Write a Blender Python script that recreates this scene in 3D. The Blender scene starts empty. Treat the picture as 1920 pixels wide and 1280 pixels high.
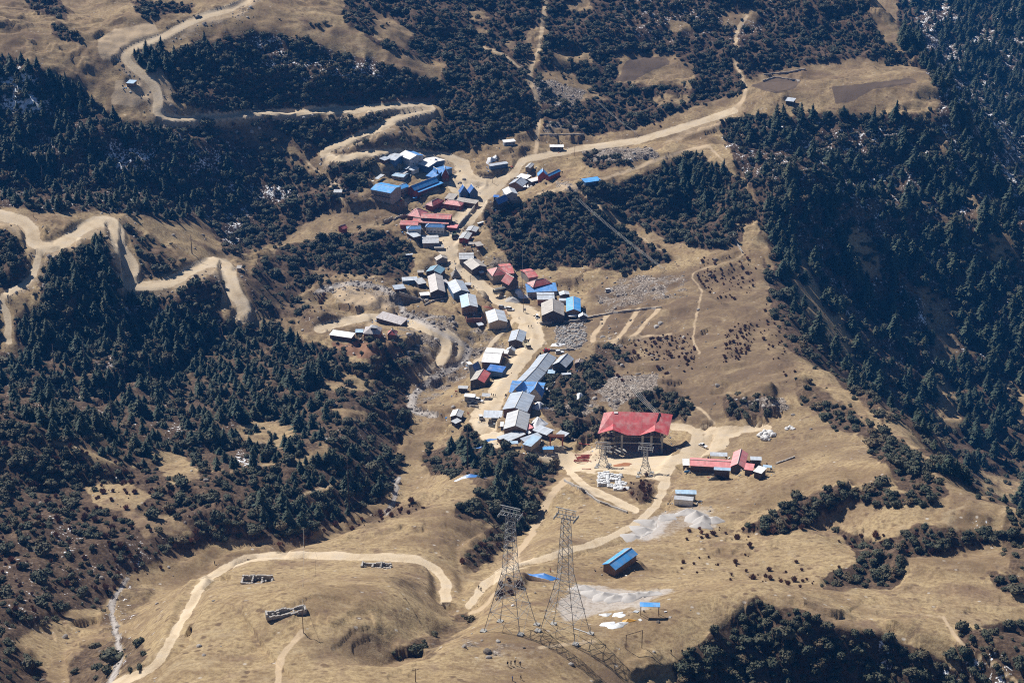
import bpy, bmesh, math, random
import numpy as np
from mathutils import Vector, Matrix
R = math.radians
random.seed(7)
rng = np.random.default_rng(7)
scene = bpy.context.scene
C = scene.collection

# ---------------------------------------------------------------- camera, sky, sun, exposure
CAMZ, PITCH, FPX = 450.0, 26.0, 3600.0
cam_d = bpy.data.cameras.new('camera')
cam = bpy.data.objects.new('camera', cam_d)
C.objects.link(cam)
cam.location = (0, 0, CAMZ)
cam.rotation_euler = (R(90 - PITCH), 0, 0)
cam_d.sensor_width = 36
cam_d.lens = 36 * FPX / 1920
cam_d.clip_start = 1
cam_d.clip_end = 8000
scene.camera = cam

SUN_EL, SUN_AZ = 44.0, -44.0          # azimuth measured from +Y (into the picture), negative = left
sdir = Vector((math.sin(R(SUN_AZ)) * math.cos(R(SUN_EL)), math.cos(R(SUN_AZ)) * math.cos(R(SUN_EL)), math.sin(R(SUN_EL))))
w = bpy.data.worlds.new('World')
scene.world = w
w.use_nodes = True
nt = w.node_tree
bg = nt.nodes['Background']
sky = nt.nodes.new('ShaderNodeTexSky')
sky.sky_type = 'NISHITA'
sky.sun_disc = False
sky.sun_elevation = R(SUN_EL)
sky.sun_rotation = R(SUN_AZ)
sky.altitude = 3200
sky.dust_density = 0.4
nt.links.new(sky.outputs[0], bg.inputs[0])
bg.inputs[1].default_value = 0.05
sl = bpy.data.lights.new('sun', 'SUN')
sl.energy = 5.0
sl.angle = R(0.53)
sl.color = (1.0, 0.945, 0.86)
so = bpy.data.objects.new('sun', sl)
C.objects.link(so)
so.location = (0, 0, 900)
so.rotation_euler = sdir.to_track_quat('Z', 'Y').to_euler()
scene.view_settings.view_transform = 'Standard'
scene.view_settings.look = 'None'
scene.view_settings.exposure = 0.50
scene.view_settings.gamma = 1.0
scene.cycles.max_bounces = 4
scene.cycles.diffuse_bounces = 2
scene.cycles.glossy_bounces = 2
scene.cycles.transmission_bounces = 2
scene.cycles.volume_bounces = 0
scene.cycles.transparent_max_bounces = 4
scene.cycles.use_denoising = False
scene.cycles.filter_width = 1.1

# ---------------------------------------------------------------- pixel <-> world
cp, sp = math.cos(R(PITCH)), math.sin(R(PITCH))
def pix_dir(u, v):
    """azimuth (from +Y, right positive), rise per metre of horizontal run"""
    a = (np.asarray(u, float) - 960) / FPX
    b = (640 - np.asarray(v, float)) / FPX
    dx, dy, dz = a, cp + b * sp, -sp + b * cp
    h = np.hypot(dx, dy)
    return np.arctan2(dx, dy), dz / h
def project(x, y, z):
    z = z - CAMZ
    zc = y * cp - z * sp
    yc = y * sp + z * cp
    return 960 + FPX * x / zc, 640 - FPX * yc / zc

# ---------------------------------------------------------------- value noise
def _hash(ix, iy, s):
    h = (ix.astype(np.int64) * 374761393 + iy.astype(np.int64) * 668265263 + s * 982451653) & 0xffffffff
    h = ((h ^ (h >> 13)) * 1274126177) & 0xffffffff
    h = h ^ (h >> 16)
    return (h & 0xffff) / 32767.5 - 1.0
def vnoise(x, y, s):
    ix, iy = np.floor(x), np.floor(y)
    fx, fy = x - ix, y - iy
    fx = fx * fx * fx * (fx * (fx * 6 - 15) + 10)
    fy = fy * fy * fy * (fy * (fy * 6 - 15) + 10)
    a, b = _hash(ix, iy, s), _hash(ix + 1, iy, s)
    c, d = _hash(ix, iy + 1, s), _hash(ix + 1, iy + 1, s)
    return (a + (b - a) * fx) * (1 - fy) + (c + (d - c) * fx) * fy
def fbm(x, y, wl, octs, s, gain=0.5):
    t, amp = 0, 1.0
    for o in range(octs):
        ca, sa = math.cos(o * 1.1 + s), math.sin(o * 1.1 + s)
        t = t + amp * vnoise((x * ca - y * sa) / wl + o * 17.3, (x * sa + y * ca) / wl - o * 9.1, s + o)
        wl *= 0.5
        amp *= gain
    return t

# ---------------------------------------------------------------- terrain height field (polar fan round the viewpoint)
_pv = np.array([1560, 1500, 1280, 1150, 1000, 850, 700, 550, 400, 300, 150, 0, -200, -330], float)
_ps = np.array([9.4, 9.0, 7.0, 6.2, 5.2, 4.3, 3.75, 3.3, 3.05, 2.9, 2.66, 2.47, 2.2, 2.0])
_dep = R(PITCH) + np.arctan((_pv - 640) / FPX)
_d = FPX / _ps
_pr, _pz = _d * np.cos(_dep), CAMZ - _d * np.sin(_dep)
_pr = np.append(_pr, [2300, 3000])
_pz = np.append(_pz, [_pz[-1] + 110, _pz[-1] + 330])
_rr = np.linspace(200, 3000, 2801)
_zz = np.interp(_rr, _pr, _pz)
_k = np.exp(-(np.arange(-90, 91) / 32.0) ** 2)
_k /= _k.sum()
_zz = np.convolve(np.pad(_zz, 90, mode='edge'), _k, 'valid')
def base_z(r):
    return np.interp(r, _rr, _zz)
_vv = np.arange(1560, -331, -2.1)
_rows = np.interp(-_vv, -_pv, _pr[:len(_pv)])
_rows = np.concatenate([_rows, np.linspace(_rows[-1], 2900, 42)[1:]])
NR, NA = len(_rows), 1180
AZ = np.linspace(R(-22), R(22), NA)
RR, AA = np.meshgrid(_rows, AZ, indexing='ij')
GX, GY = RR * np.sin(AA), RR * np.cos(AA)
H = base_z(RR)

def cast(u, v, dz=0.0, Hs=None):
    """pixel -> world point on the terrain raised by dz"""
    Hs = H if Hs is None else Hs
    u, v = np.atleast_1d(np.asarray(u, float)), np.atleast_1d(np.asarray(v, float))
    az, m = pix_dir(u, v)
    dz = np.broadcast_to(np.asarray(dz, float), u.shape)
    out = np.empty((len(u), 3))
    for c0 in range(0, len(u), 6000):
        s = slice(c0, c0 + 6000)
        f = np.clip((az[s] - AZ[0]) / (AZ[1] - AZ[0]), 0, NA - 1.001)
        c = f.astype(int)
        t = f - c
        hh = Hs[:, c] * (1 - t) + Hs[:, c + 1] * t + dz[s]
        g = hh - (CAMZ + m[s] * _rows[:, None])
        k = np.argmax(g >= 0, axis=0)
        k = np.where((g >= 0).any(axis=0), np.maximum(k, 1), NR - 1)
        i = np.arange(len(k))
        g0, g1 = g[k - 1, i], g[k, i]
        q = np.clip(g0 / np.where(np.abs(g0 - g1) < 1e-9, -1, g0 - g1), 0, 1)
        r = _rows[k - 1] + (_rows[k] - _rows[k - 1]) * q
        out[s, 0], out[s, 1], out[s, 2] = r * np.sin(az[s]), r * np.cos(az[s]), CAMZ + m[s] * r
    return out
def ground_z(x, y):
    x, y = np.atleast_1d(np.asarray(x, float)), np.atleast_1d(np.asarray(y, float))
    r, a = np.hypot(x, y), np.arctan2(x, y)
    fr = np.interp(r, _rows, np.arange(NR))
    fa = np.clip((a - AZ[0]) / (AZ[1] - AZ[0]), 0, NA - 1.001)
    i, j = np.minimum(fr.astype(int), NR - 2), fa.astype(int)
    t, s = fr - i, fa - j
    return (H[i, j] * (1 - t) + H[i + 1, j] * t) * (1 - s) + (H[i, j + 1] * (1 - t) + H[i + 1, j + 1] * t) * s
def gz(x, y):
    return float(ground_z(x, y)[0])

def seg_dist(P, reach=None):
    """distance, signed side (+ = left of the line) and along-parameter of the grid points near polyline P; also the grid window"""
    P = np.asarray(P, float)
    if reach is None:
        sl = (slice(0, NR), slice(0, NA))
    else:
        r, a = np.hypot(P[:, 0], P[:, 1]), np.arctan2(P[:, 0], P[:, 1])
        i0, i1 = np.searchsorted(_rows, [r.min() - reach, r.max() + reach])
        da = reach / max(r.min() - reach, 50)
        j0, j1 = np.searchsorted(AZ, [a.min() - da, a.max() + da])
        sl = (slice(max(i0 - 1, 0), min(i1 + 1, NR)), slice(max(j0 - 1, 0), min(j1 + 1, NA)))
    X, Y = GX[sl], GY[sl]
    best = np.full(X.shape, 1e18)
    side = np.zeros(X.shape)
    par = np.zeros(X.shape)
    for i in range(len(P) - 1):
        ax, ay = P[i]
        ex, ey = P[i + 1] - P[i]
        L2 = ex * ex + ey * ey + 1e-9
        x, y = X - ax, Y - ay
        t = np.clip((x * ex + y * ey) / L2, 0, 1)
        d = (x - t * ex) ** 2 + (y - t * ey) ** 2
        k = d < best
        best[k] = d[k]
        side[k] = np.sign(ex * y - ey * x)[k]
        par[k] = i + t[k]
    return np.sqrt(best), side, par, sl
def refine(P, n):
    P = np.asarray(P, float)
    t = np.linspace(0, len(P) - 1, n)
    q = np.stack([np.interp(t, np.arange(len(P)), P[:, k]) for k in range(P.shape[1])], 1)
    return q
def smooth_line(P, it=2):
    P = np.asarray(P, float)
    for _ in range(it):
        Q = [P[0]]
        for a, b in zip(P[:-1], P[1:]):
            Q += [a * .75 + b * .25, a * .25 + b * .75]
        Q.append(P[-1])
        P = np.array(Q)
    return P
# ridge / gully: (picture points, height at each point, half width m)
H0 = H.copy()
RIDGES = [
    # left spur that carries the zigzag road
    ([(-260, 360), (-60, 395), (100, 410), (220, 405), (330, 455), (430, 485), (540, 560), (620, 610)], [70, 66, 60, 54, 40, 32, 12, 4], 95),
    # left mountain flank nearer the viewer
    ([(-300, 700), (-60, 760), (100, 830), (220, 900)], [48, 40, 26, 10], 70),
    # grass shoulder and wooded hill, top left
    ([(-260, 30), (0, 60), (200, 70), (420, 40), (640, 60), (820, 110)], [75, 70, 62, 56, 46, 26], 120),
    ([(330, 140), (470, 110), (620, 130), (800, 175)], [18, 26, 24, 10], 55),
    # wooded hill right of the village
    ([(1500, 330), (1380, 300), (1290, 285), (1170, 330), (1060, 360), (960, 420)], [40, 34, 30, 28, 24, 8], 48),
    # plateau spur with the ploughed fields
    ([(1340, 215), (1450, 175), (1600, 165), (1730, 150)], [16, 30, 38, 40], 62),
    # right flank main spur
    ([(1400, 430), (1430, 560), (1480, 680), (1640, 770), (1760, 880), (1940, 960)], [26, 26, 24, 24, 24, 20], 70),
    # foreground knoll ringed by the track
    ([(300, 1190), (430, 1120), (560, 1110), (720, 1090), (800, 1110)], [8, 13, 14, 11, 6], 38),
    ([(760, 960), (860, 930), (930, 900)], [5, 7, 7], 26),
    # ridge bottom right
    ([(1220, 1190), (1310, 1115), (1410, 1095), (1560, 1150), (1750, 1175), (1950, 1215)], [3, 8, 11, 9, 7, 6], 24),
    ([(1580, 905), (1760, 900)], [4, 4], 30),
    ([(1500, 985), (1700, 975), (1850, 1000)], [4, 5, 4], 24),
    # temple terrace
    ([(610, 640), (690, 640), (770, 630)], [6, 9, 8], 20),
    ([(700, 1240), (1000, 1180), (1120, 1190)], [3, 6, 5], 26),
    # banks
    ([(560, 470), (690, 440), (780, 480)], [6, 12, 5], 26),
    ([(780, 700), (690, 760), (610, 830)], [4, 10, 12], 26),
]
GULLIES = [
    ([(90, 1330), (200, 1130), (300, 1070), (450, 1030), (600, 1000), (735, 935), (757, 880), (758, 810), (772, 750), (830, 690), (880, 655)], 16, 22),
    ([(735, 600), (680, 575), (620, 560), (560, 545)], 5, 16),
    ([(1046, 868), (960, 922), (1000, 960), (950, 1010), (880, 1075), (850, 1125)], 9, 13),
    ([(1780, 1290), (1300, 1300)], 14, 30),
    ([(880, 1150), (800, 1190), (720, 1235)], 5, 9),
    ([(1370, 1000), (1500, 935), (1600, 905)], 4, 8),
    ([(1560, 985), (1640, 1030), (1760, 1040), (1890, 1010)], 6, 10),
    ([(1000, 240), (920, 270), (840, 290)], 6, 22),
    ([(470, 470), (440, 400), (520, 330)], 20, 45),
    ([(1130, 800), (1060, 790)], 3, 10),
]
def line_world(pts, dz, Hs):
    P = refine(np.column_stack([np.asarray(pts, float), np.broadcast_to(dz, len(pts))]), len(pts) * 3)
    W = cast(P[:, 0], P[:, 1], P[:, 2], Hs)
    return W[:, :2], P[:, 2]
DZ = np.zeros_like(H)
for pts, hts, wd in RIDGES:
    W, hh = line_world(pts, hts, H0)
    d, sd, par, sl_ = seg_dist(W, wd * 2.8)
    g = np.interp(par, np.arange(len(hh)), hh) * np.exp(-(d / wd) ** 2)
    DZ[sl_] += g - np.minimum(DZ[sl_], g) * 0.6
H = H0 + DZ
for pts, dep_, wd in GULLIES:
    W, hh = line_world(pts, -dep_ * .5, H)
    d, sd, par, sl_ = seg_dist(W, wd * 2.8)
    H[sl_] -= dep_ * np.exp(-(d / wd) ** 2)
# one-sided falls: (picture points, near height offset, depth, length, side)
FALLS = [
    ([(1240, 1290), (1330, 1180), (1410, 1110), (1560, 1165), (1750, 1190), (1960, 1240)], [.4, .8, 1, 1, 1, 1], 17, 16, 1),
    ([(1405, 300), (1415, 420), (1440, 560), (1490, 680), (1640, 775), (1770, 890), (1990, 990)], [0, .6, 1, 1, 1, 1, 1], 72, 72, -1),
    ([(1500, -120), (1640, 40), (1745, 140), (1750, 230), (1800, 330)], [1, 1, 1, .7, .2], 165, 105, -1),
]
for pts, am, A, L, sgn in FALLS:
    W, am = line_world(pts, np.array(am) * 1e-6, H)
    d, sd, par, sl_ = seg_dist(W)
    dd = np.where(sd * sgn < 0, d, 0)
    H = H - A * np.interp(par, np.arange(len(am)), am * 1e6) * (1 - np.exp(-(dd / L) ** 1.6))

# ---- mask canvases painted in plan of the photograph; they become vertex attributes of the real ground
S2 = 0.5
U0, V0, CW, CH = -300, -220, 1260, 860
cu = U0 + (np.arange(CW) + .5) / S2
cv = V0 + (np.arange(CH) + .5) / S2
def canvas():
    return np.zeros((CH, CW), np.float32)
def fill(cvs, pts, val=1.0, soft=0):
    P = np.asarray(pts, float)
    i0, i1 = max(0, int((P[:, 1].min() - V0) * S2)), min(CH, int((P[:, 1].max() - V0) * S2) + 2)
    j0, j1 = max(0, int((P[:, 0].min() - U0) * S2)), min(CW, int((P[:, 0].max() - U0) * S2) + 2)
    if i1 <= i0 or j1 <= j0:
        return
    X, Y = np.meshgrid(cu[j0:j1], cv[i0:i1])
    ins = np.zeros(X.shape, bool)
    for (ax, ay), (bx, by) in zip(P, np.roll(P, -1, 0)):
        if ay == by:
            continue
        ins ^= ((ay > Y) != (by > Y)) & (X < (bx - ax) * (Y - ay) / (by - ay) + ax)
    sub = cvs[i0:i1, j0:j1]
    if val >= 0:
        sub[ins] = np.maximum(sub[ins], val)
    else:
        sub[ins] *= (1 + val)
def stroke(cvs, pts, wd, val=1.0, edge=0.35):
    P = smooth_line(pts, 2)
    m = wd * 2
    i0, i1 = max(0, int((P[:, 1].min() - m - V0) * S2)), min(CH, int((P[:, 1].max() + m - V0) * S2) + 2)
    j0, j1 = max(0, int((P[:, 0].min() - m - U0) * S2)), min(CW, int((P[:, 0].max() + m - U0) * S2) + 2)
    if i1 <= i0 or j1 <= j0:
        return
    X, Y = np.meshgrid(cu[j0:j1], cv[i0:i1])
    best = np.full(X.shape, 1e9)
    for (ax, ay), (bx, by) in zip(P[:-1], P[1:]):
        ex, ey = bx - ax, by - ay
        t = np.clip(((X - ax) * ex + (Y - ay) * ey) / (ex * ex + ey * ey + 1e-9), 0, 1)
        best = np.minimum(best, np.hypot(X - ax - t * ex, (Y - ay - t * ey) * 1.35))
    k = np.clip((wd / 2 * (1 + edge) - best) / (wd * edge + 1e-6), 0, 1)
    sub = cvs[i0:i1, j0:j1]
    if val >= 0:
        np.maximum(sub, k * val, out=sub)
    else:
        sub *= (1 + val * k)
def blur(c, n=1):
    for _ in range(n):
        c = (np.roll(c, 1, 0) + np.roll(c, -1, 0) + c) / 3
        c = (np.roll(c, 1, 1) + np.roll(c, -1, 1) + c) / 3
    return c
def look(cvs, u, v):
    fx = np.clip((np.asarray(u) - U0) * S2 - .5, 0, CW - 1.01)
    fy = np.clip((np.asarray(v) - V0) * S2 - .5, 0, CH - 1.01)
    j, i = fx.astype(int), fy.astype(int)
    s, t = fx - j, fy - i
    return (cvs[i, j] * (1 - s) + cvs[i, j + 1] * s) * (1 - t) + (cvs[i + 1, j] * (1 - s) + cvs[i + 1, j + 1] * s) * t
# ---- vegetation
conif, shrub, russ = canvas(), canvas(), canvas()
CONIF = [
    ([(-300, 60), (0, 100), (60, 118), (130, 150), (210, 215), (300, 240), (390, 285), (470, 335), (440, 400), (330, 425), (230, 398), (120, 402), (0, 392), (-300, 360)], .62),
    ([(250, 90), (300, 85), (330, 110), (310, 145), (270, 135)], .7),
    ([(350, 75), (420, 55), (470, 80), (460, 130), (380, 140), (345, 110)], .5),
    ([(110, 470), (200, 520), (330, 560), (420, 612), (500, 615), (620, 665), (645, 700), (590, 730), (640, 775), (620, 830), (560, 862), (420, 880), (330, 885), (200, 865), (60, 800), (0, 770), (-300, 700), (-300, 560), (0, 610), (60, 600), (85, 530)], .66),
    ([(150, 440), (210, 450), (230, 530), (170, 510)], .8),
    ([(265, 560), (420, 510), (415, 480), (370, 510), (280, 545)], .5),
    ([(460, 960), (520, 900), (640, 845), (740, 862), (725, 930), (640, 975), (560, 1000), (470, 1000)], .7),
    ([(1425, 400), (1480, 330), (1560, 310), (1700, 260), (1920, 190), (2220, 150), (2220, 1000), (1920, 960), (1850, 935), (1765, 890), (1700, 800), (1620, 740), (1560, 680), (1505, 620), (1465, 540), (1445, 480)], .58),
    ([(1200, 320), (1290, 292), (1345, 300), (1375, 340), (1405, 400), (1380, 440), (1300, 420), (1230, 380)], .55),
    ([(1340, 235), (1500, 212), (1640, 222), (1720, 215), (1765, 230), (1700, 300), (1600, 320), (1450, 340), (1380, 310)], .4),
    ([(1700, -200), (2220, -200), (2220, 230), (1800, 260), (1745, 140), (1690, 90)], .85),
    ([(820, 850), (870, 800), (900, 830), (960, 860), (1040, 870), (1000, 910), (960, 960), (1000, 1000), (960, 1010), (920, 950), (850, 860)], .6),
    ([(640, 600), (700, 560), (600, 500), (500, 520), (480, 590)], .25),
    ([(780, 470), (640, 500), (520, 470), (640, 440)], .3),
]
SHRUB = [
    ([(1640, -200), (2220, -200), (2220, 360), (1800, 340), (1755, 160), (1690, 60)], 1.15),
    ([(380, 285), (470, 285), (520, 300), (600, 330), (690, 345), (660, 380), (590, 410), (520, 455), (430, 480), (400, 440)], .92), ([(600, 300), (690, 300), (700, 335), (650, 345)], .9), ([(470, 262), (560, 280), (600, 300), (560, 320), (480, 300)], .6),
    ([(480, 480), (560, 490), (600, 520), (560, 560), (470, 530)], .75), ([(690, 730), (770, 740), (770, 800), (740, 850), (700, 870), (650, 800)], .95), ([(560, 650), (640, 690), (700, 760), (600, 760)], .8),
    ([(1000, 700), (1060, 690), (1110, 690), (1090, 770), (1040, 800), (1010, 760)], 1.1), ([(1040, 790), (1130, 770), (1130, 830), (1060, 830)], .7),
    ([(640, 620), (700, 690), (760, 720), (800, 690), (780, 640), (740, 650)], .7), ([(900, 390), (960, 370), (960, 440), (920, 450)], .8), ([(740, 540), (780, 500), (700, 520), (560, 520), (600, 540)], .5),
    ([(830, 130), (870, 110), (960, 90), (1010, 170), (1000, 235), (860, 285), (780, 285), (830, 240)], 1.1), ([(560, 205), (700, 205), (720, 235), (600, 245), (520, 235)], .6),
    ([(1425, 400), (1480, 330), (1560, 310), (1700, 260), (1800, 150), (1700, -200), (2220, -200), (2220, 1000), (1920, 960), (1850, 935), (1765, 890), (1700, 800), (1620, 740), (1560, 680), (1505, 620), (1465, 540), (1445, 480)], .72),
    ([(690, -200), (1600, -200), (1640, 60), (1710, 120), (1600, 108), (1480, 128), (1390, 150), (1390, 175), (1300, 200), (1180, 245), (1110, 255), (1020, 235), (1000, 200), (930, 120), (830, 120), (720, 90), (640, 40)], .93),
    ([(330, 90), (470, 60), (560, 70), (640, 100), (720, 120), (830, 155), (835, 180), (700, 196), (560, 205), (400, 213), (330, 185), (310, 130)], .97),
    ([(840, 110), (960, 95), (1000, 160), (1000, 232), (920, 240), (870, 265), (790, 282), (850, 222), (830, 200)], .95),
    ([(330, 232), (480, 226), (600, 240), (640, 275), (540, 300), (400, 285)], .8),
    ([(480, 222), (700, 214), (740, 218), (640, 260), (600, 278), (520, 268)], .9),
    ([(690, 235), (780, 215), (830, 230), (800, 280), (720, 275), (650, 285)], .5),
    ([(-300, 90), (0, 110), (130, 150), (210, 215), (390, 285), (470, 335), (440, 400), (230, 398), (0, 392), (-300, 360)], .8),
    ([(390, 290), (500, 300), (600, 325), (680, 300), (705, 330), (660, 372), (600, 400), (540, 440), (420, 472), (400, 420)], .9),
    ([(230, 230), (330, 235), (480, 290), (480, 340), (300, 260)], .6),
    ([(520, 462), (620, 440), (720, 428), (770, 460), (782, 500), (760, 516), (640, 512), (520, 492)], .98),
    ([(955, 385), (1050, 358), (1110, 375), (1160, 420), (1240, 470), (1262, 490), (1170, 512), (1100, 500), (960, 502), (930, 460), (920, 410)], .95),
    ([(1065, 350), (1160, 342), (1300, 290), (1380, 330), (1430, 400), (1430, 440), (1340, 470), (1260, 455), (1180, 415), (1090, 372)], .95),
    ([(1090, 285), (1150, 290), (1190, 305), (1130, 320), (1090, 310)], .8),
    ([(1340, 225), (1500, 212), (1720, 215), (1760, 240), (1700, 320), (1560, 330), (1440, 420), (1390, 330)], .85),
    ([(-300, 420), (10, 430), (45, 470), (55, 520), (10, 545), (-300, 540)], .9),
    ([(90, 480), (200, 445), (215, 520), (330, 545), (420, 500), (415, 600), (500, 610), (640, 660), (640, 780), (560, 860), (330, 885), (60, 810), (-300, 760), (-300, 620), (60, 590)], .72),
    ([(225, 410), (330, 470), (350, 505), (260, 530), (255, 480)], .6),
    ([(440, 500), (560, 560), (600, 600), (520, 600), (470, 580), (445, 540)], .6),
    ([(-300, 750), (0, 780), (200, 872), (400, 885), (560, 870), (640, 900), (560, 985), (440, 1010), (300, 1042), (230, 1085), (180, 1150), (60, 1195), (0, 1205), (-300, 1220)], .8),
    ([(-300, 1200), (0, 1190), (60, 1230), (90, 1290), (-300, 1480)], .9),
    ([(130, 1205), (250, 1195), (285, 1215), (230, 1290), (120, 1290)], .65),
    ([(180, 1130), (260, 1090), (290, 1110), (250, 1170), (190, 1190)], .5),
    ([(440, 960), (640, 840), (760, 862), (730, 930), (640, 975), (560, 1005), (430, 1010)], .85),
    ([(590, 640), (680, 690), (760, 720), (770, 780), (740, 850), (640, 870), (590, 780), (630, 740)], .8),
    ([(690, 690), (740, 640), (775, 650), (800, 690), (770, 700), (770, 760), (720, 740)], .6),
    ([(1330, 1190), (1420, 1118), (1500, 1150), (1560, 1172), (1700, 1205), (1750, 1225), (1800, 1260), (1830, 1480), (1240, 1480), (1260, 1250)], 1.05),
    ([(1790, 1190), (1850, 1175), (1940, 1160), (2220, 1160), (2220, 1480), (1820, 1480)], .8),
    ([(1850, 1065), (1900, 1080), (1940, 1130), (1890, 1115)], .9),
    ([(1880, 960), (2220, 960), (2220, 1160), (1920, 1110), (1870, 1030)], .6),
    ([(1385, 1000), (1460, 955), (1520, 925), (1580, 905), (1620, 925), (1640, 905), (1720, 930), (1760, 945), (1640, 950), (1580, 940), (1520, 985), (1440, 1005)], 1.1),
    ([(1560, 990), (1600, 1000), (1640, 1015), (1720, 985), (1880, 1000), (1880, 1015), (1700, 1045), (1600, 1030)], .9),
    ([(1590, 1030), (1690, 1040), (1700, 1080), (1670, 1105), (1550, 1105), (1540, 1085), (1620, 1060)], 1.1),
    ([(830, 860), (900, 850), (960, 870), (1050, 868), (1040, 900), (1000, 930), (1010, 990), (950, 1010), (900, 1070), (870, 1050), (930, 980), (860, 970), (850, 960), (930, 910), (940, 890)], 1.25),
    ([(790, 850), (850, 800), (905, 800), (960, 850), (1040, 865), (1040, 885), (900, 890), (800, 885)], 1.2),
    ([(1020, 725), (1060, 690), (1130, 660), (1150, 700), (1090, 765), (1030, 775)], 1.0),
    ([(1110, 645), (1190, 655), (1170, 690), (1115, 680)], .7),
    ([(1170, 745), (1230, 725), (1290, 745), (1290, 795), (1200, 790)], .85),
    ([(1350, 745), (1450, 740), (1460, 780), (1360, 790)], .75),
    ([(1070, 770), (1130, 770), (1130, 800), (1070, 800)], .5),
    ([(30, -60), (110, -10), (130, 40), (60, 20)], .9), ([(95, 45), (150, 60), (150, 80), (100, 72)], .95),
    ([(240, 0), (370, 10), (360, 20), (270, 35)], .9),
    ([(500, 40), (600, 60), (640, 55), (560, 35)], .5),
    ([(1430, 470), (1500, 610), (1640, 740), (1660, 800), (1560, 700), (1480, 660), (1440, 560)], .75),
    ([(1480, 700), (1560, 740), (1640, 800), (1600, 820), (1500, 760)], .6),
    ([(1550, 780), (1610, 785), (1650, 800), (1620, 820), (1560, 800)], .85),
    ([(1620, 800), (1700, 830), (1780, 930), (1740, 960), (1640, 860)], .8),
    ([(800, 1190), (880, 1140), (900, 1160), (840, 1200), (800, 1230), (700, 1245)], .6),
    ([(720, 1080), (770, 1085), (800, 1110), (780, 1110)], .5),
    ([(1200, 880), (1190, 930), (1170, 920)], .3),
    ([(-300, 420), (40, 500), (60, 600), (-300, 600)], .5),
]
RUSS = [
    ([(1175, 900), (1230, 890), (1235, 925), (1200, 945), (1175, 935)], .95),
    ([(640, 985), (790, 930), (800, 945), (690, 995), (640, 1000)], .8), ([(500, 1015), (640, 985), (640, 1000), (560, 1025)], .7),
    ([(860, 1040), (960, 980), (1010, 920), (1040, 900), (1000, 970), (920, 1060), (870, 1080)], .6),
    ([(940, 1090), (990, 1090), (980, 1120), (930, 1130)], .8),
    ([(1320, 480), (1400, 470), (1420, 530), (1360, 580), (1310, 520)], .55),
    ([(1360, 620), (1420, 600), (1400, 660), (1360, 680)], .6),
    ([(1270, 1000), (1420, 985), (1400, 1050), (1320, 1045), (1270, 1020)], .3),
    ([(1380, 995), (1500, 960), (1530, 985), (1400, 1008)], .7), ([(1560, 1000), (1900, 1010), (1890, 1022), (1640, 1050)], .5),
    ([(1440, 560), (1480, 690), (1560, 760), (1540, 760), (1460, 700), (1430, 620)], .5),
    ([(1260, 1060), (1420, 1050), (1640, 1075), (1600, 1105), (1400, 1090)], .2),
    ([(1040, 400), (960, 450), (920, 440), (950, 390)], .4),
    ([(1130, 650), (1300, 620), (1300, 690), (1160, 720)], .25),
    ([(-200, 800), (60, 820), (300, 900), (440, 1000), (250, 1090), (0, 1180), (-200, 1180)], .55), ([(380, 220), (600, 240), (700, 330), (600, 420), (480, 330)], .3), ([(1430, 420), (1600, 400), (1760, 560), (1900, 700), (1900, 900), (1700, 780), (1500, 640)], .3),
    ([(600, 590), (560, 540), (640, 560)], .2),
    ([(840, 200), (1000, 170), (1080, 220), (1300, 180), (1250, 240), (900, 260)], .2),
]
for P, v in CONIF: fill(conif, P, v)
for P, v in SHRUB: fill(shrub, P, v)
for P, v in RUSS: fill(russ, P, v)
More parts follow.
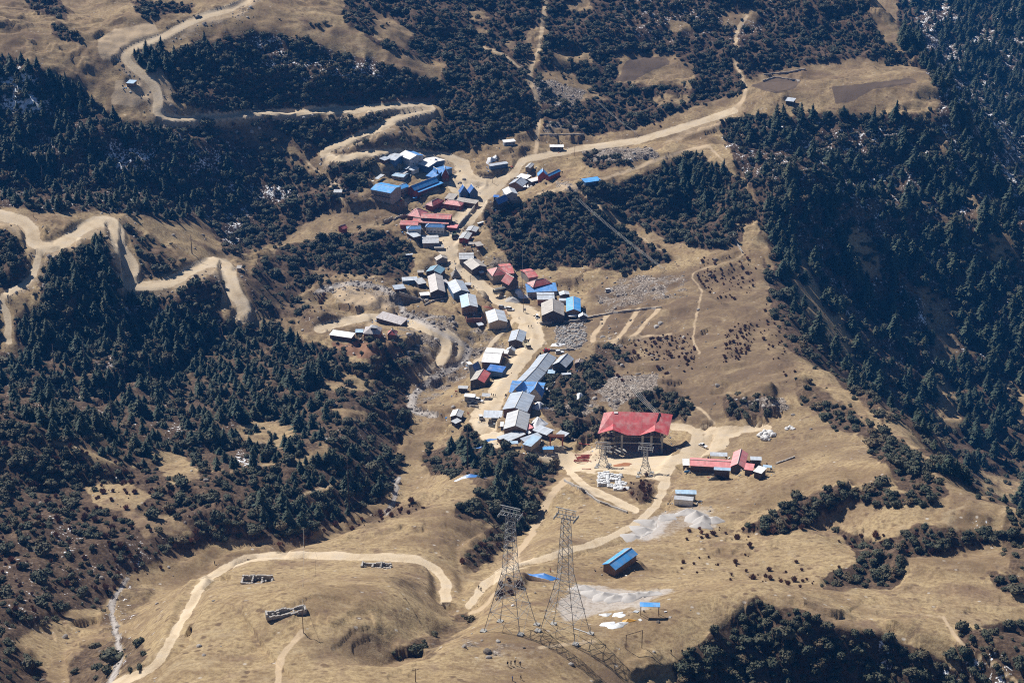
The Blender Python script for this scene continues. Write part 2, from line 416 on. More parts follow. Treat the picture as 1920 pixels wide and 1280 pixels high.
# clearings inside the scrub
CLEAR = [
    ([(775, 690), (880, 660), (885, 790), (850, 830), (775, 850), (765, 760)], -.85),
    ([(1590, 420), (1640, 450), (1660, 520), (1620, 520), (1590, 470)], -.9), ([(1500, 470), (1540, 560), (1580, 620), (1560, 640), (1510, 570)], -.85), ([(1720, 540), (1780, 560), (1800, 640), (1760, 640)], -.6), ([(1740, 700), (1790, 720), (1800, 800), (1760, 790)], -.9), ([(1850, 440), (1900, 430), (1910, 490), (1860, 490)], -.8), ([(1880, 700), (1920, 740), (1920, 800), (1880, 760)], -.7), ([(1560, 600), (1580, 590), (1600, 660), (1580, 660)], -.7), ([(1830, 880), (1910, 900), (1910, 940), (1850, 920)], -.7),
    ([(985, 60), (1015, 40), (1030, 60), (1010, 130), (985, 130)], -.7), ([(1060, 5), (1100, 0), (1110, 20), (1070, 25)], -.95),
    ([(880, 20), (910, 15), (920, 40), (885, 40)], -.8), ([(890, 50), (925, 55), (920, 65), (890, 60)], -.8),
    ([(1030, 100), (1110, 95), (1115, 120), (1040, 125)], -.8), ([(1000, 130), (1060, 130), (1120, 170), (1150, 190), (1060, 190), (1020, 160)], -.75),
    ([(1160, 105), (1260, 100), (1310, 130), (1300, 165), (1210, 160), (1160, 152)], -1), ([(1250, 40), (1290, 40), (1295, 60), (1260, 60)], -.9),
    ([(1350, 25), (1420, 10), (1420, 45), (1360, 50)], -.8), ([(1220, 180), (1290, 175), (1290, 195), (1230, 200)], -.8),
    ([(700, 20), (780, 60), (760, 90), (700, 70)], -.8), ([(950, 75), (970, 80), (970, 95), (945, 90)], -.9),
    ([(1130, 35), (1180, 50), (1230, 75), (1200, 60)], -.8),
    ([(390, 225), (480, 230), (560, 255), (620, 280), (560, 290), (500, 290), (420, 255)], -.35),
    ([(540, 270), (590, 300), (640, 340), (600, 330), (540, 300)], -.6),
    ([(440, 800), (500, 790), (560, 800), (540, 840), (460, 830)], -.6), ([(280, 850), (340, 850), (380, 895), (320, 905)], -.7),
    ([(640, 700), (700, 715), (690, 735), (600, 735)], -.8), ([(620, 760), (690, 770), (690, 790), (640, 790)], -.8),
    ([(160, 910), (240, 900), (290, 930), (250, 960), (180, 950)], -.75), ([(230, 960), (330, 960), (360, 1000), (280, 1010)], -.6),
    ([(40, 1195), (130, 1150), (180, 1140), (190, 1155), (110, 1190), (60, 1215)], -1), ([(60, 1210), (160, 1205), (140, 1225), (70, 1230)], -.8),
    ([(1730, 560), (1790, 590), (1800, 680), (1750, 680)], -.5), ([(1750, 720), (1800, 760), (1790, 790), (1750, 760)], -.8),
    ([(1590, 440), (1625, 470), (1620, 500), (1600, 480)], -.8), ([(1480, 500), (1530, 570), (1560, 620), (1530, 610), (1490, 550)], -.7),
    ([(1395, 420), (1425, 410), (1425, 470), (1395, 465)], -.95),
    ([(1760, 250), (1790, 260), (1840, 400), (1810, 380)], -.4), ([(1690, 0), (1770, 100), (1750, 105), (1680, 10)], -.4),
]
for cvx in (conif, shrub, russ):
    for P, v in CLEAR: fill(cvx, P, v)
# ---- dirt roads, tracks and yards
ROADS = [  # points, width px, carve?
    ([(510, -40), (467, 0), (430, 17), (370, 33), (330, 57), (300, 73), (262, 84), (238, 97), (236, 114), (262, 135), (288, 158), (298, 185), (292, 208), (310, 222), (345, 225), (400, 219), (500, 213), (600, 208), (650, 206), (705, 202), (760, 197), (800, 200), (812, 205), (790, 209), (749, 220), (714, 239), (661, 261), (620, 277), (608, 288), (618, 297), (645, 298), (674, 290), (714, 285), (755, 287), (811, 290), (849, 295), (871, 311), (874, 326), (892, 337), (924, 342), (942, 336)], 18, 1),
    ([(939, 338), (961, 329), (974, 311), (983, 298), (1017, 293), (1067, 282), (1127, 273), (1200, 264), (1260, 246), (1320, 226), (1375, 207)], 15, 1),
    ([(940, 340), (908, 367), (892, 395), (871, 423), (852, 445), (846, 470), (849, 492), (871, 507), (893, 529), (918, 551), (955, 573), (986, 592), (1003, 620), (1008, 645), (985, 665), (965, 695), (945, 725), (925, 765), (905, 800)], 24, 1),
    ([(-60, 398), (0, 403), (43, 413), (63, 433), (60, 453), (80, 465), (110, 460), (140, 440), (173, 417), (200, 412), (218, 423), (220, 447), (227, 470), (247, 493), (248, 510), (232, 526), (253, 538), (300, 535), (333, 523), (363, 502), (397, 489), (423, 495), (430, 513), (437, 547), (460, 577), (453, 597)], 26, 1),
    ([(80, 465), (66, 500), (60, 525), (20, 545), (2, 560), (14, 590), (16, 640)], 13, 1),
    ([(150, 1320), (221, 1278), (286, 1249), (320, 1207), (348, 1152), (368, 1101), (406, 1073), (447, 1049), (509, 1041), (578, 1041), (681, 1044), (767, 1046), (808, 1060), (832, 1080), (836, 1108), (833, 1127)], 18, 1),
    ([(877, 1134), (891, 1117), (905, 1100), (938, 1075), (961, 1060), (1037, 1041), (1093, 1024), (1149, 1007), (1192, 982), (1220, 959), (1242, 928), (1248, 890), (1262, 868), (1290, 840), (1312, 815), (1290, 800), (1262, 799)], 16, 1),
    ([(1300, 808), (1380, 806), (1440, 800)], 14, 0),
    ([(1060, 850), (1068, 895), (1130, 930), (1192, 955)], 14, 0),
    ([(599, 617), (642, 602), (705, 592), (770, 604), (800, 618), (827, 628), (842, 649), (827, 676)], 20, 1),
    ([(827, 676), (855, 674), (868, 655), (858, 633), (838, 621)], 12, 0),
    ([(827, 676), (800, 690), (795, 710)], 12, 0),
    ([(1008, 645), (930, 660), (890, 680)], 8, 0),
    ([(960, 600), (925, 640), (905, 670)], 9, 0),
]
road, path, rock, snow, soil, gravel, dark, yard = [canvas() for _ in range(8)]
for P, wd, c in ROADS: stroke(road, P, wd)
fill(yard, [(940, 560), (985, 570), (1015, 580), (1022, 645), (1000, 662), (985, 690), (965, 720), (935, 760), (930, 800), (960, 830), (930, 842), (895, 815), (880, 785), (905, 755), (922, 720), (935, 695), (955, 665), (975, 640), (965, 605)])
fill(yard, [(1058, 850), (1120, 842), (1285, 850), (1330, 800), (1400, 800), (1340, 850), (1270, 875), (1235, 900), (1180, 885), (1100, 890), (1062, 880)])
fill(yard, [(845, 295), (880, 300), (890, 340), (940, 330), (950, 345), (905, 375), (885, 400), (850, 450), (820, 440), (880, 380), (830, 350), (790, 370), (760, 390), (760, 375), (830, 340), (860, 320)])
fill(yard, [(1000, 850), (1060, 840), (1070, 880), (1050, 880)])
fill(yard, [(790, 440), (870, 430), (850, 480), (830, 480)])
PATHS = [
    ([(1003, 285), (1007, 250), (1009, 210), (1001, 165), (988, 140), (1008, 105), (1016, 60), (1024, -10)], 8), ([(985, 135), (950, 105), (905, 88)], 5),
    ([(1378, 205), (1402, 178), (1388, 140), (1378, 110), (1380, 60), (1400, 30)], 7), ([(1015, 345), (1080, 350), (1120, 385), (1180, 430), (1250, 475)], 4),
    ([(1010, 365), (1150, 330), (1280, 282), (1330, 275)], 8), ([(1330, 275), (1355, 300), (1365, 320)], 5),
    ([(1390, 420), (1374, 440), (1385, 465), (1400, 480), (1330, 500), (1290, 515), (1320, 545), (1305, 590), (1298, 630), (1310, 665)], 4),
    ([(1090, 595), (1150, 585), (1240, 575)], 5), ([(1196, 582), (1170, 620), (1148, 645)], 9), ([(1232, 580), (1205, 615), (1175, 640)], 8), ([(1120, 640), (1200, 632), (1260, 625)], 5), ([(630, 545), (650, 560), (690, 565)], 22), ([(1140, 590), (1120, 620), (1110, 640)], 9),
    ([(1280, 750), (1320, 770), (1340, 795)], 5), ([(1770, 1155), (1790, 1190), (1830, 1230), (1900, 1270), (1930, 1300)], 7), ([(1725, 1150), (1770, 1155)], 4),
    ([(570, 1185), (540, 1210), (520, 1250), (515, 1290)], 12), ([(1010, 1215), (1120, 1200)], 8), ([(930, 1110), (905, 1140), (880, 1150)], 6),
    ([(1000, 990), (1030, 930), (1060, 900)], 16), ([(570, 300), (610, 330), (640, 355)], 5), ([(620, 350), (660, 400), (700, 390)], 5),
    ([(560, 930), (640, 900), (660, 880)], 6), ([(1000, 1000), (970, 1040), (960, 1060)], 14),
    ([(750, 590), (690, 610)], 6), ([(740, 590), (700, 560), (640, 530)], 6),
]
for P, wd in PATHS: stroke(path, P, wd)
fill(path, [(180, 78), (215, 55), (290, 40), (300, 70), (245, 90), (225, 115), (190, 112)], .8)
fill(path, [(235, 90), (262, 84), (300, 120), (330, 180), (320, 235), (280, 225), (262, 140), (232, 118)], .6)
fill(path, [(215, 150), (280, 148), (287, 175), (255, 203), (208, 195)], .9)
fill(path, [(1290, 240), (1385, 190), (1400, 205), (1330, 250), (1230, 275)], .5)
fill(path, [(560, 1170), (760, 1180), (700, 1215), (560, 1200)], .3)
# rock, scree and stream beds
ROCK = [([(1080, 285), (1140, 273), (1220, 280), (1245, 293), (1190, 302), (1110, 300)], 1), ([(1140, 705), (1230, 700), (1240, 728), (1150, 765), (1120, 735)], .9),
        ([(990, 148), (1040, 150), (1100, 172), (1080, 212), (1010, 192)], .8), ([(1020, 230), (1080, 225), (1090, 245), (1020, 250)], .6),
        ([(1040, 612), (1098, 604), (1102, 640), (1085, 655), (1040, 648)], 1), ([(1110, 555), (1180, 520), (1280, 515), (1240, 560), (1140, 590)], .55),
        ([(590, 530), (680, 530), (740, 555), (740, 580), (640, 575)], .55), ([(760, 590), (900, 610), (950, 640), (860, 690), (780, 760), (760, 740)], .5),
        ([(1040, 340), (1100, 345), (1090, 365), (1050, 360)], .7), ([(1380, 750), (1470, 745), (1480, 775), (1400, 770)], .8),
        ([(300, 170), (345, 215), (320, 215), (300, 200)], .6), ([(520, 1010), (620, 990), (560, 1010)], .3), ([(860, 1190), (1010, 1190), (980, 1230), (880, 1240)], .35),
        ([(1010, 770), (1130, 720), (1160, 740), (1120, 790)], .45), ([(1110, 600), (1280, 590), (1300, 690), (1120, 700)], .3), ([(1150, 520), (1290, 505), (1290, 560), (1150, 580)], .4), ([(740, 580), (800, 585), (900, 620), (960, 650), (900, 690), (800, 760), (760, 770), (770, 700), (745, 620)], .48), ([(480, 680), (560, 700), (560, 720), (480, 700)], .2), ([(450, 590), (480, 592), (470, 604), (450, 604)], .8),
        ([(60, 510), (90, 500), (85, 590), (70, 590)], .4), ([(880, 480), (940, 480), (980, 500), (900, 500)], .45), ([(600, 340), (680, 380), (700, 380), (640, 330)], .5)]
for P, v in ROCK: fill(rock, P, v)
bed = canvas()
for P, wd in [([(770, 592), (800, 610), (850, 636), (880, 650), (872, 678), (822, 702), (792, 725), (768, 750), (775, 772), (815, 778)], 18), ([(748, 895), (738, 940), (725, 960)], 12),
              ([(240, 1085), (205, 1130), (215, 1180), (228, 1235), (200, 1290)], 13), ([(600, 545), (650, 530), (715, 538), (745, 560), (760, 590)], 16), ([(780, 600), (830, 590), (860, 610)], 8)]:
    stroke(bed, P, wd)
fill(gravel, [(1170, 1015), (1200, 978), (1247, 962), (1268, 966), (1240, 990), (1246, 1004), (1215, 1018)], .7)
fill(gravel, [(1278, 966), (1310, 958), (1347, 975), (1352, 986), (1310, 994), (1288, 982)], .6)
fill(gravel, [(1040, 1140), (1090, 1092), (1130, 1100), (1180, 1110), (1245, 1104), (1275, 1110), (1222, 1126), (1200, 1142), (1130, 1150), (1070, 1160)], .62)
fill(gravel, [(1180, 1010), (1300, 935), (1345, 960), (1240, 1020)], .45)
fill(gravel, [(1020, 1150), (1060, 1125), (1180, 1130), (1180, 1180), (1040, 1190)], .32)
fill(gravel, [(880, 1240), (960, 1200), (1020, 1215), (1010, 1250), (900, 1265)], .35)
field = canvas()
for P in ([(1175, 114), (1200, 104), (1250, 110), (1256, 120), (1210, 137), (1190, 152), (1158, 151)], [(1560, 163), (1712, 147), (1722, 155), (1640, 167), (1600, 190), (1565, 194)], [(1408, 161), (1455, 146), (1502, 152), (1490, 165), (1455, 176), (1430, 170)]):
    fill(field, P)
fill(soil, [(618, 640), (690, 638), (718, 658), (700, 672), (640, 670)], .9)
fill(soil, [(720, 620), (770, 640), (750, 690), (715, 660)], .5)
fill(soil, [(560, 205), (830, 165), (850, 180), (800, 198), (600, 208)], .6)
fill(soil, [(900, 85), (960, 110), (940, 115)], .3); fill(soil, [(1130, 870), (1190, 860), (1180, 885), (1130, 885)], .6)
fill(soil, [(980, 570), (930, 575), (935, 590), (960, 590)], .6)
fill(dark, [(560, 1195), (700, 1190), (680, 1225), (580, 1240)], .7); fill(dark, [(1020, 610), (1045, 612), (1042, 650), (1022, 655)], .6)
fill(dark, [(1300, 560), (1320, 550), (1305, 640), (1330, 680), (1300, 640)], .6); fill(dark, [(1310, 660), (1400, 700), (1430, 740), (1400, 720)], .6)
SNOW = [([(1700, -50), (1930, -50), (1930, 420), (1790, 330), (1740, 150)], .55), ([(1560, 300), (1920, 280), (1920, 640), (1700, 620), (1560, 460)], .34),([(1470, 380), (1900, 380), (1920, 700), (1700, 700), (1500, 520)], .38), ([(1330, 250), (1700, 230), (1760, 300), (1700, 420), (1400, 330)], .45), ([(0, 130), (480, 280), (480, 420), (0, 400)], .36),([(0, 120), (60, 130), (100, 190), (60, 220), (0, 200)], .9), ([(200, 270), (290, 280), (290, 320), (210, 330)], .7), ([(460, 60), (560, 70), (720, 105), (740, 150), (600, 170), (480, 120)], .5),
        ([(340, 270), (440, 290), (430, 320), (340, 310)], .6), ([(470, 340), (560, 350), (560, 380), (470, 380)], .6), ([(420, 400), (470, 390), (450, 460), (420, 460)], .6), ([(0, 290), (60, 300), (60, 400), (0, 400)], .4),
        ([(1480, 0), (1700, 0), (1760, 200), (1800, 300), (1920, 400), (1920, 250), (1800, 100), (1900, 0), (1700, -50)], .40), ([(1600, 230), (1740, 260), (1700, 350), (1600, 330)], .36), ([(1420, 220), (1560, 220), (1560, 280), (1440, 260)], .45),
        ([(1880, 450), (1700, 440), (1760, 520), (1900, 500)], .5), ([(1680, 540), (1800, 600), (1780, 650), (1700, 600)], .5), ([(1740, 560), (1900, 480), (1920, 640), (1820, 640)], .4), ([(1500, 440), (1640, 420), (1640, 500)], .3),
        ([(310, 790), (350, 790), (345, 815), (315, 812)], .5), ([(440, 840), (490, 850), (480, 880), (440, 870)], .7), ([(600, 800), (680, 800), (690, 830), (610, 825)], .42), ([(80, 960), (160, 990), (150, 1010), (90, 1000)], .4), ([(190, 1080), (260, 1080), (240, 1260), (190, 1230)], .35),
        ([(1640, 1190), (1700, 1220), (1690, 1260), (1640, 1260)], .6), ([(1740, 1230), (1900, 1220), (1920, 1290), (1760, 1290)], .5), ([(1800, 980), (1880, 970), (1880, 1000), (1800, 1010)], .55), ([(190, 560), (340, 580), (340, 600), (220, 600)], .5), ([(180, 670), (220, 680), (210, 720), (170, 720)], .5),
        ([(1130, 0), (1480, 0), (1400, 90), (1200, 80)], .4), ([(880, 80), (1000, 100), (980, 180), (880, 130)], .2), ([(730, 900), (760, 895), (745, 945), (728, 940)], .7), ([(0, 560), (300, 700), (560, 800), (300, 860), (0, 780)], .25), ([(0, 1000), (300, 1000), (230, 1180), (0, 1200)], .25)]
for P, v in SNOW: fill(snow, P, v)
for P, wd, c in ROADS[3:5]:
    stroke(conif, [(x, y + 15) for x, y in P], 36, -1); stroke(shrub, [(x, y + 8) for x, y in P], 26, -.9)
for P, wd, c in ROADS[:1]:
    for cvx in (conif, shrub, russ): stroke(cvx, [(x, y + 5) for x, y in P], 20, -1)
for P, wd, c in ROADS:
    stroke(path, P, wd * 1.9, .55, .9)
    stroke(dark, P, wd * .26, .75, .8)
for k, P in enumerate([[(480, 1120), (560, 1135), (680, 1120), (760, 1125)], [(430, 1190), (520, 1200), (640, 1190), (760, 1165)], [(900, 1220), (1000, 1235), (1120, 1225), (1240, 1235)], [(1240, 1060), (1340, 1010), (1500, 1000), (1640, 960)], [(1380, 880), (1480, 860), (1600, 870), (1700, 890)], [(1300, 900), (1400, 905), (1500, 890)],
                       [(1450, 1120), (1560, 1110), (1680, 1130), (1860, 1090)], [(1700, 1060), (1800, 1050), (1880, 1060)], [(1180, 560), (1290, 560), (1400, 590)], [(1130, 660), (1240, 650), (1400, 640)], [(1290, 700), (1400, 690), (1470, 720), (1560, 790)], [(1200, 700), (1300, 730), (1420, 735)], [(0, 40), (140, 60), (300, 30)], [(60, 90), (160, 70), (200, 20)], [(520, 20), (620, 60), (700, 60)],
                       [(620, 310), (680, 350), (700, 380)], [(1090, 880), (1100, 940), (1080, 990)], [(1000, 1060), (1080, 1090), (1180, 1060)], [(880, 900), (820, 930), (760, 960), (700, 1010)], [(270, 930), (340, 950), (420, 960)], [(120, 880), (220, 930), (330, 930)]]):
    stroke(path, P, 3.4, .42, .8)
fill(path, [(740, 590), (900, 610), (955, 650), (870, 700), (800, 770), (765, 745)], .25)
for q in (0, 3, 4):
    P, wd, c = ROADS[q]
    stroke(path, [(x, y + wd * .55) for x, y in P], wd * 1.9, .62, .9)
    stroke(rock, [(x, y + wd * .7) for x, y in P], wd * 2.1, .50, .9)
fill(dark, [(1110, 540), (1300, 500), (1480, 500), (1500, 740), (1300, 800), (1080, 760), (1060, 650)], .85)
fill(dark, [(880, 240), (1100, 240), (1110, 280), (1000, 300), (900, 290)], .35); fill(dark, [(560, 270), (700, 330), (720, 400), (600, 520), (500, 500)], .55)
fill(dark, [(-200, -100), (700, -100), (800, 110), (400, 60), (200, 130), (-200, 110)], .3); fill(dark, [(700, -100), (1760, -100), (1760, 200), (700, 200)], .45)
fill(dark, [(420, 480), (620, 480), (620, 640), (480, 600)], .5); fill(dark, [(760, 700), (860, 760), (780, 860), (740, 820)], .4); fill(dark, [(1290, 740), (1560, 760), (1640, 860), (1300, 860)], .4)
fill(path, [(600, 530), (740, 545), (745, 580), (640, 580)], .4)
path = blur(path, 1); rock = blur(rock, 2); snow = blur(snow, 7); gravel = blur(gravel, 2); dark = blur(dark, 4); soil = blur(soil, 2); yard = blur(yard, 2)
conif, shrub, russ = blur(conif, 1), blur(shrub, 1), blur(russ, 1)
for P, wd, c in ROADS:
    for cvx in (conif, shrub, russ): stroke(cvx, P, wd * 1.15, -1)
for P, wd in PATHS:
    for cvx in (conif, shrub, russ): stroke(cvx, P, wd * 1.3, -.95)
for cvx in (conif, shrub, russ):
    cvx *= (1 - np.clip(yard * 1.5, 0, 1)) * (1 - np.clip(blur(field, 2) * 1.5, 0, 1)) * (1 - np.clip(bed, 0, 1) * .9)

# ---- relief noise: rough under scrub, gentle on the turf
PU, PV = project(GX, GY, H)
wood = np.clip(look(blur(np.maximum(np.maximum(conif, shrub), russ), 6), PU, PV), 0, 1)
tame = np.clip(look(blur(np.maximum(np.maximum(road, yard), field * .8), 4), PU, PV), 0, 1)
far = np.clip((RR - 600) / 500, 0, 1)
n1 = fbm(GX, GY, 62, 2, 11)
n2 = fbm(GX + 6 * n1, GY, 24, 3, 23)
n3 = 1 - np.abs(fbm(GX, GY, 17, 3, 41))
n4 = fbm(GX, GY, 5.5, 2, 57)
n5 = 1 - np.abs(fbm(GX + 9 * n2, GY - 5 * n1, 38, 3, 77))
calm = (1 - .85 * tame)
n6 = fbm(GX + 4 * n2, GY * 1.5, 30, 3, 301)
n7 = fbm(GX, GY, 46, 2, 333)
stp = lambda a, b: np.clip((n6 - a) / (b - a), 0, 1)
near = 1 - far
H = H + calm * (2.4 * n1 * (.35 + .6 * wood + .5 * far) + 1.25 * n2 * (.20 + 1.1 * wood + .6 * far) + 1.1 * (n3 - .6) * (.2 + 1.1 * wood + .8 * far) + .26 * n4 * (.5 + wood) + 4.2 * (n5 - .6) * (.05 + wood * .85 + .45 * far)
                + (.7 + .6 * wood + 1.1 * far) * np.clip(n7 + .4, 0, 1) * (stp(.02, .05) + stp(.38, .41) + stp(-.36, -.33)))
H[np.hypot(GX, GY) < 200] = 0

# ---- little earth scarps and field terraces: a step down towards the viewer
SCARPS = [
    ([(1108, 650), (1160, 640), (1240, 628)], 1.3), ([(1115, 612), (1160, 605), (1220, 592)], 1.1), ([(1210, 655), (1290, 640), (1340, 610)], 1.0), ([(1160, 690), (1240, 690), (1300, 672)], 1.0), ([(600, 590), (660, 598), (720, 592)], 1.2), ([(780, 720), (830, 715), (870, 700)], 1.4), ([(760, 800), (810, 800), (850, 815)], 1.2), ([(820, 590), (870, 600), (930, 625)], 1.5),
    ([(690, 712), (718, 668), (752, 642), (795, 632)], 4.5), ([(1050, 812), (1090, 795), (1130, 795)], 3.0), ([(1355, 770), (1400, 778), (1450, 785)], 2.0), ([(575, 640), (620, 690), (700, 690)], 1.2), ([(880, 330), (900, 345), (940, 350)], 1.2), ([(640, 395), (690, 380), (720, 385)], 1.4), ([(1110, 560), (1200, 545), (1290, 530)], .9), ([(1110, 630), (1180, 615), (1260, 600)], .9), ([(1150, 680), (1240, 660), (1290, 650)], .8), ([(1230, 720), (1300, 715), (1380, 720)], .8), ([(1480, 820), (1560, 815), (1620, 830)], .8),
   
    ([(720, 1230), (790, 1215), (800, 1235)], 1.0), ([(1450, 1110), (1560, 1150), (1640, 1165), (1720, 1185)], 1.3), ([(1180, 1270), (1270, 1245)], 1.5), 
    ([(640, 1010), (720, 1000), (760, 985)], 1.2), ([(760, 1000), (800, 990)], 1.0), ([(1060, 905), (1100, 930), (1130, 950)], 1.6), ([(1100, 1020), (1040, 1035)], 1.0),
    ([(1010, 262), (1095, 262)], 2.6), ([(1010, 275), (1090, 277)], 1.0), ([(640, 575), (700, 590), (760, 575)], 1.8), ([(600, 570), (660, 580), (730, 570)], 1.5), ([(720, 560), (780, 560), (830, 552)], 1.5), ([(780, 600), (850, 620), (920, 640)], 1.4), ([(770, 760), (820, 770), (840, 790)], 1.8),
    ([(880, 305), (900, 330), (945, 332)], 1.6), ([(860, 270), (960, 283), (1000, 275)], 1.2), ([(1190, 745), (1250, 745)], 1.2), ([(1330, 735), (1360, 730)], 1.0), ([(1080, 830), (1130, 820)], 3.0), ([(1270, 800), (1340, 795)], 2.2),
    ([(1150, 130), (1160, 155), (1165, 152)], 1.0), ([(600, 186), (690, 176), (830, 158)], 2.4), ([(170, 75), (210, 45), (240, 35)], 1.2), ([(265, 345), (330, 330)], 1.0), ([(380, 530), (330, 540)], 1.0), ([(250, 250), (330, 215), (420, 222)], 1.4),
    ([(700, 385), (760, 365), (840, 345)], 2.0), ([(700, 420), (750, 405), (790, 395)], 2.2), ([(1430, 145), (1500, 135)], .8), ([(1270, 265), (1350, 240), (1430, 200)], 1.0), ([(130, 1170), (200, 1160)], 1.0), ([(1560, 910), (1600, 905)], 1.5), ([(1490, 925), (1540, 915)], 1.0),
    ([(1400, 750), (1450, 765), (1470, 780)], 2.5), ([(1340, 1030), (1440, 1040)], .8), ([(1280, 690), (1380, 690), (1400, 680)], .8), ([(1120, 645), (1200, 640), (1260, 620)], .9), ([(600, 385), (650, 380)], .9), ([(1790, 960), (1880, 985)], 1.2),
]
for pts, dh in SCARPS:
    W, _ = line_world(smooth_line(pts, 1), 0.0, H)
    d, sd, par, sl_ = seg_dist(W, 40)
    sd = sd * (1 if W[-1, 0] > W[0, 0] else -1)          # left of a line running right = away from the viewer
    wob = np.clip(.75 + .9 * n4[sl_] + .5 * n2[sl_], .05, 1.6)
    fade = np.clip(np.minimum(par, len(W) - 1 - par) / max(2.0, len(W) * .22), 0, 1) ** .7
    s = d * sd
    cut = np.exp(-np.maximum(s, 0) / 9) * np.clip(s / .8 + .5, 0, 1) * .45 - np.exp(-np.maximum(-s, 0) / 9) * np.clip(.5 - s / .8, 0, 1) * .55
    H[sl_] += 1.7 * dh * cut * fade * wob * (d < 40)

# ---- road benches cut into the slope
def bench(pts, half, blend):
    global H
    P = smooth_line(pts, 2)
    P = refine(P, max(len(P), 60))
    W = cast(P[:, 0], P[:, 1], 0.0)
    z = W[:, 2].copy()
    ok = np.hypot(np.diff(W[:, 0], prepend=W[0, 0]), np.diff(W[:, 1], prepend=W[0, 1])) < 60
    for _ in range(14):
        z[1:-1] = .25 * z[:-2] + .5 * z[1:-1] + .25 * z[2:]
    d, sd, par, sl_ = seg_dist(W[:, :2], half + blend + 2)
    zt = np.interp(par, np.arange(len(z)), z)
    k = np.clip((half + blend - d) / blend, 0, 1)
    k = k * k * (3 - 2 * k)
    H[sl_] += np.clip(zt - H[sl_], -2.2, 2.2) * k
    rp = np.interp(par, np.arange(len(z)), np.hypot(W[:, 0], W[:, 1]))          # the outer bank falls away below the road edge
    outer = (RR[sl_] < rp - .5) & (d < 10)
    lim = zt - .1 - .16 * np.maximum(d - half, 0)
    H[sl_] = np.where(outer & (H[sl_] > lim) & (H[sl_] < lim + 3), lim, H[sl_])
for P, wd, c in ROADS:
    if c:
        bench(P, 3.3 if wd > 25 else 2.6, 3.2)
PADS = []
def nd(nt, t, **kw):
    n = nt.nodes.new(t)
    for k, v in kw.items():
        setattr(n, k, v)
    return n
def new_mat(name, rough=.9, spec=.2):
    m = bpy.data.materials.new(name)
    m.use_nodes = True
    b = m.node_tree.nodes['Principled BSDF']
    b.inputs['Roughness'].default_value = rough
    b.inputs['Specular IOR Level'].default_value = spec
    return m, m.node_tree, b
def mix(nt, fac, a, b, mode='MIX'):
    n = nd(nt, 'ShaderNodeMix', data_type='RGBA', blend_type=mode)
    for k, v in ((0, fac), (6, a), (7, b)):
        if hasattr(v, 'links'):
            nt.links.new(v, n.inputs[k])
        elif k == 0:
            n.inputs[0].default_value = v
        else:
            n.inputs[k].default_value = (*v, 1)
    return n.outputs[2]
def math_(nt, op, a, b=None, clamp=False):
    n = nd(nt, 'ShaderNodeMath', operation=op, use_clamp=clamp)
    for k, v in ((0, a), (1, b)):
        if v is None: continue
        if hasattr(v, 'links'): nt.links.new(v, n.inputs[k])
        else: n.inputs[k].default_value = v
    return n.outputs[0]
def noise(nt, vec, scale, detail=4, rough=.55, dist=0):
    n = nd(nt, 'ShaderNodeTexNoise')
    n.inputs['Scale'].default_value = scale
    n.inputs['Detail'].default_value = detail
    n.inputs['Roughness'].default_value = rough
    n.inputs['Distortion'].default_value = dist
    if vec is not None: nt.links.new(vec, n.inputs['Vector'])
    return n.outputs['Fac']
def ramp(nt, fac, stops):
    n = nd(nt, 'ShaderNodeValToRGB')
    e = n.color_ramp.elements
    while len(e) < len(stops): e.new(.5)
    for i, (p, c) in enumerate(stops):
        e[i].position = p
        e[i].color = (*c, 1) if len(c) == 3 else c
    nt.links.new(fac, n.inputs[0])
    return n.outputs[0]
def mapr(nt, x, a, b, c=0., d=1.):
    n = nd(nt, 'ShaderNodeMapRange', interpolation_type='SMOOTHSTEP')
    nt.links.new(x, n.inputs[0])
    for k, v in zip((1, 2, 3, 4), (a, b, c, d)): n.inputs[k].default_value = v
    return n.outputs[0]

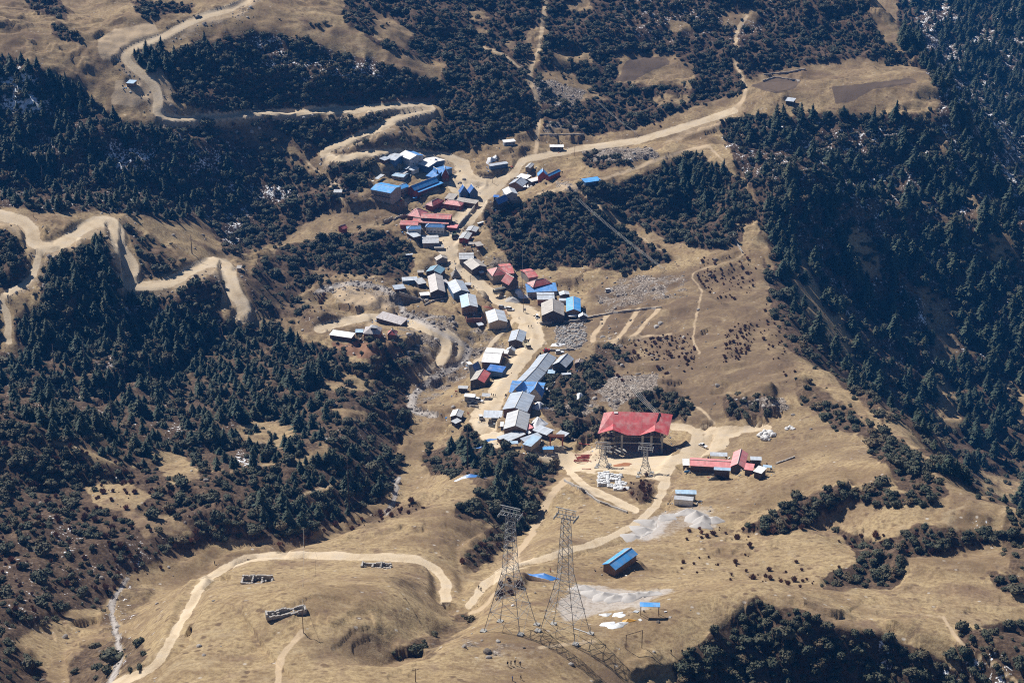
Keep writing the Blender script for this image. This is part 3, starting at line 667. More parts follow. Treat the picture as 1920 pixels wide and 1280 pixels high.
def ground_material():
    m, nt, b = new_mat('hillside_ground', .95, .08)
    L = nt.links
    pos = nd(nt, 'ShaderNodeNewGeometry').outputs['Position']
    A1 = nd(nt, 'ShaderNodeVertexColor', layer_name='earth')
    A2 = nd(nt, 'ShaderNodeVertexColor', layer_name='cover')
    A3 = nd(nt, 'ShaderNodeVertexColor', layer_name='stone')
    s1, s2, s3 = [nd(nt, 'ShaderNodeSeparateColor') for _ in range(3)]
    for a, s in ((A1, s1), (A2, s2), (A3, s3)): L.new(a.outputs[0], s.inputs[0])
    road_, path_, soil_ = s1.outputs
    wood_, snow_, fieldm = s2.outputs
    rock_, grav_, dark_ = s3.outputs
    nb = noise(nt, pos, .022, 5, .6, .6)
    nm = noise(nt, pos, .13, 5, .65, .4)
    nf = noise(nt, pos, .75, 4, .7)
    ns = noise(nt, pos, 2.6, 3, .7)
    # short dry turf
    turf = ramp(nt, nb, [(.30, (.16, .115, .072)), (.43, (.265, .195, .115)), (.55, (.375, .288, .168)), (.68, (.25, .182, .114))])
    worn = mapr(nt, nm, .52, .72)
    turf = mix(nt, math_(nt, 'MULTIPLY', worn, .55), turf, (.30, .225, .155))
    turf = mix(nt, math_(nt, 'MULTIPLY', mapr(nt, nm, .45, .30), .6), turf, (.15, .098, .06))
    tuft = mapr(nt, nf, .60, .36)
    turf = mix(nt, math_(nt, 'MULTIPLY', tuft, .55), turf, (.13, .085, .05))
    turf = mix(nt, math_(nt, 'MULTIPLY', mapr(nt, ns, .55, .75), .35), turf, (.36, .28, .18))
    nl = noise(nt, pos, .045, 6, .68, 1.2)
    turf = mix(nt, math_(nt, 'MULTIPLY', mapr(nt, nl, .53, .68), .75), turf, (.155, .105, .075))
    turf = mix(nt, math_(nt, 'MULTIPLY', mapr(nt, nl, .44, .30), .5), turf, (.37, .30, .20))
    vt = nd(nt, 'ShaderNodeTexVoronoi', feature='F1')
    vt.inputs['Scale'].default_value = .33
    L.new(pos, vt.inputs['Vector'])
    vs_ = nd(nt, 'ShaderNodeSeparateColor')
    L.new(vt.outputs['Color'], vs_.inputs[0])
    spot = math_(nt, 'MULTIPLY', mapr(nt, vt.outputs['Distance'], .42, .22), math_(nt, 'GREATER_THAN', vs_.outputs[0], .50))
    turf = mix(nt, math_(nt, 'MULTIPLY', spot, math_(nt, 'MULTIPLY', mapr(nt, nm, .42, .60), .8)), turf, (.10, .066, .045))
    pale = math_(nt, 'MULTIPLY', mapr(nt, vt.outputs['Distance'], .26, .12), math_(nt, 'LESS_THAN', vs_.outputs[1], .10))
    turf = mix(nt, math_(nt, 'MULTIPLY', pale, .8), turf, (.46, .42, .37))
    px_ = nd(nt, 'ShaderNodeSeparateXYZ')
    L.new(pos, px_.inputs[0])
    con = math_(nt, 'SINE', math_(nt, 'ADD', math_(nt, 'MULTIPLY', px_.outputs[2], 4.6), math_(nt, 'MULTIPLY', nm, 16.0)))
    turf = mix(nt, math_(nt, 'MULTIPLY', mapr(nt, con, .35, .95), .26), turf, (.15, .10, .065))
    turf = mix(nt, math_(nt, 'MULTIPLY', dark_, mapr(nt, nl, .32, .6, .35, 1.0)), turf, (.125, .088, .06))
    # leaf litter, bare twigs and brown earth under the scrub
    lit = ramp(nt, nf, [(.3, (.030, .021, .016)), (.5, (.078, .052, .036)), (.72, (.17, .12, .08))])
    lit = mix(nt, mapr(nt, nm, .54, .72, 0, .8), lit, (.17, .115, .075))
    hs = nd(nt, 'ShaderNodeHueSaturation')
    hs.inputs['Saturation'].default_value = 1.03
    L.new(turf, hs.inputs['Color'])
    turf = hs.outputs[0]
    wm = mapr(nt, math_(nt, 'ADD', wood_, math_(nt, 'MULTIPLY', math_(nt, 'SUBTRACT', nm, .5), 1.1)), .25, .75)
    col = mix(nt, wm, turf, lit)
    # bare soil, ploughed fields
    sc = mix(nt, nf, (.16, .085, .055), (.30, .175, .11))
    col = mix(nt, mapr(nt, math_(nt, 'ADD', soil_, math_(nt, 'MULTIPLY', math_(nt, 'SUBTRACT', nm, .5), .9)), .3, .7), col, sc)
    wv = nd(nt, 'ShaderNodeTexWave', bands_direction='Y')
    wv.inputs['Scale'].default_value = .32
    wv.inputs['Distortion'].default_value = 2.5
    wv.inputs['Detail'].default_value = 3
    L.new(pos, wv.inputs['Vector'])
    pf = mix(nt, wv.outputs['Fac'], (.085, .061, .045), (.135, .100, .075))
    pf = mix(nt, math_(nt, 'MULTIPLY', nf, .5), pf, (.10, .074, .056))
    col = mix(nt, mapr(nt, fieldm, .3, .6), col, pf)
    # scree and broken stone
    vo = nd(nt, 'ShaderNodeTexVoronoi', feature='F1')
    vo.inputs['Scale'].default_value = 1.5
    L.new(pos, vo.inputs['Vector'])
    vc = nd(nt, 'ShaderNodeSeparateColor')
    L.new(vo.outputs['Color'], vc.inputs[0])
    rk = ramp(nt, vc.outputs[0], [(.1, (.085, .070, .060)), (.45, (.20, .165, .135)), (.8, (.29, .245, .205)), (1, (.42, .38, .34))])
    rk = mix(nt, mapr(nt, vo.outputs['Distance'], .55, .8), rk, (.07, .055, .045))
    col = mix(nt, mapr(nt, math_(nt, 'ADD', rock_, math_(nt, 'MULTIPLY', math_(nt, 'SUBTRACT', nm, .5), 1.4)), .38, .62), col, rk)
    # trodden paths, then the roads
    pc = mix(nt, nf, (.36, .27, .175), (.46, .36, .245))
    col = mix(nt, mapr(nt, math_(nt, 'ADD', path_, math_(nt, 'MULTIPLY', math_(nt, 'SUBTRACT', nm, .5), .8)), .3, .75), col, pc)
    rd = ramp(nt, nm, [(.3, (.42, .325, .215)), (.5, (.54, .44, .31)), (.7, (.49, .415, .325))])
    rd = mix(nt, math_(nt, 'MULTIPLY', mapr(nt, nf, .5, .75), .5), rd, (.53, .43, .31))
    rd = mix(nt, math_(nt, 'MULTIPLY', mapr(nt, ns, .58, .72), .4), rd, (.25, .185, .12))
    rd = mix(nt, math_(nt, 'MULTIPLY', dark_, .55), rd, (.26, .20, .135))
    col = mix(nt, mapr(nt, math_(nt, 'ADD', road_, math_(nt, 'MULTIPLY', math_(nt, 'SUBTRACT', nf, .5), .5)), .3, .6), col, rd)
    gc = mix(nt, nm, (.34, .31, .285), (.47, .44, .42))
    col = mix(nt, mapr(nt, math_(nt, 'ADD', grav_, math_(nt, 'MULTIPLY', math_(nt, 'SUBTRACT', nf, .5), .6)), .3, .8), col, gc)
    sn = math_(nt, 'ADD', snow_, math_(nt, 'ADD', math_(nt, 'MULTIPLY', math_(nt, 'SUBTRACT', nf, .5), 2.6), math_(nt, 'MULTIPLY', math_(nt, 'SUBTRACT', nm, .5), 1.6)))
    snm = math_(nt, 'MULTIPLY', mapr(nt, sn, .70, .80), math_(nt, 'GREATER_THAN', snow_, .02))
    col = mix(nt, snm, col, (.80, .83, .88))
    L.new(col, b.inputs['Base Color'])
    bp = nd(nt, 'ShaderNodeBump')
    bp.inputs['Strength'].default_value = .42
    bp.inputs['Distance'].default_value = .5
    L.new(math_(nt, 'ADD', nf, math_(nt, 'MULTIPLY', ns, .45)), bp.inputs['Height'])
    L.new(bp.outputs[0], b.inputs['Normal'])
    return m
GROUND_MAT = ground_material()

def build_ground():
    PU, PV = project(GX, GY, H)
    wn1, wn2 = fbm(GX, GY, 9, 3, 91), fbm(GX, GY, 9, 3, 131)
    s = FPX / np.hypot(RR, CAMZ - H)
    U, V = PU + wn1 * 1.7 * s, PV + wn2 * 1.1 * s
    U2, V2 = PU + wn1 * .75 * s, PV + wn2 * .4 * s
    veg = np.clip(np.maximum(np.maximum(look(conif, U, V), look(shrub, U, V)), look(russ, U, V) * .7), 0, 1)
    rd = np.maximum(look(road, U2, V2), look(yard, U, V) * .9)
    fl = np.maximum(look(blur(field, 1), U2, V2), 0)
    bd = look(blur(bed, 1), U2, V2)
    cols = dict(earth=(rd, look(path, U2, V2), look(soil, U, V)), cover=(veg * (1 - np.clip(rd * 1.3, 0, 1)), look(snow, U, V) * (.45 + .55 * np.clip(veg * 1.5, 0, 1)), fl), stone=(np.maximum(look(rock, U, V), bd), np.maximum(look(gravel, U, V), bd * .62), look(dark, U2, V2)))
    idx = np.arange(NR * NA).reshape(NR, NA)
    F = np.stack([idx[:-1, :-1], idx[:-1, 1:], idx[1:, 1:], idx[1:, :-1]], -1).reshape(-1, 4)
    F = F[:, ::-1].copy()
    fm = lambda a: (a[:-1, :-1] + a[1:, 1:]).reshape(-1) / 2
    kind = np.zeros(len(F), int)
    kind[fm(bd) > .5] = 3
    kind[fm(fl) > .5] = 2
    kind[fm(rd) > .5] = 1
    V3 = np.stack([GX, GY, H], -1).reshape(-1, 3)
    for k, name in enumerate(('hillside', 'dirt_road', 'ploughed_field', 'stream_bed')):
        f = F[kind == k]
        used, inv = np.unique(f, return_inverse=True)
        f = inv.reshape(-1, 4)
        me = bpy.data.meshes.new(name)
        me.vertices.add(len(used)); me.loops.add(f.size); me.polygons.add(len(f))
        me.vertices.foreach_set('co', V3[used].ravel())
        me.loops.foreach_set('vertex_index', f.ravel().astype(np.int32))
        me.polygons.foreach_set('loop_start', np.arange(0, f.size, 4, dtype=np.int32))
        me.polygons.foreach_set('loop_total', np.full(len(f), 4, np.int32))
        me.update(calc_edges=True)
        me.polygons.foreach_set('use_smooth', np.ones(len(f), bool))
        for an, ch in cols.items():
            at = me.color_attributes.new(an, 'FLOAT_COLOR', 'POINT')
            c4 = np.ones((len(used), 4), np.float32)
            for q in range(3): c4[:, q] = ch[q].reshape(-1)[used]
            at.data.foreach_set('color', c4.ravel())
        me.materials.append(GROUND_MAT)
        o = bpy.data.objects.new(name, me)
        o['kind'] = 'structure'
        o['label'] = {'hillside': 'dry brown grass hillsides with scrub earth around the village', 'dirt_road': 'pale dirt roads and yards winding through the village',
                      'ploughed_field': 'dark ploughed fields on the high meadow spurs', 'stream_bed': 'grey stony stream bed below the village'}[name]
        C.objects.link(o)
# ---------------------------------------------------------------- vegetation
def leaf_mat(name, c1, c2, c3, rough=.75):
    m, nt, b = new_mat(name, rough, .25)
    oi = nd(nt, 'ShaderNodeObjectInfo')
    pos = nd(nt, 'ShaderNodeNewGeometry')
    c = ramp(nt, oi.outputs['Random'], [(0, c1), (.5, c2), (.85, c3), (1, tuple(q * f for q, f in zip(c3, (1.7, 1.2, .95))))])
    n = noise(nt, pos.outputs['Position'], .9, 3, .7)
    c = mix(nt, mapr(nt, n, .35, .7), c, c3)
    c = mix(nt, mapr(nt, pos.outputs['Random Per Island'], .55, 1., 0, .5), c, tuple(min(1, k * 1.9) for k in c2))
    nt.links.new(c, b.inputs['Base Color'])
    return m
M_CON = leaf_mat('fir_needles', (.017, .034, .026), (.029, .050, .035), (.052, .064, .036))
M_SHR = leaf_mat('evergreen_leaves', (.026, .040, .027), (.046, .057, .035), (.088, .080, .050))
M_RUS = leaf_mat('bare_russet_twigs', (.14, .080, .066), (.18, .105, .085), (.22, .14, .10), .9)
M_BARK, _nt, _b = new_mat('grey_bark', .95)
_b.inputs['Base Color'].default_value = (.085, .062, .048, 1)
M_DEAD, _nt, _b = new_mat('bleached_dead_wood', .95)
_b.inputs['Base Color'].default_value = (.17, .15, .13, 1)

def mesh_from(name, V, F, mat, smooth=False):
    me = bpy.data.meshes.new(name)
    me.from_pydata([tuple(v) for v in V], [], [tuple(f) for f in F])
    if mat: me.materials.append(mat)
    if smooth: me.polygons.foreach_set('use_smooth', [True] * len(me.polygons))
    me.update()
    return me
def icoball(r, sq, jit, rg, seg=7, rings=4):
    V, F = [], []
    for i in range(rings + 1):
        ph = math.pi * i / rings * .62
        for k in range(seg):
            a = 2 * math.pi * k / seg
            q = r * (1 + rg.uniform(-jit, jit))
            V.append((q * math.sin(ph) * math.cos(a), q * math.sin(ph) * math.sin(a), sq * q * math.cos(ph)))
    for i in range(rings):
        for k in range(seg):
            F.append((i * seg + k, (i + 1) * seg + k, (i + 1) * seg + (k + 1) % seg, i * seg + (k + 1) % seg))
    return V, F
def shrub_mesh(k):
    rg = np.random.default_rng(100 + k)
    V, F = [], []
    lobes = [(rg.uniform(-.55, .55), rg.uniform(-.55, .55), rg.uniform(.35, .8), rg.uniform(.45, .75)) for _ in range(6)]
    for lx, ly, lz, lr in lobes:
        v, f = icoball(lr * .78, .85, .15, rg)
        o = len(V)
        V += [(x + lx, y + ly, z + lz - .1) for x, y, z in v]
        F += [tuple(i + o for i in q) for q in f]
        for _ in range(34):
            d = rg.normal(size=3); d[2] = abs(d[2]) * .9 - .15
            d /= np.linalg.norm(d)
            p = np.array((lx, ly, lz - .1)) + d * lr * rg.uniform(.7, 1.08)
            n = d + rg.normal(size=3) * .55
            t = np.cross(n, rg.normal(size=3)); t /= np.linalg.norm(t)
            b2 = np.cross(n, t); b2 /= np.linalg.norm(b2)
            s = rg.uniform(.09, .19)
            o = len(V)
            V += [p - t * s, p + b2 * s * .8, p + t * s, p - b2 * s * .8]
            F.append((o, o + 1, o + 2, o + 3))
    return mesh_from('evergreen_shrub', V, F, M_SHR)
def conifer_mesh(k):
    rg = np.random.default_rng(200 + k)
    V, F = [], []
    ph, wdt = rg.uniform(0, 6.28, 3), rg.uniform(.20, .27)
    pw = rg.uniform(.65, 1.0)
    def rad(z, a):
        t = (z - .06) / .94
        return wdt * max(0, 1 - t) ** pw * (1 + .22 * math.sin(2 * a + ph[0] + 5 * z) + .18 * math.sin(3 * a + ph[1] - 9 * z)) * (.78 + .34 * abs(math.sin(11 * z + ph[2]))) + .012
    n = 7
    for z in (.10, .3, .52, .74, .99):          # dark inner cone
        V += [(.58 * rad(z, 6.283 * q / n) * math.cos(6.283 * q / n), .58 * rad(z, 6.283 * q / n) * math.sin(6.283 * q / n), z) for q in range(n)]
    for i in range(4):
        F += [(i * n + q, i * n + (q + 1) % n, (i + 1) * n + (q + 1) % n, (i + 1) * n + q) for q in range(n)]
    for _ in range(210):
        z = .08 + .9 * (1 - math.sqrt(rg.uniform(0, 1)) * .98) if rg.random() < .75 else rg.uniform(.1, .97)
        a = rg.uniform(0, 6.283)
        q = rad(z, a) * rg.uniform(.62, 1.12)
        c, s = math.cos(a), math.sin(a)
        L = (.045 + .075 * (1 - z)) * rg.uniform(.7, 1.3)
        wd = L * rg.uniform(.35, .6)
        out = np.array((c, s, -.55 + rg.uniform(-.3, .35)))
        sd = np.array((-s, c, rg.uniform(-.3, .3)))
        p = np.array((c * q, s * q, z))
        o = len(V)
        V += [p - out * L * .7, p + sd * wd, p + out * L, p - sd * wd]
        F.append((o, o + 1, o + 2, o + 3))
    return mesh_from('fir_crown', V, F, M_CON)
def trunk_mesh(h=.97, r=.018):
    V, F = [], []
    for i, (z, q) in enumerate(((-.05, r * 1.3), (.1, r), (.5, r * .7), (h, r * .12))):
        V += [(q * math.cos(a), q * math.sin(a), z) for a in np.linspace(0, 6.283, 7)[:6]]
    for i in range(3):
        F += [(i * 6 + k, i * 6 + (k + 1) % 6, i * 6 + 6 + (k + 1) % 6, i * 6 + 6 + k) for k in range(6)]
    return mesh_from('fir_trunk', V, F, M_BARK, True)
def russet_mesh(k):
    rg = np.random.default_rng(300 + k)
    V, F = [], []
    for _ in range(150):
        a, s = rg.uniform(0, 6.283), math.sqrt(rg.uniform(0, 1))
        bx, by = s * .25 * math.cos(a), s * .25 * math.sin(a)
        tip = np.array((s * math.cos(a) * rg.uniform(.6, 1), s * math.sin(a) * rg.uniform(.6, 1), (1.25 - .55 * s * s) * rg.uniform(.65, 1.05)))
        b0 = np.array((bx, by, -.05))
        wv = np.array((-math.sin(a + rg.uniform(-1, 1)), math.cos(a + rg.uniform(-1, 1)), 0)) * rg.uniform(.035, .085)
        mid = (b0 + tip) / 2 + np.array((0, 0, .12))
        o = len(V)
        V += [b0, mid - wv, tip, mid + wv]
        F.append((o, o + 1, o + 2, o + 3))
    return mesh_from('russet_bush', V, F, M_RUS)
SHR_ME = [shrub_mesh(k) for k in range(6)]
CON_ME = [conifer_mesh(k) for k in range(7)]
RUS_ME = [russet_mesh(k) for k in range(4)]
TRUNK_ME = trunk_mesh()

def scatter(cvs, cell_m, seed, pw=1.0, umin=-150, umax=2070, vmin=-120, vmax=1400, warp=1.0, extra=None):
    """jittered picture grid, cell scaled with distance -> world points where the mask says so"""
    rg = np.random.default_rng(seed)
    us, vs = [], []
    v = vmin
    while v < vmax:
        s = float(np.interp(v, _pv[::-1], _ps[::-1]))
        cx, cy = cell_m * s, cell_m * s * .62
        n = int((umax - umin) / cx)
        us.append(umin + (np.arange(n) + rg.uniform(-.1, 1.1, n)) * cx)
        vs.append(v + rg.uniform(0, 1, n) * cy)
        v += cy
    u, v = np.concatenate(us), np.concatenate(vs)
    s = np.interp(v, _pv[::-1], _ps[::-1])
    keep0 = look(blur(cvs, 3), u, v) > .02
    u, v, s = u[keep0], v[keep0], s[keep0]
    P = cast(u, v)
    wx, wy = fbm(P[:, 0], P[:, 1], 9, 3, 91), fbm(P[:, 0], P[:, 1], 9, 3, 131)
    m = look(cvs, u + warp * wx * 2.2 * s, v + warp * wy * 1.5 * s)
    g = .5 + .5 * fbm(P[:, 0], P[:, 1], 26, 3, seed) / 1.2
    p = np.clip(m - .9 * (1 - m) * (1 - g) * 1.2, 0, 1) ** pw * (1 - .85 * np.clip(look(snow, u, v) * 1.6, 0, 1) * (fbm(P[:, 0], P[:, 1], 12, 2, 400 ) > .05))
    if extra is not None: p = np.maximum(p, extra(P, u, v))
    k = rg.uniform(0, 1, len(u)) < p
    return P[k], u[k], v[k], FPX / np.sqrt(P[k, 0] ** 2 + P[k, 1] ** 2 + (P[k, 2] - CAMZ) ** 2)
def stuff(name, label, meshes, P, sc, rot, var):
    me = bpy.data.meshes.new(name)
    me.vertices.add(len(P))
    me.vertices.foreach_set('co', P.astype(np.float32).ravel())
    for an, tp, val in (('size', 'FLOAT_VECTOR', sc), ('turn', 'FLOAT_VECTOR', rot), ('pick', 'INT', var)):
        a = me.attributes.new(an, tp, 'POINT')
        a.data.foreach_set('value' if tp == 'INT' else 'vector', (val.astype(np.int32) if tp == 'INT' else val.astype(np.float32)).ravel())
    o = bpy.data.objects.new(name, me)
    o['kind'] = 'stuff'
    o['label'] = label
    C.objects.link(o)
    ng = bpy.data.node_groups.new(name, 'GeometryNodeTree')
    ng.interface.new_socket('Geometry', in_out='INPUT', socket_type='NodeSocketGeometry')
    ng.interface.new_socket('Geometry', in_out='OUTPUT', socket_type='NodeSocketGeometry')
    gi, go = ng.nodes.new('NodeGroupInput'), ng.nodes.new('NodeGroupOutput')
    jn = ng.nodes.new('GeometryNodeJoinGeometry')
    for mm in meshes:
        src = bpy.data.objects.get('src_' + mm.name)
        if src is None: src = bpy.data.objects.new('src_' + mm.name, mm)
        oi = ng.nodes.new('GeometryNodeObjectInfo')
        oi.inputs['Object'].default_value = src
        oi.inputs['As Instance'].default_value = False
        gt = ng.nodes.new('GeometryNodeGeometryToInstance')
        ng.links.new(oi.outputs['Geometry'], gt.inputs[0])
        ng.links.new(gt.outputs[0], jn.inputs[0])
    ip = ng.nodes.new('GeometryNodeInstanceOnPoints')
    ip.inputs['Pick Instance'].default_value = True
    ng.links.new(gi.outputs[0], ip.inputs['Points'])
    ng.links.new(jn.outputs[0], ip.inputs['Instance'])
    for an, tp, sk in (('size', 'FLOAT_VECTOR', 'Scale'), ('turn', 'FLOAT_VECTOR', 'Rotation'), ('pick', 'INT', 'Instance Index')):
        na = ng.nodes.new('GeometryNodeInputNamedAttribute')
        na.data_type = tp
        na.inputs['Name'].default_value = an
        ng.links.new(na.outputs['Attribute'], ip.inputs[sk])
    ng.links.new(ip.outputs[0], go.inputs[0])
    md = o.modifiers.new('scatter', 'NODES')
    md.node_group = ng
    return o
def zone(u, v):
    """where in the landscape a plant stands, in words"""
    if v < 420 and u < 700: return 'the snow-flecked slopes beyond the zigzag road'
    if v < 300: return 'the far hillsides above the whole village'
    if u > 1400 and v > 1080: return 'the dark bank under the bare ridge'
    if u > 1420: return 'the steep forested flank below the ploughed plateau'
    if 900 < u < 1450 and v < 520: return 'the wooded hill beside the upper street'
    if u < 800 and v < 700: return 'the ridge of the zigzag road'
    if u < 640 and v < 1050: return 'the shady forest slope below the zigzag road'
    if u < 420: return 'the stony stream gully outside the loop track'
    if u > 1000 and v < 860: return 'the slopes between street and red station'
    if v < 1030: return 'the wooded gully below the village shacks'
    return 'the grassy hills around the lattice towers'
def stone_mat():
    m, nt, b = new_mat('stray_stone', .95, .1)
    oi = nd(nt, 'ShaderNodeObjectInfo')
    nt.links.new(ramp(nt, oi.outputs['Random'], [(0, (.12, .10, .085)), (.5, (.26, .235, .215)), (.85, (.38, .355, .33)), (1, (.60, .58, .56))]), b.inputs['Base Color'])
    return m
M_STRAY = stone_mat()
def scrap_mat():
    m, nt, b = new_mat('weathered_scrap', .85, .2)
    oi = nd(nt, 'ShaderNodeObjectInfo')
    c = nd(nt, 'ShaderNodeValToRGB')
    c.color_ramp.interpolation = 'CONSTANT'
    e = c.color_ramp.elements
    cols = [(.12, .085, .06), (.22, .16, .11), (.30, .27, .24), (.07, .06, .055), (.55, .55, .55), (.10, .08, .07), (.38, .40, .43), (.06, .20, .45), (.34, .08, .06), (.16, .12, .09), (.68, .68, .66), (.045, .04, .04)]
    while len(e) < len(cols): e.new(.5)
    for i, q in enumerate(cols): e[i].position, e[i].color = i / len(cols), (*q, 1)
    nt.links.new(oi.outputs['Random'], c.inputs[0])
    nt.links.new(c.outputs[0], b.inputs['Base Color'])
    return m
M_SCRAP = scrap_mat()
def plant():
    hit = lambda P: np.ones(len(P), bool)
    # evergreen scrub
    halo = canvas()
    for pts, q in (([(380, 200), (900, 200), (900, 600), (380, 600)], .07), ([(-200, 420), (900, 420), (900, 1010), (-200, 1230)], .13), ([(1000, 560), (1480, 480), (1640, 860), (1000, 860)], .06), ([(-200, -150), (700, -150), (700, 110), (-200, 110)], .012), ([(600, -150), (1780, -150), (1780, 260), (600, 260)], .12), ([(1380, 220), (2100, 220), (2100, 1050), (1560, 820)], .2), ([(1260, 1080), (2000, 1080), (2000, 1400), (1260, 1400)], .03)):
        fill(halo, pts, q)
    halo *= np.clip(1 - 1.6 * np.clip(blur(yard, 2) + blur(road, 1) + path + bed + blur(field, 2), 0, 1), 0, 1)
    P, u, v, s = scatter(shrub, 3.0, 5, warp=.8, extra=lambda P, u, v: look(halo, u, v) * (.3 + 2.4 * np.clip(.5 + fbm(P[:, 0], P[:, 1], 40, 3, 612), 0, 1) ** 2))
    r = np.random.default_rng(50)
    n = len(P)
    size = r.gamma(6, .26, n).clip(.6, 3.3) * np.where(v > 1000, .82, 1.0) * (1 + .25 * r.normal(size=n)).clip(.6, 1.5)
    hgt = size * r.uniform(.6, 1.1, n)
    sc = np.stack([size, size * r.uniform(.8, 1.2, n), hgt], 1)
    rot = np.stack([np.zeros(n), np.zeros(n), r.uniform(0, 6.283, n)], 1)
    var = r.integers(0, len(SHR_ME), n)
    infr = (u > 5) & (u < 1915) & (v > 5) & (v < 1275)
    order = np.argsort(-(size * s) * infr)
    top, rest = order[:290], order[290:]
    for i in top:
        o = bpy.data.objects.new('evergreen_shrub', SHR_ME[var[i]])
        C.objects.link(o)
        o.location = P[i]; o.scale = sc[i]; o.rotation_euler = rot[i]
        z = zone(u[i], v[i])
        o['label'] = 'round dark evergreen shrub on ' + z
        o['category'] = 'shrub'
        o['group'] = 'evergreen shrubs on ' + z
    stuff('evergreen_scrub', 'dark evergreen scrub covering the hillsides', SHR_ME, P[rest], sc[rest], rot[rest], var[rest])
    # conifers
    P, u, v, s = scatter(conif, 3.3, 6, warp=1.2)
    n = len(P)
    h = r.gamma(5, 1.15, n).clip(2.2, 13) * np.where(u > 1400, 1.35, 1.0) * np.where(u < 700, .86, 1) * np.where(v > 830, .92, 1)
    wd = h * r.uniform(.9, 1.5, n) * (10 / (h + 3)) ** .3
    sc = np.stack([wd, wd, h], 1)
    rot = np.stack([r.normal(0, .03, n), r.normal(0, .03, n), r.uniform(0, 6.283, n)], 1)
    var = r.integers(0, len(CON_ME), n)
    infr = (u > 5) & (u < 1915) & (v > 25) & (v < 1275)
    order = np.argsort(-(h * s) * infr)
    top, rest = order[:280], order[280:]
    for i in top:
        t = bpy.data.objects.new('fir_tree', None)
        C.objects.link(t)
        t.location = P[i]; t.scale = sc[i]; t.rotation_euler = rot[i]
        t.empty_display_size = .2
        z = zone(u[i], v[i])
        t['label'] = 'dark green fir tree on ' + z
        t['category'] = 'fir tree'
        t['group'] = 'fir trees on ' + z
        for nm, me in (('crown', CON_ME[var[i]]), ('trunk', TRUNK_ME)):
            c = bpy.data.objects.new(nm, me)
            C.objects.link(c)
            c.parent = t
    stuff('fir_forest', 'dark fir forest on the steep slopes', CON_ME, P[rest], sc[rest], rot[rest], var[rest])
    # bare russet bushes: thickets plus loners on the turf
    lone = canvas()
    for pts, q in (([(260, 1080), (440, 1060), (420, 1110), (620, 1180), (640, 1280), (300, 1290)], .14), ([(840, 1200), (1150, 1180), (1280, 1260), (1100, 1290), (600, 1290)], .05), ([(1190, 1100), (1420, 1090), (1320, 1180), (1220, 1180)], .5),
                   ([(1200, 980), (1400, 970), (1660, 1000), (1660, 1100), (1200, 1110)], .22), ([(1640, 1060), (1850, 1000), (1880, 1150), (1600, 1150)], .12), ([(1110, 560), (1300, 500), (1480, 500), (1500, 740), (1300, 760), (1120, 730)], .34),
                   ([(720, 940), (900, 880), (900, 1020), (500, 1040)], .03), ([(0, 0), (700, 0), (700, 90), (0, 90)], .012), ([(380, 215), (1480, 215), (1480, 700), (380, 700)], .05), ([(380, 700), (900, 700), (900, 900), (380, 900)], .08), ([(1000, 860), (1900, 800), (1900, 1000), (1000, 1000)], .02), ([(700, 0), (1760, 0), (1760, 220), (700, 220)], .10), ([(0, 850), (420, 850), (420, 1200), (0, 1200)], .22), ([(1420, 250), (1920, 250), (1920, 980), (1420, 700)], .25), ([(0, 480), (620, 480), (620, 860), (0, 860)], .18)):
        fill(lone, pts, q)
    cov = np.maximum(np.maximum(conif, shrub), np.clip(yard + road + path, 0, 1))
    lone *= np.clip(1 - 2 * cov, 0, 1)
    P, u, v, s = scatter(russ, 2.2, 8, warp=.9, extra=lambda P, u, v: look(lone, u, v) * (.4 + 2.6 * np.clip(.5 + fbm(P[:, 0], P[:, 1], 34, 3, 611), 0, 1) ** 2))
    n = len(P)
    size = r.gamma(4, .26, n).clip(.4, 2.1) * np.where((u > 1080) & (v < 800), .75, 1)
    sc = np.stack([size, size, size * r.uniform(.8, 1.2, n)], 1)
    rot = np.stack([np.zeros(n), np.zeros(n), r.uniform(0, 6.283, n)], 1)
    var = r.integers(0, len(RUS_ME), n)
    infr = (u > 5) & (u < 1915) & (v > 5) & (v < 1275)
    order = np.argsort(-(size * s) * infr)
    top, rest = order[:270], order[270:]
    for i in top:
        o = bpy.data.objects.new('russet_bush', RUS_ME[var[i]])
        C.objects.link(o)
        o.location = P[i]; o.scale = sc[i]; o.rotation_euler = rot[i]
        z = zone(u[i], v[i])
        o['label'] = 'bare reddish brown bush on ' + z
        o['category'] = 'bush'
        o['group'] = 'bare russet bushes on ' + z
    stuff('russet_thicket', 'bare reddish brown thickets along the gullies and on the turf', RUS_ME, P[rest], sc[rest], rot[rest], var[rest])
    # loose stones
    stony = np.clip(blur(rock, 1) * .8 + blur(bed, 1) * .9, 0, 1)
    for pts, q in (([(560, 500), (1120, 500), (1120, 800), (560, 800)], .10), ([(880, 1080), (1300, 1080), (1300, 1260), (880, 1260)], .05), ([(1000, 480), (1350, 480), (1350, 800), (1000, 800)], .06), ([(600, 230), (1120, 230), (1120, 480), (600, 480)], .05), ([(1060, 760), (1560, 760), (1560, 960), (1060, 960)], .03), ([(0, 880), (440, 880), (440, 1280), (0, 1280)], .05), ([(0, 380), (480, 380), (480, 620), (0, 620)], .06)):
        fill(stony, pts, q) if False else None
        c2 = canvas(); fill(c2, pts, q); stony = np.maximum(stony, c2 * (1 - np.clip(yard + road, 0, 1)))
    P, u, v, s = scatter(stony, 1.7, 9, warp=1.5, extra=lambda P, u, v: .5 * look(stony, u, v))
    k = look(road, u, v) < .3
    P = P[k]
    n = len(P)
    size = r.gamma(2.0, .24, n).clip(.15, 1.6)
    sc = np.stack([size, size * r.uniform(.7, 1.1, n), size * r.uniform(.5, .9, n)], 1)
    rot = r.uniform(0, 6.28, (n, 3)) * np.array((.1, .1, 1))
    st = []
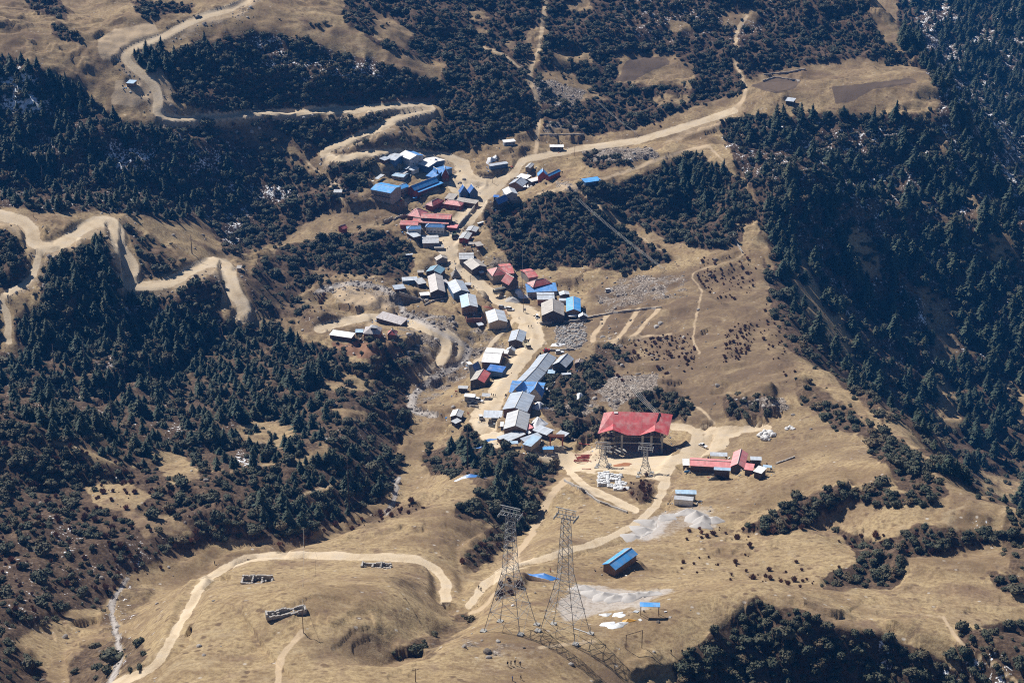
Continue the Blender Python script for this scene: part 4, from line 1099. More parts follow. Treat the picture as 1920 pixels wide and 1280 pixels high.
    for k in range(4):
        b = BOULD[k].copy(); b.name = 'stone'
        b.materials.clear()
        b.materials.append(M_STRAY)
        st.append(b)
    stuff('scattered_stones', 'loose grey stones strewn over banks, scree and stream bed', st, P, sc, rot, r.integers(0, 4, n))
    # scrap, planks and stacked goods lying about the houses
    rg = np.random.default_rng(31)
    V = []
    for c, yaw, a, b in PLAN:
        if c.y > 1300 or max(a, b) > 17: continue
        for _ in range(int(5 + (a + b) * .8)):
            side = rg.integers(0, 4)
            e = rg.uniform(.4, 3.2)
            x, y = (rg.uniform(-a - 1, a + 1), (b + e) * (1 if side == 0 else -1)) if side < 2 else ((a + e) * (1 if side == 2 else -1), rg.uniform(-b - 1, b + 1))
            V.append((c.x + x * math.cos(yaw) - y * math.sin(yaw), c.y + x * math.sin(yaw) + y * math.cos(yaw)))
    V = np.array(V)
    P = np.column_stack([V, ground_z(V[:, 0], V[:, 1])])
    n = len(P)
    sc = np.stack([r.gamma(2, .35, n).clip(.2, 2.2), r.gamma(2, .25, n).clip(.2, 1.4), r.gamma(2, .18, n).clip(.08, 1.2)], 1)
    rot = np.stack([r.normal(0, .08, n), r.normal(0, .08, n), r.uniform(0, 6.28, n)], 1)
    bx = []
    for k in range(3):
        mb = MB().box(-.5, .5, -.5, .5, 0, 1) if k < 2 else MB().box(-.5, .5, -.3, .3, 0, .2).box(-.4, .45, -.25, .2, .203, .5).box(-.3, .2, -.5, .1, .503, .8)
        me = bpy.data.meshes.new('scrap_piece')
        me.from_pydata(mb.V, [], mb.F)
        me.materials.append(M_SCRAP)
        bx.append(me)
    stuff('scattered_debris', 'planks, crates, sacks and scrap lying around the houses', bx, P, sc, rot, r.integers(0, 3, n))
# ---------------------------------------------------------------- building kit
Z = dict(a=(680, 270, 9.145), b=(860, 250, 9.145), c=(720, 350, 9.145), d=(740, 470, 9.145), e=(900, 470, 9.145), f=(590, 560, 9.145), g=(860, 590, 9.145), h=(930, 640, 9.145),
         i=(820, 720, 9.145), j=(920, 740, 9.145), k=(1060, 760, 8.314), l=(1270, 790, 8.314), m=(820, 740, 2.909), n=(840, 920, 3.556), r=(200, 960, 2.909), t=(580, 220, 3.2), p=(0, 0, 1))
def px(zk, pt):
    x0, y0, s = Z[zk]
    return x0 + pt[0] / s, y0 + pt[1] / s
def on_plane(u, v, z):
    az, m = pix_dir(u, v)
    r = (z - CAMZ) / float(m)
    return Vector((r * math.sin(az), r * math.cos(az), z))
def at(u, v, dz=0.0):
    return Vector(cast(u, v, dz)[0])

_mats = {}
def flat_mat(name, col, rough=.8, spec=.3, var=.25, scale=.8, metal=0):
    if name in _mats: return _mats[name]
    m, nt, b = new_mat(name, rough, spec)
    tc = nd(nt, 'ShaderNodeTexCoord')
    n1 = noise(nt, tc.outputs['Object'], scale, 4, .65)
    n2 = noise(nt, tc.outputs['Object'], scale * 5, 3, .7)
    f = math_(nt, 'ADD', math_(nt, 'MULTIPLY', n1, .65), math_(nt, 'MULTIPLY', n2, .35))
    nt.links.new(mix(nt, mapr(nt, f, .3, .7), tuple(c * (1 - var) for c in col), tuple(min(1, c * (1 + var)) for c in col)), b.inputs['Base Color'])
    b.inputs['Metallic'].default_value = metal
    _mats[name] = m
    return m
def sheet_mat(name, col, axis, rust=0.0, rough=.42, alt=None, var=.16):
    """corrugated sheet roofing: sheets differ, seams, rust runs. axis: 0 = ridge along local x, 1 = along local y"""
    key = (name, axis)
    if key in _mats: return _mats[key]
    m, nt, b = new_mat(name, rough, .5)
    L = nt.links
    tc = nd(nt, 'ShaderNodeTexCoord')
    sx = nd(nt, 'ShaderNodeSeparateXYZ')
    L.new(tc.outputs['Object'], sx.inputs[0])
    al, dn = (sx.outputs[0], sx.outputs[1]) if axis == 0 else (sx.outputs[1], sx.outputs[0])
    ca = math_(nt, 'FLOOR', math_(nt, 'MULTIPLY', al, 1 / .85))
    cd = math_(nt, 'FLOOR', math_(nt, 'MULTIPLY', dn, 1 / 2.3))
    cb = nd(nt, 'ShaderNodeCombineXYZ')
    oi = nd(nt, 'ShaderNodeObjectInfo')
    L.new(ca, cb.inputs[0]); L.new(cd, cb.inputs[1]); L.new(oi.outputs['Random'], cb.inputs[2])
    wn = nd(nt, 'ShaderNodeTexWhiteNoise')
    L.new(cb.outputs[0], wn.inputs['Vector'])
    lo, hi = tuple(c * (1 - var) for c in col), tuple(min(.9, c * (1 + var)) for c in col)
    c = mix(nt, wn.outputs['Value'], lo, hi)
    big = noise(nt, tc.outputs['Object'], .35, 4, .6)
    if alt: c = mix(nt, math_(nt, 'GREATER_THAN', wn.outputs['Value'], .82), c, alt)
    st = nd(nt, 'ShaderNodeMapping')
    st.inputs['Scale'].default_value = (2.2, .35, .35) if axis == 0 else (.35, 2.2, .35)
    L.new(tc.outputs['Object'], st.inputs['Vector'])
    sn = noise(nt, st.outputs[0], 1.1, 4, .7)
    c = mix(nt, math_(nt, 'MULTIPLY', mapr(nt, sn, .48, .72), .12 + rust * .8), c, (.20, .105, .065) if rust > .01 else tuple(q * .6 for q in col))
    c = mix(nt, math_(nt, 'MULTIPLY', mapr(nt, big, .42, .7), .30), c, (.50, .475, .44))
    seam = math_(nt, 'GREATER_THAN', math_(nt, 'FRACT', math_(nt, 'MULTIPLY', al, 1 / .85)), .93)
    c = mix(nt, math_(nt, 'MULTIPLY', seam, .28), c, tuple(q * .45 for q in col))
    L.new(c, b.inputs['Base Color'])
    wv = math_(nt, 'SINE', math_(nt, 'MULTIPLY', al, 6.283 / .28))
    bp = nd(nt, 'ShaderNodeBump')
    bp.inputs['Strength'].default_value = .35
    bp.inputs['Distance'].default_value = .03
    L.new(wv, bp.inputs['Height'])
    L.new(bp.outputs[0], b.inputs['Normal'])
    L.new(mapr(nt, sn, .2, .8, rough - .06, rough + .16), b.inputs['Roughness'])
    _mats[key] = m
    return m
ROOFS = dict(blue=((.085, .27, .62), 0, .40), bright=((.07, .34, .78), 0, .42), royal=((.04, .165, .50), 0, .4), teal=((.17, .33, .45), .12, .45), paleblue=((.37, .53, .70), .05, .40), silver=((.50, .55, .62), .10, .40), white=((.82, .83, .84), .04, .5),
             grey=((.43, .45, .48), .16, .45), bluegrey=((.37, .43, .52), .07, .42), tan=((.37, .34, .31), .2, .5), rusty=((.44, .42, .42), .6, .5), brown=((.24, .18, .155), .5, .6), red=((.54, .13, .125), .02, .45), dkred=((.38, .09, .09), .02, .45), rose=((.72, .25, .255), .02, .42),
             station=((.50, .07, .08), 0, .42), strip=((.44, .41, .42), .75, .5))
WALLS = dict(wood=(.13, .085, .06), stone=(.26, .235, .21), grey=(.30, .29, .275), beige=(.46, .37, .27), cream=(.60, .54, .45), redw=(.30, .085, .06), darkw=(.085, .07, .062), bluew=(.10, .16, .27), brick=(.25, .12, .085), white=(.66, .66, .65), tin=(.36, .37, .39), brownw=(.20, .13, .09), redbrown=(.22, .07, .055))
M_GLASS = flat_mat('dark_window_glass', (.03, .035, .045), .15, .6, .1)
M_FRAME = flat_mat('painted_window_frame', (.42, .40, .38), .6, .3, .15)
M_WOOD = flat_mat('weathered_wood', (.16, .11, .075), .85, .2, .35, 2.0)
M_CAP = flat_mat('pale_ridge_flashing', (.58, .55, .50), .5, .5, .15)

class MB:
    def __init__(s): s.V, s.F = [], []
    def quadbox(s, P):          # 8 points: bottom 4 ccw, top 4
        o = len(s.V); s.V += [tuple(p) for p in P]
        s.F += [tuple(o + i for i in f) for f in ((3, 2, 1, 0), (4, 5, 6, 7), (0, 1, 5, 4), (1, 2, 6, 5), (2, 3, 7, 6), (3, 0, 4, 7))]
        return s
    def box(s, x0, x1, y0, y1, z0, z1):
        return s.quadbox([(x0, y0, z0), (x1, y0, z0), (x1, y1, z0), (x0, y1, z0), (x0, y0, z1), (x1, y0, z1), (x1, y1, z1), (x0, y1, z1)])
    def bar(s, a, b, r, n=4, r2=None):
        a, b = Vector(a), Vector(b)
        r2 = r if r2 is None else r2
        d = (b - a).normalized()
        t = d.cross(Vector((0, 0, 1)) if abs(d.z) < .9 else Vector((1, 0, 0))).normalized()
        q = d.cross(t)
        o = len(s.V)
        for c, rr in ((a, r), (b, r2)):
            for k in range(n):
                an = 6.28318 * (k + .5) / n
                s.V.append(tuple(c + t * rr * math.cos(an) + q * rr * math.sin(an)))
        s.F += [(o + k, o + (k + 1) % n, o + n + (k + 1) % n, o + n + k) for k in range(n)]
        s.F += [tuple(o + n - 1 - k for k in range(n)), tuple(o + n + k for k in range(n))]
        return s
    def poly(s, P, th=.12):      # a sheet with thickness downwards
        o, n = len(s.V), len(P)
        s.V += [tuple(p) for p in P] + [(p[0], p[1], p[2] - th) for p in P]
        s.F += [tuple(o + k for k in range(n)), tuple(o + 2 * n - 1 - k for k in range(n))]
        s.F += [(o + k, o + n + k, o + n + (k + 1) % n, o + (k + 1) % n) for k in range(n)]
        return s
    def lathe(s, prof, n=10, c=(0, 0)):
        o = len(s.V)
        for r, z in prof:
            s.V += [(c[0] + r * math.cos(6.28318 * k / n), c[1] + r * math.sin(6.28318 * k / n), z) for k in range(n)]
        for i in range(len(prof) - 1):
            s.F += [(o + i * n + k, o + i * n + (k + 1) % n, o + (i + 1) * n + (k + 1) % n, o + (i + 1) * n + k) for k in range(n)]
        return s
    def build(s, name, mat, parent=None, loc=None, rz=0, smooth=False):
        me = bpy.data.meshes.new(name)
        me.from_pydata(s.V, [], s.F)
        for mm in (mat if isinstance(mat, list) else [mat]): me.materials.append(mm)
        bm = bmesh.new(); bm.from_mesh(me)
        bmesh.ops.recalc_face_normals(bm, faces=bm.faces)
        bm.to_mesh(me); bm.free()
        if smooth: me.polygons.foreach_set('use_smooth', [True] * len(me.polygons))
        o = bpy.data.objects.new(name, me)
        C.objects.link(o)
        if parent is not None: o.parent = parent
        if loc is not None: o.location = loc
        o.rotation_euler.z = rz
        return o
def tag(o, label, cat, group=None):
    o['label'], o['category'] = label, cat
    if group: o['group'] = group
    return o
def empty(name, loc, rz=0, label=None, cat=None, group=None):
    o = bpy.data.objects.new(name, None)
    C.objects.link(o)
    o.empty_display_size = .5
    o.location, o.rotation_euler.z = loc, rz
    if label: tag(o, label, cat, group)
    return o

def frame(typ, zk, pts, h, rise):
    """-> centre of base, yaw, half width (local x), half depth (local y), eave height, rise"""
    P = [px(zk, p) for p in pts]
    c = np.mean(np.array(P[:3]), 0)
    z = at(c[0], c[1], h).z
    if typ == 'gd':
        p1, p2 = on_plane(*P[0], z), on_plane(*P[2], z)
        mid = (p1 + p2) / 2
        if not rise:
            lo, hi = .4, 6.0
            for _ in range(30):
                q = (lo + hi) / 2
                if project(mid.x, mid.y, z + q)[1] > P[1][1]: lo = q
                else: hi = q
            rise = min(max(q, .7), 4.5)
        fa = on_plane(*P[3], z + rise)
        ax = Vector((fa.x - mid.x, fa.y - mid.y, 0))
        D = ax.length
        ax.normalize()
        pr = Vector((ax.y, -ax.x, 0))
        W = max(2.0, abs((p2 - p1).dot(pr)))
        W = min(W, 22)
        ctr = mid + ax * D / 2
        return Vector((ctr.x, ctr.y, z - h)), math.atan2(-pr.y * -1, pr.x), W / 2, D / 2, h, rise
    p1, p2 = on_plane(*P[0], z), on_plane(*P[1], z)
    ax = Vector((p2.x - p1.x, p2.y - p1.y, 0))
    W = ax.length
    ax.normalize()
    pr = Vector((-ax.y, ax.x, 0))
    top = z + (rise if typ in ('gw', 'shed') else 0)
    q = on_plane(*P[2], top)
    D = max(1.2, (q - p2).dot(pr)) * (2 if typ == 'gw' else 1)
    D = min(D, 24)
    ctr = (p1 + p2) / 2 + pr * D / 2
    return Vector((ctr.x, ctr.y, z - h)), math.atan2(ax.y, ax.x), W / 2, D / 2, h, rise

PLAN = []
def pad_ground():
    global H
    for c, yaw, a, b in PLAN:
        r, az = math.hypot(c.x, c.y), math.atan2(c.x, c.y)
        m = max(a, b) + 6
        i0, i1 = np.searchsorted(_rows, [r - m, r + m])
        j0, j1 = np.searchsorted(AZ, [az - m / r, az + m / r])
        sl = (slice(i0, i1 + 1), slice(j0, j1 + 1))
        X, Y = GX[sl] - c.x, GY[sl] - c.y
        lx, ly = X * math.cos(yaw) + Y * math.sin(yaw), -X * math.sin(yaw) + Y * math.cos(yaw)
        d = np.hypot(np.maximum(np.abs(lx) - a, 0), np.maximum(np.abs(ly) - b, 0))
        k = np.clip(1 - (d - .6) / 3.0, 0, 1)
        k = k * k * (3 - 2 * k)
        H[sl] += np.clip(c.z - H[sl], -3, 3) * k

def wing(root, inv, f, typ, roof, wall, opt):
    c, yaw, a, b, h, rise = f
    ov = opt.get('ov', .35)
    M = inv @ Matrix.Translation(c) @ Matrix.Rotation(yaw, 4, 'Z')
    loc, rz = M.to_translation(), M.to_euler().z
    axis = {'gd': 1, 'gw': 0, 'shed': 0, 'hip': 0}[typ]
    col, rust, rough = ROOFS[roof]
    rm = sheet_mat('sheet_roof_' + roof, col, axis, rust, rough, alt=opt.get('alt'))
    r = MB()
    hz = h
    if typ == 'gd':
        r.poly([(-a, -b, h), (0, -b, h + rise), (0, b, h + rise), (-a, b, h)])
        r2 = MB().poly([(0, -b, h + rise), (a, -b, h), (a, b, h), (0, b, h + rise)])
        ridge = ((0, -b - .05, h + rise), (0, b + .05, h + rise))
    elif typ == 'gw':
        r.poly([(-a, -b, h), (a, -b, h), (a, 0, h + rise), (-a, 0, h + rise)])
        r2 = MB().poly([(-a, 0, h + rise), (a, 0, h + rise), (a, b, h), (-a, b, h)])
        ridge = ((-a - .05, 0, h + rise), (a + .05, 0, h + rise))
    elif typ == 'shed':
        r.poly([(-a, -b, h), (a, -b, h), (a, b, h + rise), (-a, b, h + rise)], .1)
        r2 = ridge = None
    else:
        ia = min(a, b) if a >= b else a
        ib = min(a, b) if b > a else b
        ra, rb = (max(a - b, .01), 0) if a >= b else (0, max(b - a, .01))
        if opt.get('cut'):               # hip truncated below a lantern
            ra, rb = max(ra, opt['cut']), max(rb, opt['cut'])
        T = [(-ra, -rb, h + rise), (ra, -rb, h + rise), (ra, rb, h + rise), (-ra, rb, h + rise)]
        B_ = [(-a, -b, h), (a, -b, h), (a, b, h), (-a, b, h)]
        for k in range(4):
            q = [B_[k], B_[(k + 1) % 4], T[(k + 1) % 4], T[k]]
            if (Vector(q[2]) - Vector(q[3])).length < .05: q = q[:3]
            r.poly(q, .1)
        if opt.get('cut'): r.poly(T, .1)
        r2 = None
        ridge = (T[0], T[2]) if not opt.get('cut') else None
    ro = r.build('roof', rm, root, loc, rz)
    if r2 is not None:
        rk2 = opt.get('roof2')
        if rk2:
            c2, ru2, rg2 = ROOFS[rk2]
            o2 = r2.build('roof', sheet_mat('sheet_roof_' + rk2, c2, axis, ru2, rg2), root, loc, rz)
            o2['label'] = opt.get('roof2_label', 'roof slope of a different colour')
        else:
            me = ro.data
            bm = bmesh.new(); bm.from_mesh(me)
            tmp = r2.build('roof', rm, root, loc, rz)
            bm.from_mesh(tmp.data)
            md = tmp.data
            bpy.data.objects.remove(tmp); bpy.data.meshes.remove(md)
            bm.to_mesh(me); bm.free()
    if ridge is not None and opt.get('cap', 1):
        MB().bar((ridge[0][0], ridge[0][1], ridge[0][2] + .03), (ridge[1][0], ridge[1][1], ridge[1][2] + .03), .17, 6).build('ridge_cap', opt.get('capm', M_CAP), ro)
    if typ == 'hip' and opt.get('cap', 1):
        mb = MB()
        for s1, s2 in ((-1, -1), (1, -1), (1, 1), (-1, 1)):
            mb.bar((s1 * a, s2 * b, h + .04), (s1 * ra, s2 * rb, h + rise + .04), .12, 4)
        mb.build('hip_flashing', opt.get('capm', M_CAP), ro)
    x, y = a - ov, b - ov
    base = -2.2
    if opt.get('open'):
        for sx_ in (-1, 1):
            for sy_ in (-1, 1):
                MB().bar((sx_ * x, sy_ * y, -.6), (sx_ * x, sy_ * y, h + (rise if typ == 'shed' and sy_ > 0 else 0) - .08), .09, 6).build('post', M_WOOD, root, loc, rz)
    else:
        wm = flat_mat('wall_' + wall, WALLS[wall], .85, .15, .22, .7)
        wv = MB()
        t = h - .13
        if typ == 'gd':
            g = rise * (1 - ov / a)
            V = [(-x, -y, base), (x, -y, base), (x, y, base), (-x, y, base), (-x, -y, t + rise * ov / a), (x, -y, t + rise * ov / a), (x, y, t + rise * ov / a), (-x, y, t + rise * ov / a), (0, -y, t + rise), (0, y, t + rise)]
            F = [(0, 1, 5, 8, 4), (2, 3, 7, 9, 6), (1, 2, 6, 5), (3, 0, 4, 7), (4, 8, 9, 7), (8, 5, 6, 9)]
        elif typ == 'gw':
            e = t + rise * ov / b
            V = [(-x, -y, base), (x, -y, base), (x, y, base), (-x, y, base), (-x, -y, e), (x, -y, e), (x, y, e), (-x, y, e), (-x, 0, t + rise), (x, 0, t + rise)]
            F = [(0, 1, 5, 4), (2, 3, 7, 6), (1, 2, 6, 9, 5), (3, 0, 4, 8, 7), (4, 5, 9, 8), (8, 9, 6, 7)]
        elif typ == 'shed':
            e0, e1 = t + rise * ov / (2 * b), t + rise * (1 - ov / (2 * b))
            V = [(-x, -y, base), (x, -y, base), (x, y, base), (-x, y, base), (-x, -y, e0), (x, -y, e0), (x, y, e1), (-x, y, e1)]
            F = [(0, 1, 5, 4), (2, 3, 7, 6), (1, 2, 6, 5), (3, 0, 4, 7), (4, 5, 6, 7)]
        else:
            V = [(-x, -y, base), (x, -y, base), (x, y, base), (-x, y, base), (-x, -y, t), (x, -y, t), (x, y, t), (-x, y, t)]
            F = [(0, 1, 5, 4), (2, 3, 7, 6), (1, 2, 6, 5), (3, 0, 4, 7), (4, 5, 6, 7)]
        wv.V, wv.F = V, F
        wv.build('wall', wm, root, loc, rz)
        nw = opt.get('win', 0)
        fl = opt.get('floors', 1)
        if nw:
            for q in range(fl):
                zc = 1.35 + q * 2.7
                if zc + .55 > h: break
                for k in range(nw):
                    wx = -x + (k + .5) * 2 * x / nw
                    fr = MB().box(wx - .55, wx + .55, -y - .06, -y + .02, zc - .55, zc + .55).build('window', M_FRAME, root, loc, rz)
                    MB().box(wx - .43, wx + .43, -y - .085, -y - .03, zc - .43, zc + .43).build('pane', M_GLASS, fr)
        if opt.get('door'):
            dx_ = opt['door'] * x
            MB().box(dx_ - .5, dx_ + .5, -y - .07, -y + .02, -.05, 2.0).build('door', M_WOOD, root, loc, rz)
        if opt.get('sidewin'):
            for q in range(fl):
                zc = 1.35 + q * 2.7
                if zc + .5 > h: break
                for k in range(opt['sidewin']):
                    wy = -y + (k + .5) * 2 * y / opt['sidewin']
                    fr = MB().box(x - .02, x + .06, wy - .5, wy + .5, zc - .5, zc + .5).build('window', M_FRAME, root, loc, rz)
                    MB().box(x + .03, x + .085, wy - .38, wy + .38, zc - .38, zc + .38).build('pane', M_GLASS, fr)
        if opt.get('balcony'):
            zb = opt['balcony']
            mb = MB().box(-x, x, -y - 1.1, -y - .01, zb - .15, zb)
            for k in range(9):
                xx = -x + .05 + k * (2 * x - .1) / 8
                mb.box(xx - .04, xx + .04, -y - 1.1, -y - 1.02, zb + .003, zb + .88)
            mb.box(-x, x, -y - 1.12, -y - 1.0, zb + .883, zb + .98)
            mb.build('balcony', M_WOOD, root, loc, rz)
    return ro
BUILDINGS = []
def house(name, cat, label, *wings, group=None):
    fs = []
    for w_ in wings:
        typ, zk, pts, h, rise, roof, wall = w_[:7]
        opt = w_[7] if len(w_) > 7 else {}
        if typ in ('gw', 'shed'): rise *= .66             # the tin roofs are low pitched
        f = frame(typ, zk, pts, h, rise)
        fs.append((f, typ, roof, wall, opt))
        PLAN.append((f[0], f[1], f[2], f[3]))
    BUILDINGS.append((name, cat, label, fs, group))
def raise_buildings():
    for name, cat, label, fs, group in BUILDINGS:
        c, yaw = fs[0][0][0], fs[0][0][1]
        root = empty(name, c, yaw, label, cat, group)
        inv = (Matrix.Translation(c) @ Matrix.Rotation(yaw, 4, 'Z')).inverted()
        for f, typ, roof, wall, opt in fs: wing(root, inv, f, typ, roof, wall, opt)
# ---------------------------------------------------------------- the village, house by house (roof corners read off the photograph, then rebuilt square at their real place)
def G(*a, **o): return ('gd', *a, o)
def W_(*a, **o): return ('gw', *a, o)
def S(*a, **o): return ('shed', *a, o)
def Hp(*a, **o): return ('hip', *a, o)
# upper cluster
house('house', 'house', 'house under a long silver-grey tin roof at the back left of the upper cluster', W_('a', [(385, 250), (555, 285), (630, 213)], 3.2, 1.3, 'silver', 'bluew'), S('a', [(278, 247), (375, 286), (458, 238)], 2.8, .5, 'bluegrey', 'wood'))
house('house', 'house', 'tall blue roofed house whose front slope is coloured white as glare', W_('a', [(605, 187), (805, 270), (928, 192)], 4.8, 2.4, 'white', 'tin', roof2='blue', roof2_label='rear roof slope in blue sheet', sidewin=2, floors=2))  # front slope coloured white to stand for glare on the blue sheet
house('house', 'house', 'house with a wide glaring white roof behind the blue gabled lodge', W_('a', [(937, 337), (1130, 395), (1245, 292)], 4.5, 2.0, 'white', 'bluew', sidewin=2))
house('lodge', 'lodge', 'blue roofed lodge with several steep gables and red brown gable walls', W_('a', [(1080, 545), (1235, 580), (1285, 425)], 4.0, 2.6, 'blue', 'bluew', win=3), G('a', [(1225, 530), (1290, 440), (1345, 560), (1215, 390)], 4.0, 0, 'blue', 'redbrown', win=2), G('a', [(1350, 550), (1425, 415), (1485, 540), (1395, 360)], 4.0, 0, 'blue', 'redbrown', win=2, floors=1))
house('house', 'house', 'small blue gabled house at the rear edge beside the bend of the road', G('a', [(1230, 315), (1270, 258), (1325, 330), (1240, 250)], 3.2, 0, 'royal', 'bluew'))
house('hut', 'hut', 'small cream walled hut with a pale grey roof among the upper cluster', S('a', [(762, 428), (862, 460), (1012, 415)], 2.8, .7, 'silver', 'cream', win=1))
house('shed', 'shed', 'little shed with a patched tin roof beside the pale blue roofed hut', S('a', [(622, 492), (720, 512), (798, 470)], 2.2, .4, 'rusty', 'wood'))
house('shed', 'shed', 'narrow tin shed at the back of the upper cluster', S('a', [(697, 420), (745, 432), (818, 385)], 2.0, .3, 'silver', 'wood'))
house('hut', 'hut', 'low stone hut with a pale blue roof above the L-shaped blue lodge', W_('a', [(490, 542), (700, 575), (752, 525)], 2.5, .9, 'paleblue', 'stone', win=2))
house('shed', 'shed', 'low open shed with a patched silver roof at the left of the upper cluster', S('a', [(203, 592), (270, 604), (458, 540)], 1.9, .4, 'silver', 'darkw', open=1))
house('lodge', 'lodge', 'big two-storey L-shaped lodge with a bright blue roof', W_('a', [(130, 778), (480, 846), (488, 735)], 6.0, 1.9, 'bright', 'grey', win=6, floors=2, balcony=2.9), W_('a', [(482, 848), (800, 722), (733, 672)], 6.0, 1.9, 'bright', 'grey', win=6, floors=2, balcony=2.9))
house('lodge', 'lodge', 'long barn-like lodge with a bright blue roof and red gable end', G('a', [(722, 778), (828, 718), (935, 785), (1245, 557)], 4.8, 0, 'bright', 'redw', sidewin=8), S('a', [(958, 830), (1385, 668), (1330, 632)], 3.0, .9, 'bright', 'grey', open=1))
house('hut', 'hut', 'tiny bright blue hut beside the yard of the long lodge', S('a', [(858, 925), (932, 927), (938, 893)], 2.0, .3, 'bright', 'bluew'))
# top of the street
house('hut', 'hut', 'white roofed hut standing alone on the bare terrace above the road', S('b', [(775, 160), (982, 138), (963, 92)], 2.6, .5, 'white', 'tin', win=3))
house('hut', 'hut', 'white roofed hut below the dark cut bank at the junction', S('b', [(1560, 237), (1803, 237), (1803, 195)], 2.6, .5, 'white', 'darkw', win=3))
house('shed', 'shed', 'long low shed with a silver roof inside the loop of the road', S('b', [(538, 566), (855, 515), (851, 474)], 2.6, .5, 'silver', 'bluew'))
house('house', 'house', 'small grey gabled house by the road junction', G('b', [(1115, 607), (1180, 588), (1245, 583), (1255, 502)], 2.8, 0, 'grey', 'stone'))
house('house', 'house', 'house with a bright blue roof and red striped gable at the top of the street', G('b', [(1352, 716), (1445, 652), (1535, 757), (1437, 597)], 3.6, 0, 'bright', 'redw', win=1), W_('b', [(1550, 742), (1755, 645), (1690, 622)], 3.0, 1.6, 'bright', 'redw'))
house('shed', 'shed', 'white roofed shed stepping down beside the red and blue house', S('b', [(985, 748), (1165, 786), (1250, 722)], 3.2, .6, 'white', 'darkw'))
house('shed', 'shed', 'white lean-to with an open front on the bank above the shrubs', S('b', [(1180, 790), (1250, 835), (1392, 758)], 2.8, .6, 'white', 'darkw'))
house('house', 'house', 'wide grey gabled house with a brown front on the right of the upper street', G('b', [(850, 877), (965, 832), (1092, 912), (1070, 748)], 4.2, 0, 'bluegrey', 'brownw', win=2))
house('house', 'house', 'silver gabled house with a cream ridge just above the royal blue roof', G('b', [(803, 1060), (910, 1006), (1017, 1040), (852, 912)], 4.2, 0, 'silver', 'tin', win=2))
house('house', 'house', 'royal blue roofed house on the bank where the street bends', G('b', [(522, 1216), (690, 1122), (735, 1198), (803, 1045)], 3.6, 0, 'royal', 'darkw'), S('b', [(590, 1090), (690, 1095), (745, 1060)], 3.4, .5, 'royal', 'darkw'))
house('house', 'house', 'dark blue house with two pointed gables in the middle of the street fork', G('b', [(0, 997), (85, 912), (195, 1050), (70, 868)], 3.6, 0, 'royal', 'bluew', win=1), G('b', [(195, 1047), (245, 922), (330, 1002), (215, 865)], 3.6, 0, 'royal', 'bluew', win=1))
# red compound
house('shed', 'shed', 'pale grey long shed behind the red roofed compound', S('c', [(1030, 202), (1190, 223), (1372, 140)], 3.0, .7, 'tan', 'wood'))
house('shed', 'shed', 'long grey roofed shed along the compound wall at the street', S('c', [(1223, 240), (1572, 296), (1628, 233)], 3.0, .8, 'tan', 'wood'))
house('house', 'house', 'red hip-roofed house at the back left of the walled compound', Hp('c', [(697, 305), (832, 342), (1045, 242)], 3.2, 2.0, 'dkred', 'redbrown'))
house('house', 'house', 'rose red hip-roofed house with white flashings in the walled compound', Hp('c', [(1005, 290), (1312, 335), (1398, 277)], 3.2, 2.0, 'rose', 'redbrown', win=4))
house('house', 'house', 'big rose red hall with a broad pyramid roof at the left of the compound', Hp('c', [(385, 490), (625, 532), (875, 448)], 3.6, 3.4, 'rose', 'brick'))
house('house', 'house', 'long red roofed hall with one pale roof sheet running out of the pyramid roof', W_('c', [(622, 534), (1142, 560), (1187, 488)], 3.2, 1.7, 'red', 'darkw', alt=(.50, .22, .2)))
house('house', 'house', 'long red roofed row in front of the long hall', W_('c', [(480, 608), (1108, 640), (1142, 571)], 2.6, 1.4, 'red', 'darkw'))
house('hut', 'hut', 'red roofed brick hut at the left foot of the compound', W_('c', [(266, 652), (582, 660), (608, 602)], 2.6, 1.1, 'red', 'redw'))
house('house', 'house', 'house with a blue hipped roof and white walls below the red rows', Hp('c', [(705, 694), (1037, 704), (1078, 656)], 4.2, 1.7, 'blue', 'white', win=5))
house('hut', 'hut', 'small blue hip-roofed hut left of the blue hipped house', Hp('c', [(392, 736), (645, 722), (608, 668)], 2.8, 1.2, 'blue', 'white'))
house('shed', 'shed', 'shed under loose pale tin sheets below the small blue hut', S('c', [(508, 872), (640, 836), (543, 740)], 2.2, .5, 'silver', 'wood'))
house('house', 'house', 'square house with a shallow two-strip grey roof below the compound', W_('c', [(660, 972), (946, 963), (946, 878)], 3.2, 1.0, 'grey', 'stone'))
house('hut', 'hut', 'little rose roofed hut beside the blue hipped house', S('c', [(1075, 697), (1250, 710), (1268, 650)], 2.4, .4, 'rose', 'redbrown'))
house('house', 'house', 'narrow house with a grey roof and red brown front on the right of the street', G('c', [(1262, 906), (1365, 882), (1458, 882), (1432, 768)], 3.0, 0, 'grey', 'redw', door=.1))
house('shed', 'shed', 'shed with a glaring pale ridge just up the street from the red fronted house', G('c', [(1400, 747), (1460, 765), (1572, 787), (1545, 667)], 2.6, 0, 'grey', 'wood'))
house('house', 'house', 'grey two-strip roofed house at the right edge of the street', W_('c', [(1285, 1246), (1542, 1242), (1541, 1168)], 3.0, 1.0, 'grey', 'stone'))
house('shed', 'shed', 'tiny plank shed behind the red fronted house', S('c', [(1448, 985), (1592, 986), (1575, 948)], 2.0, .3, 'tan', 'wood', open=1))
house('shed', 'shed', 'ragged grey shed on the bank above the two-strip roof', S('c', [(1595, 1022), (1712, 1002), (1742, 920)], 2.2, .4, 'tan', 'wood'))
house('shed', 'shed', 'white sheeted stall on the upper bank of the street', S('c', [(1615, 636), (1720, 602), (1747, 573)], 1.7, .3, 'white', 'wood'))
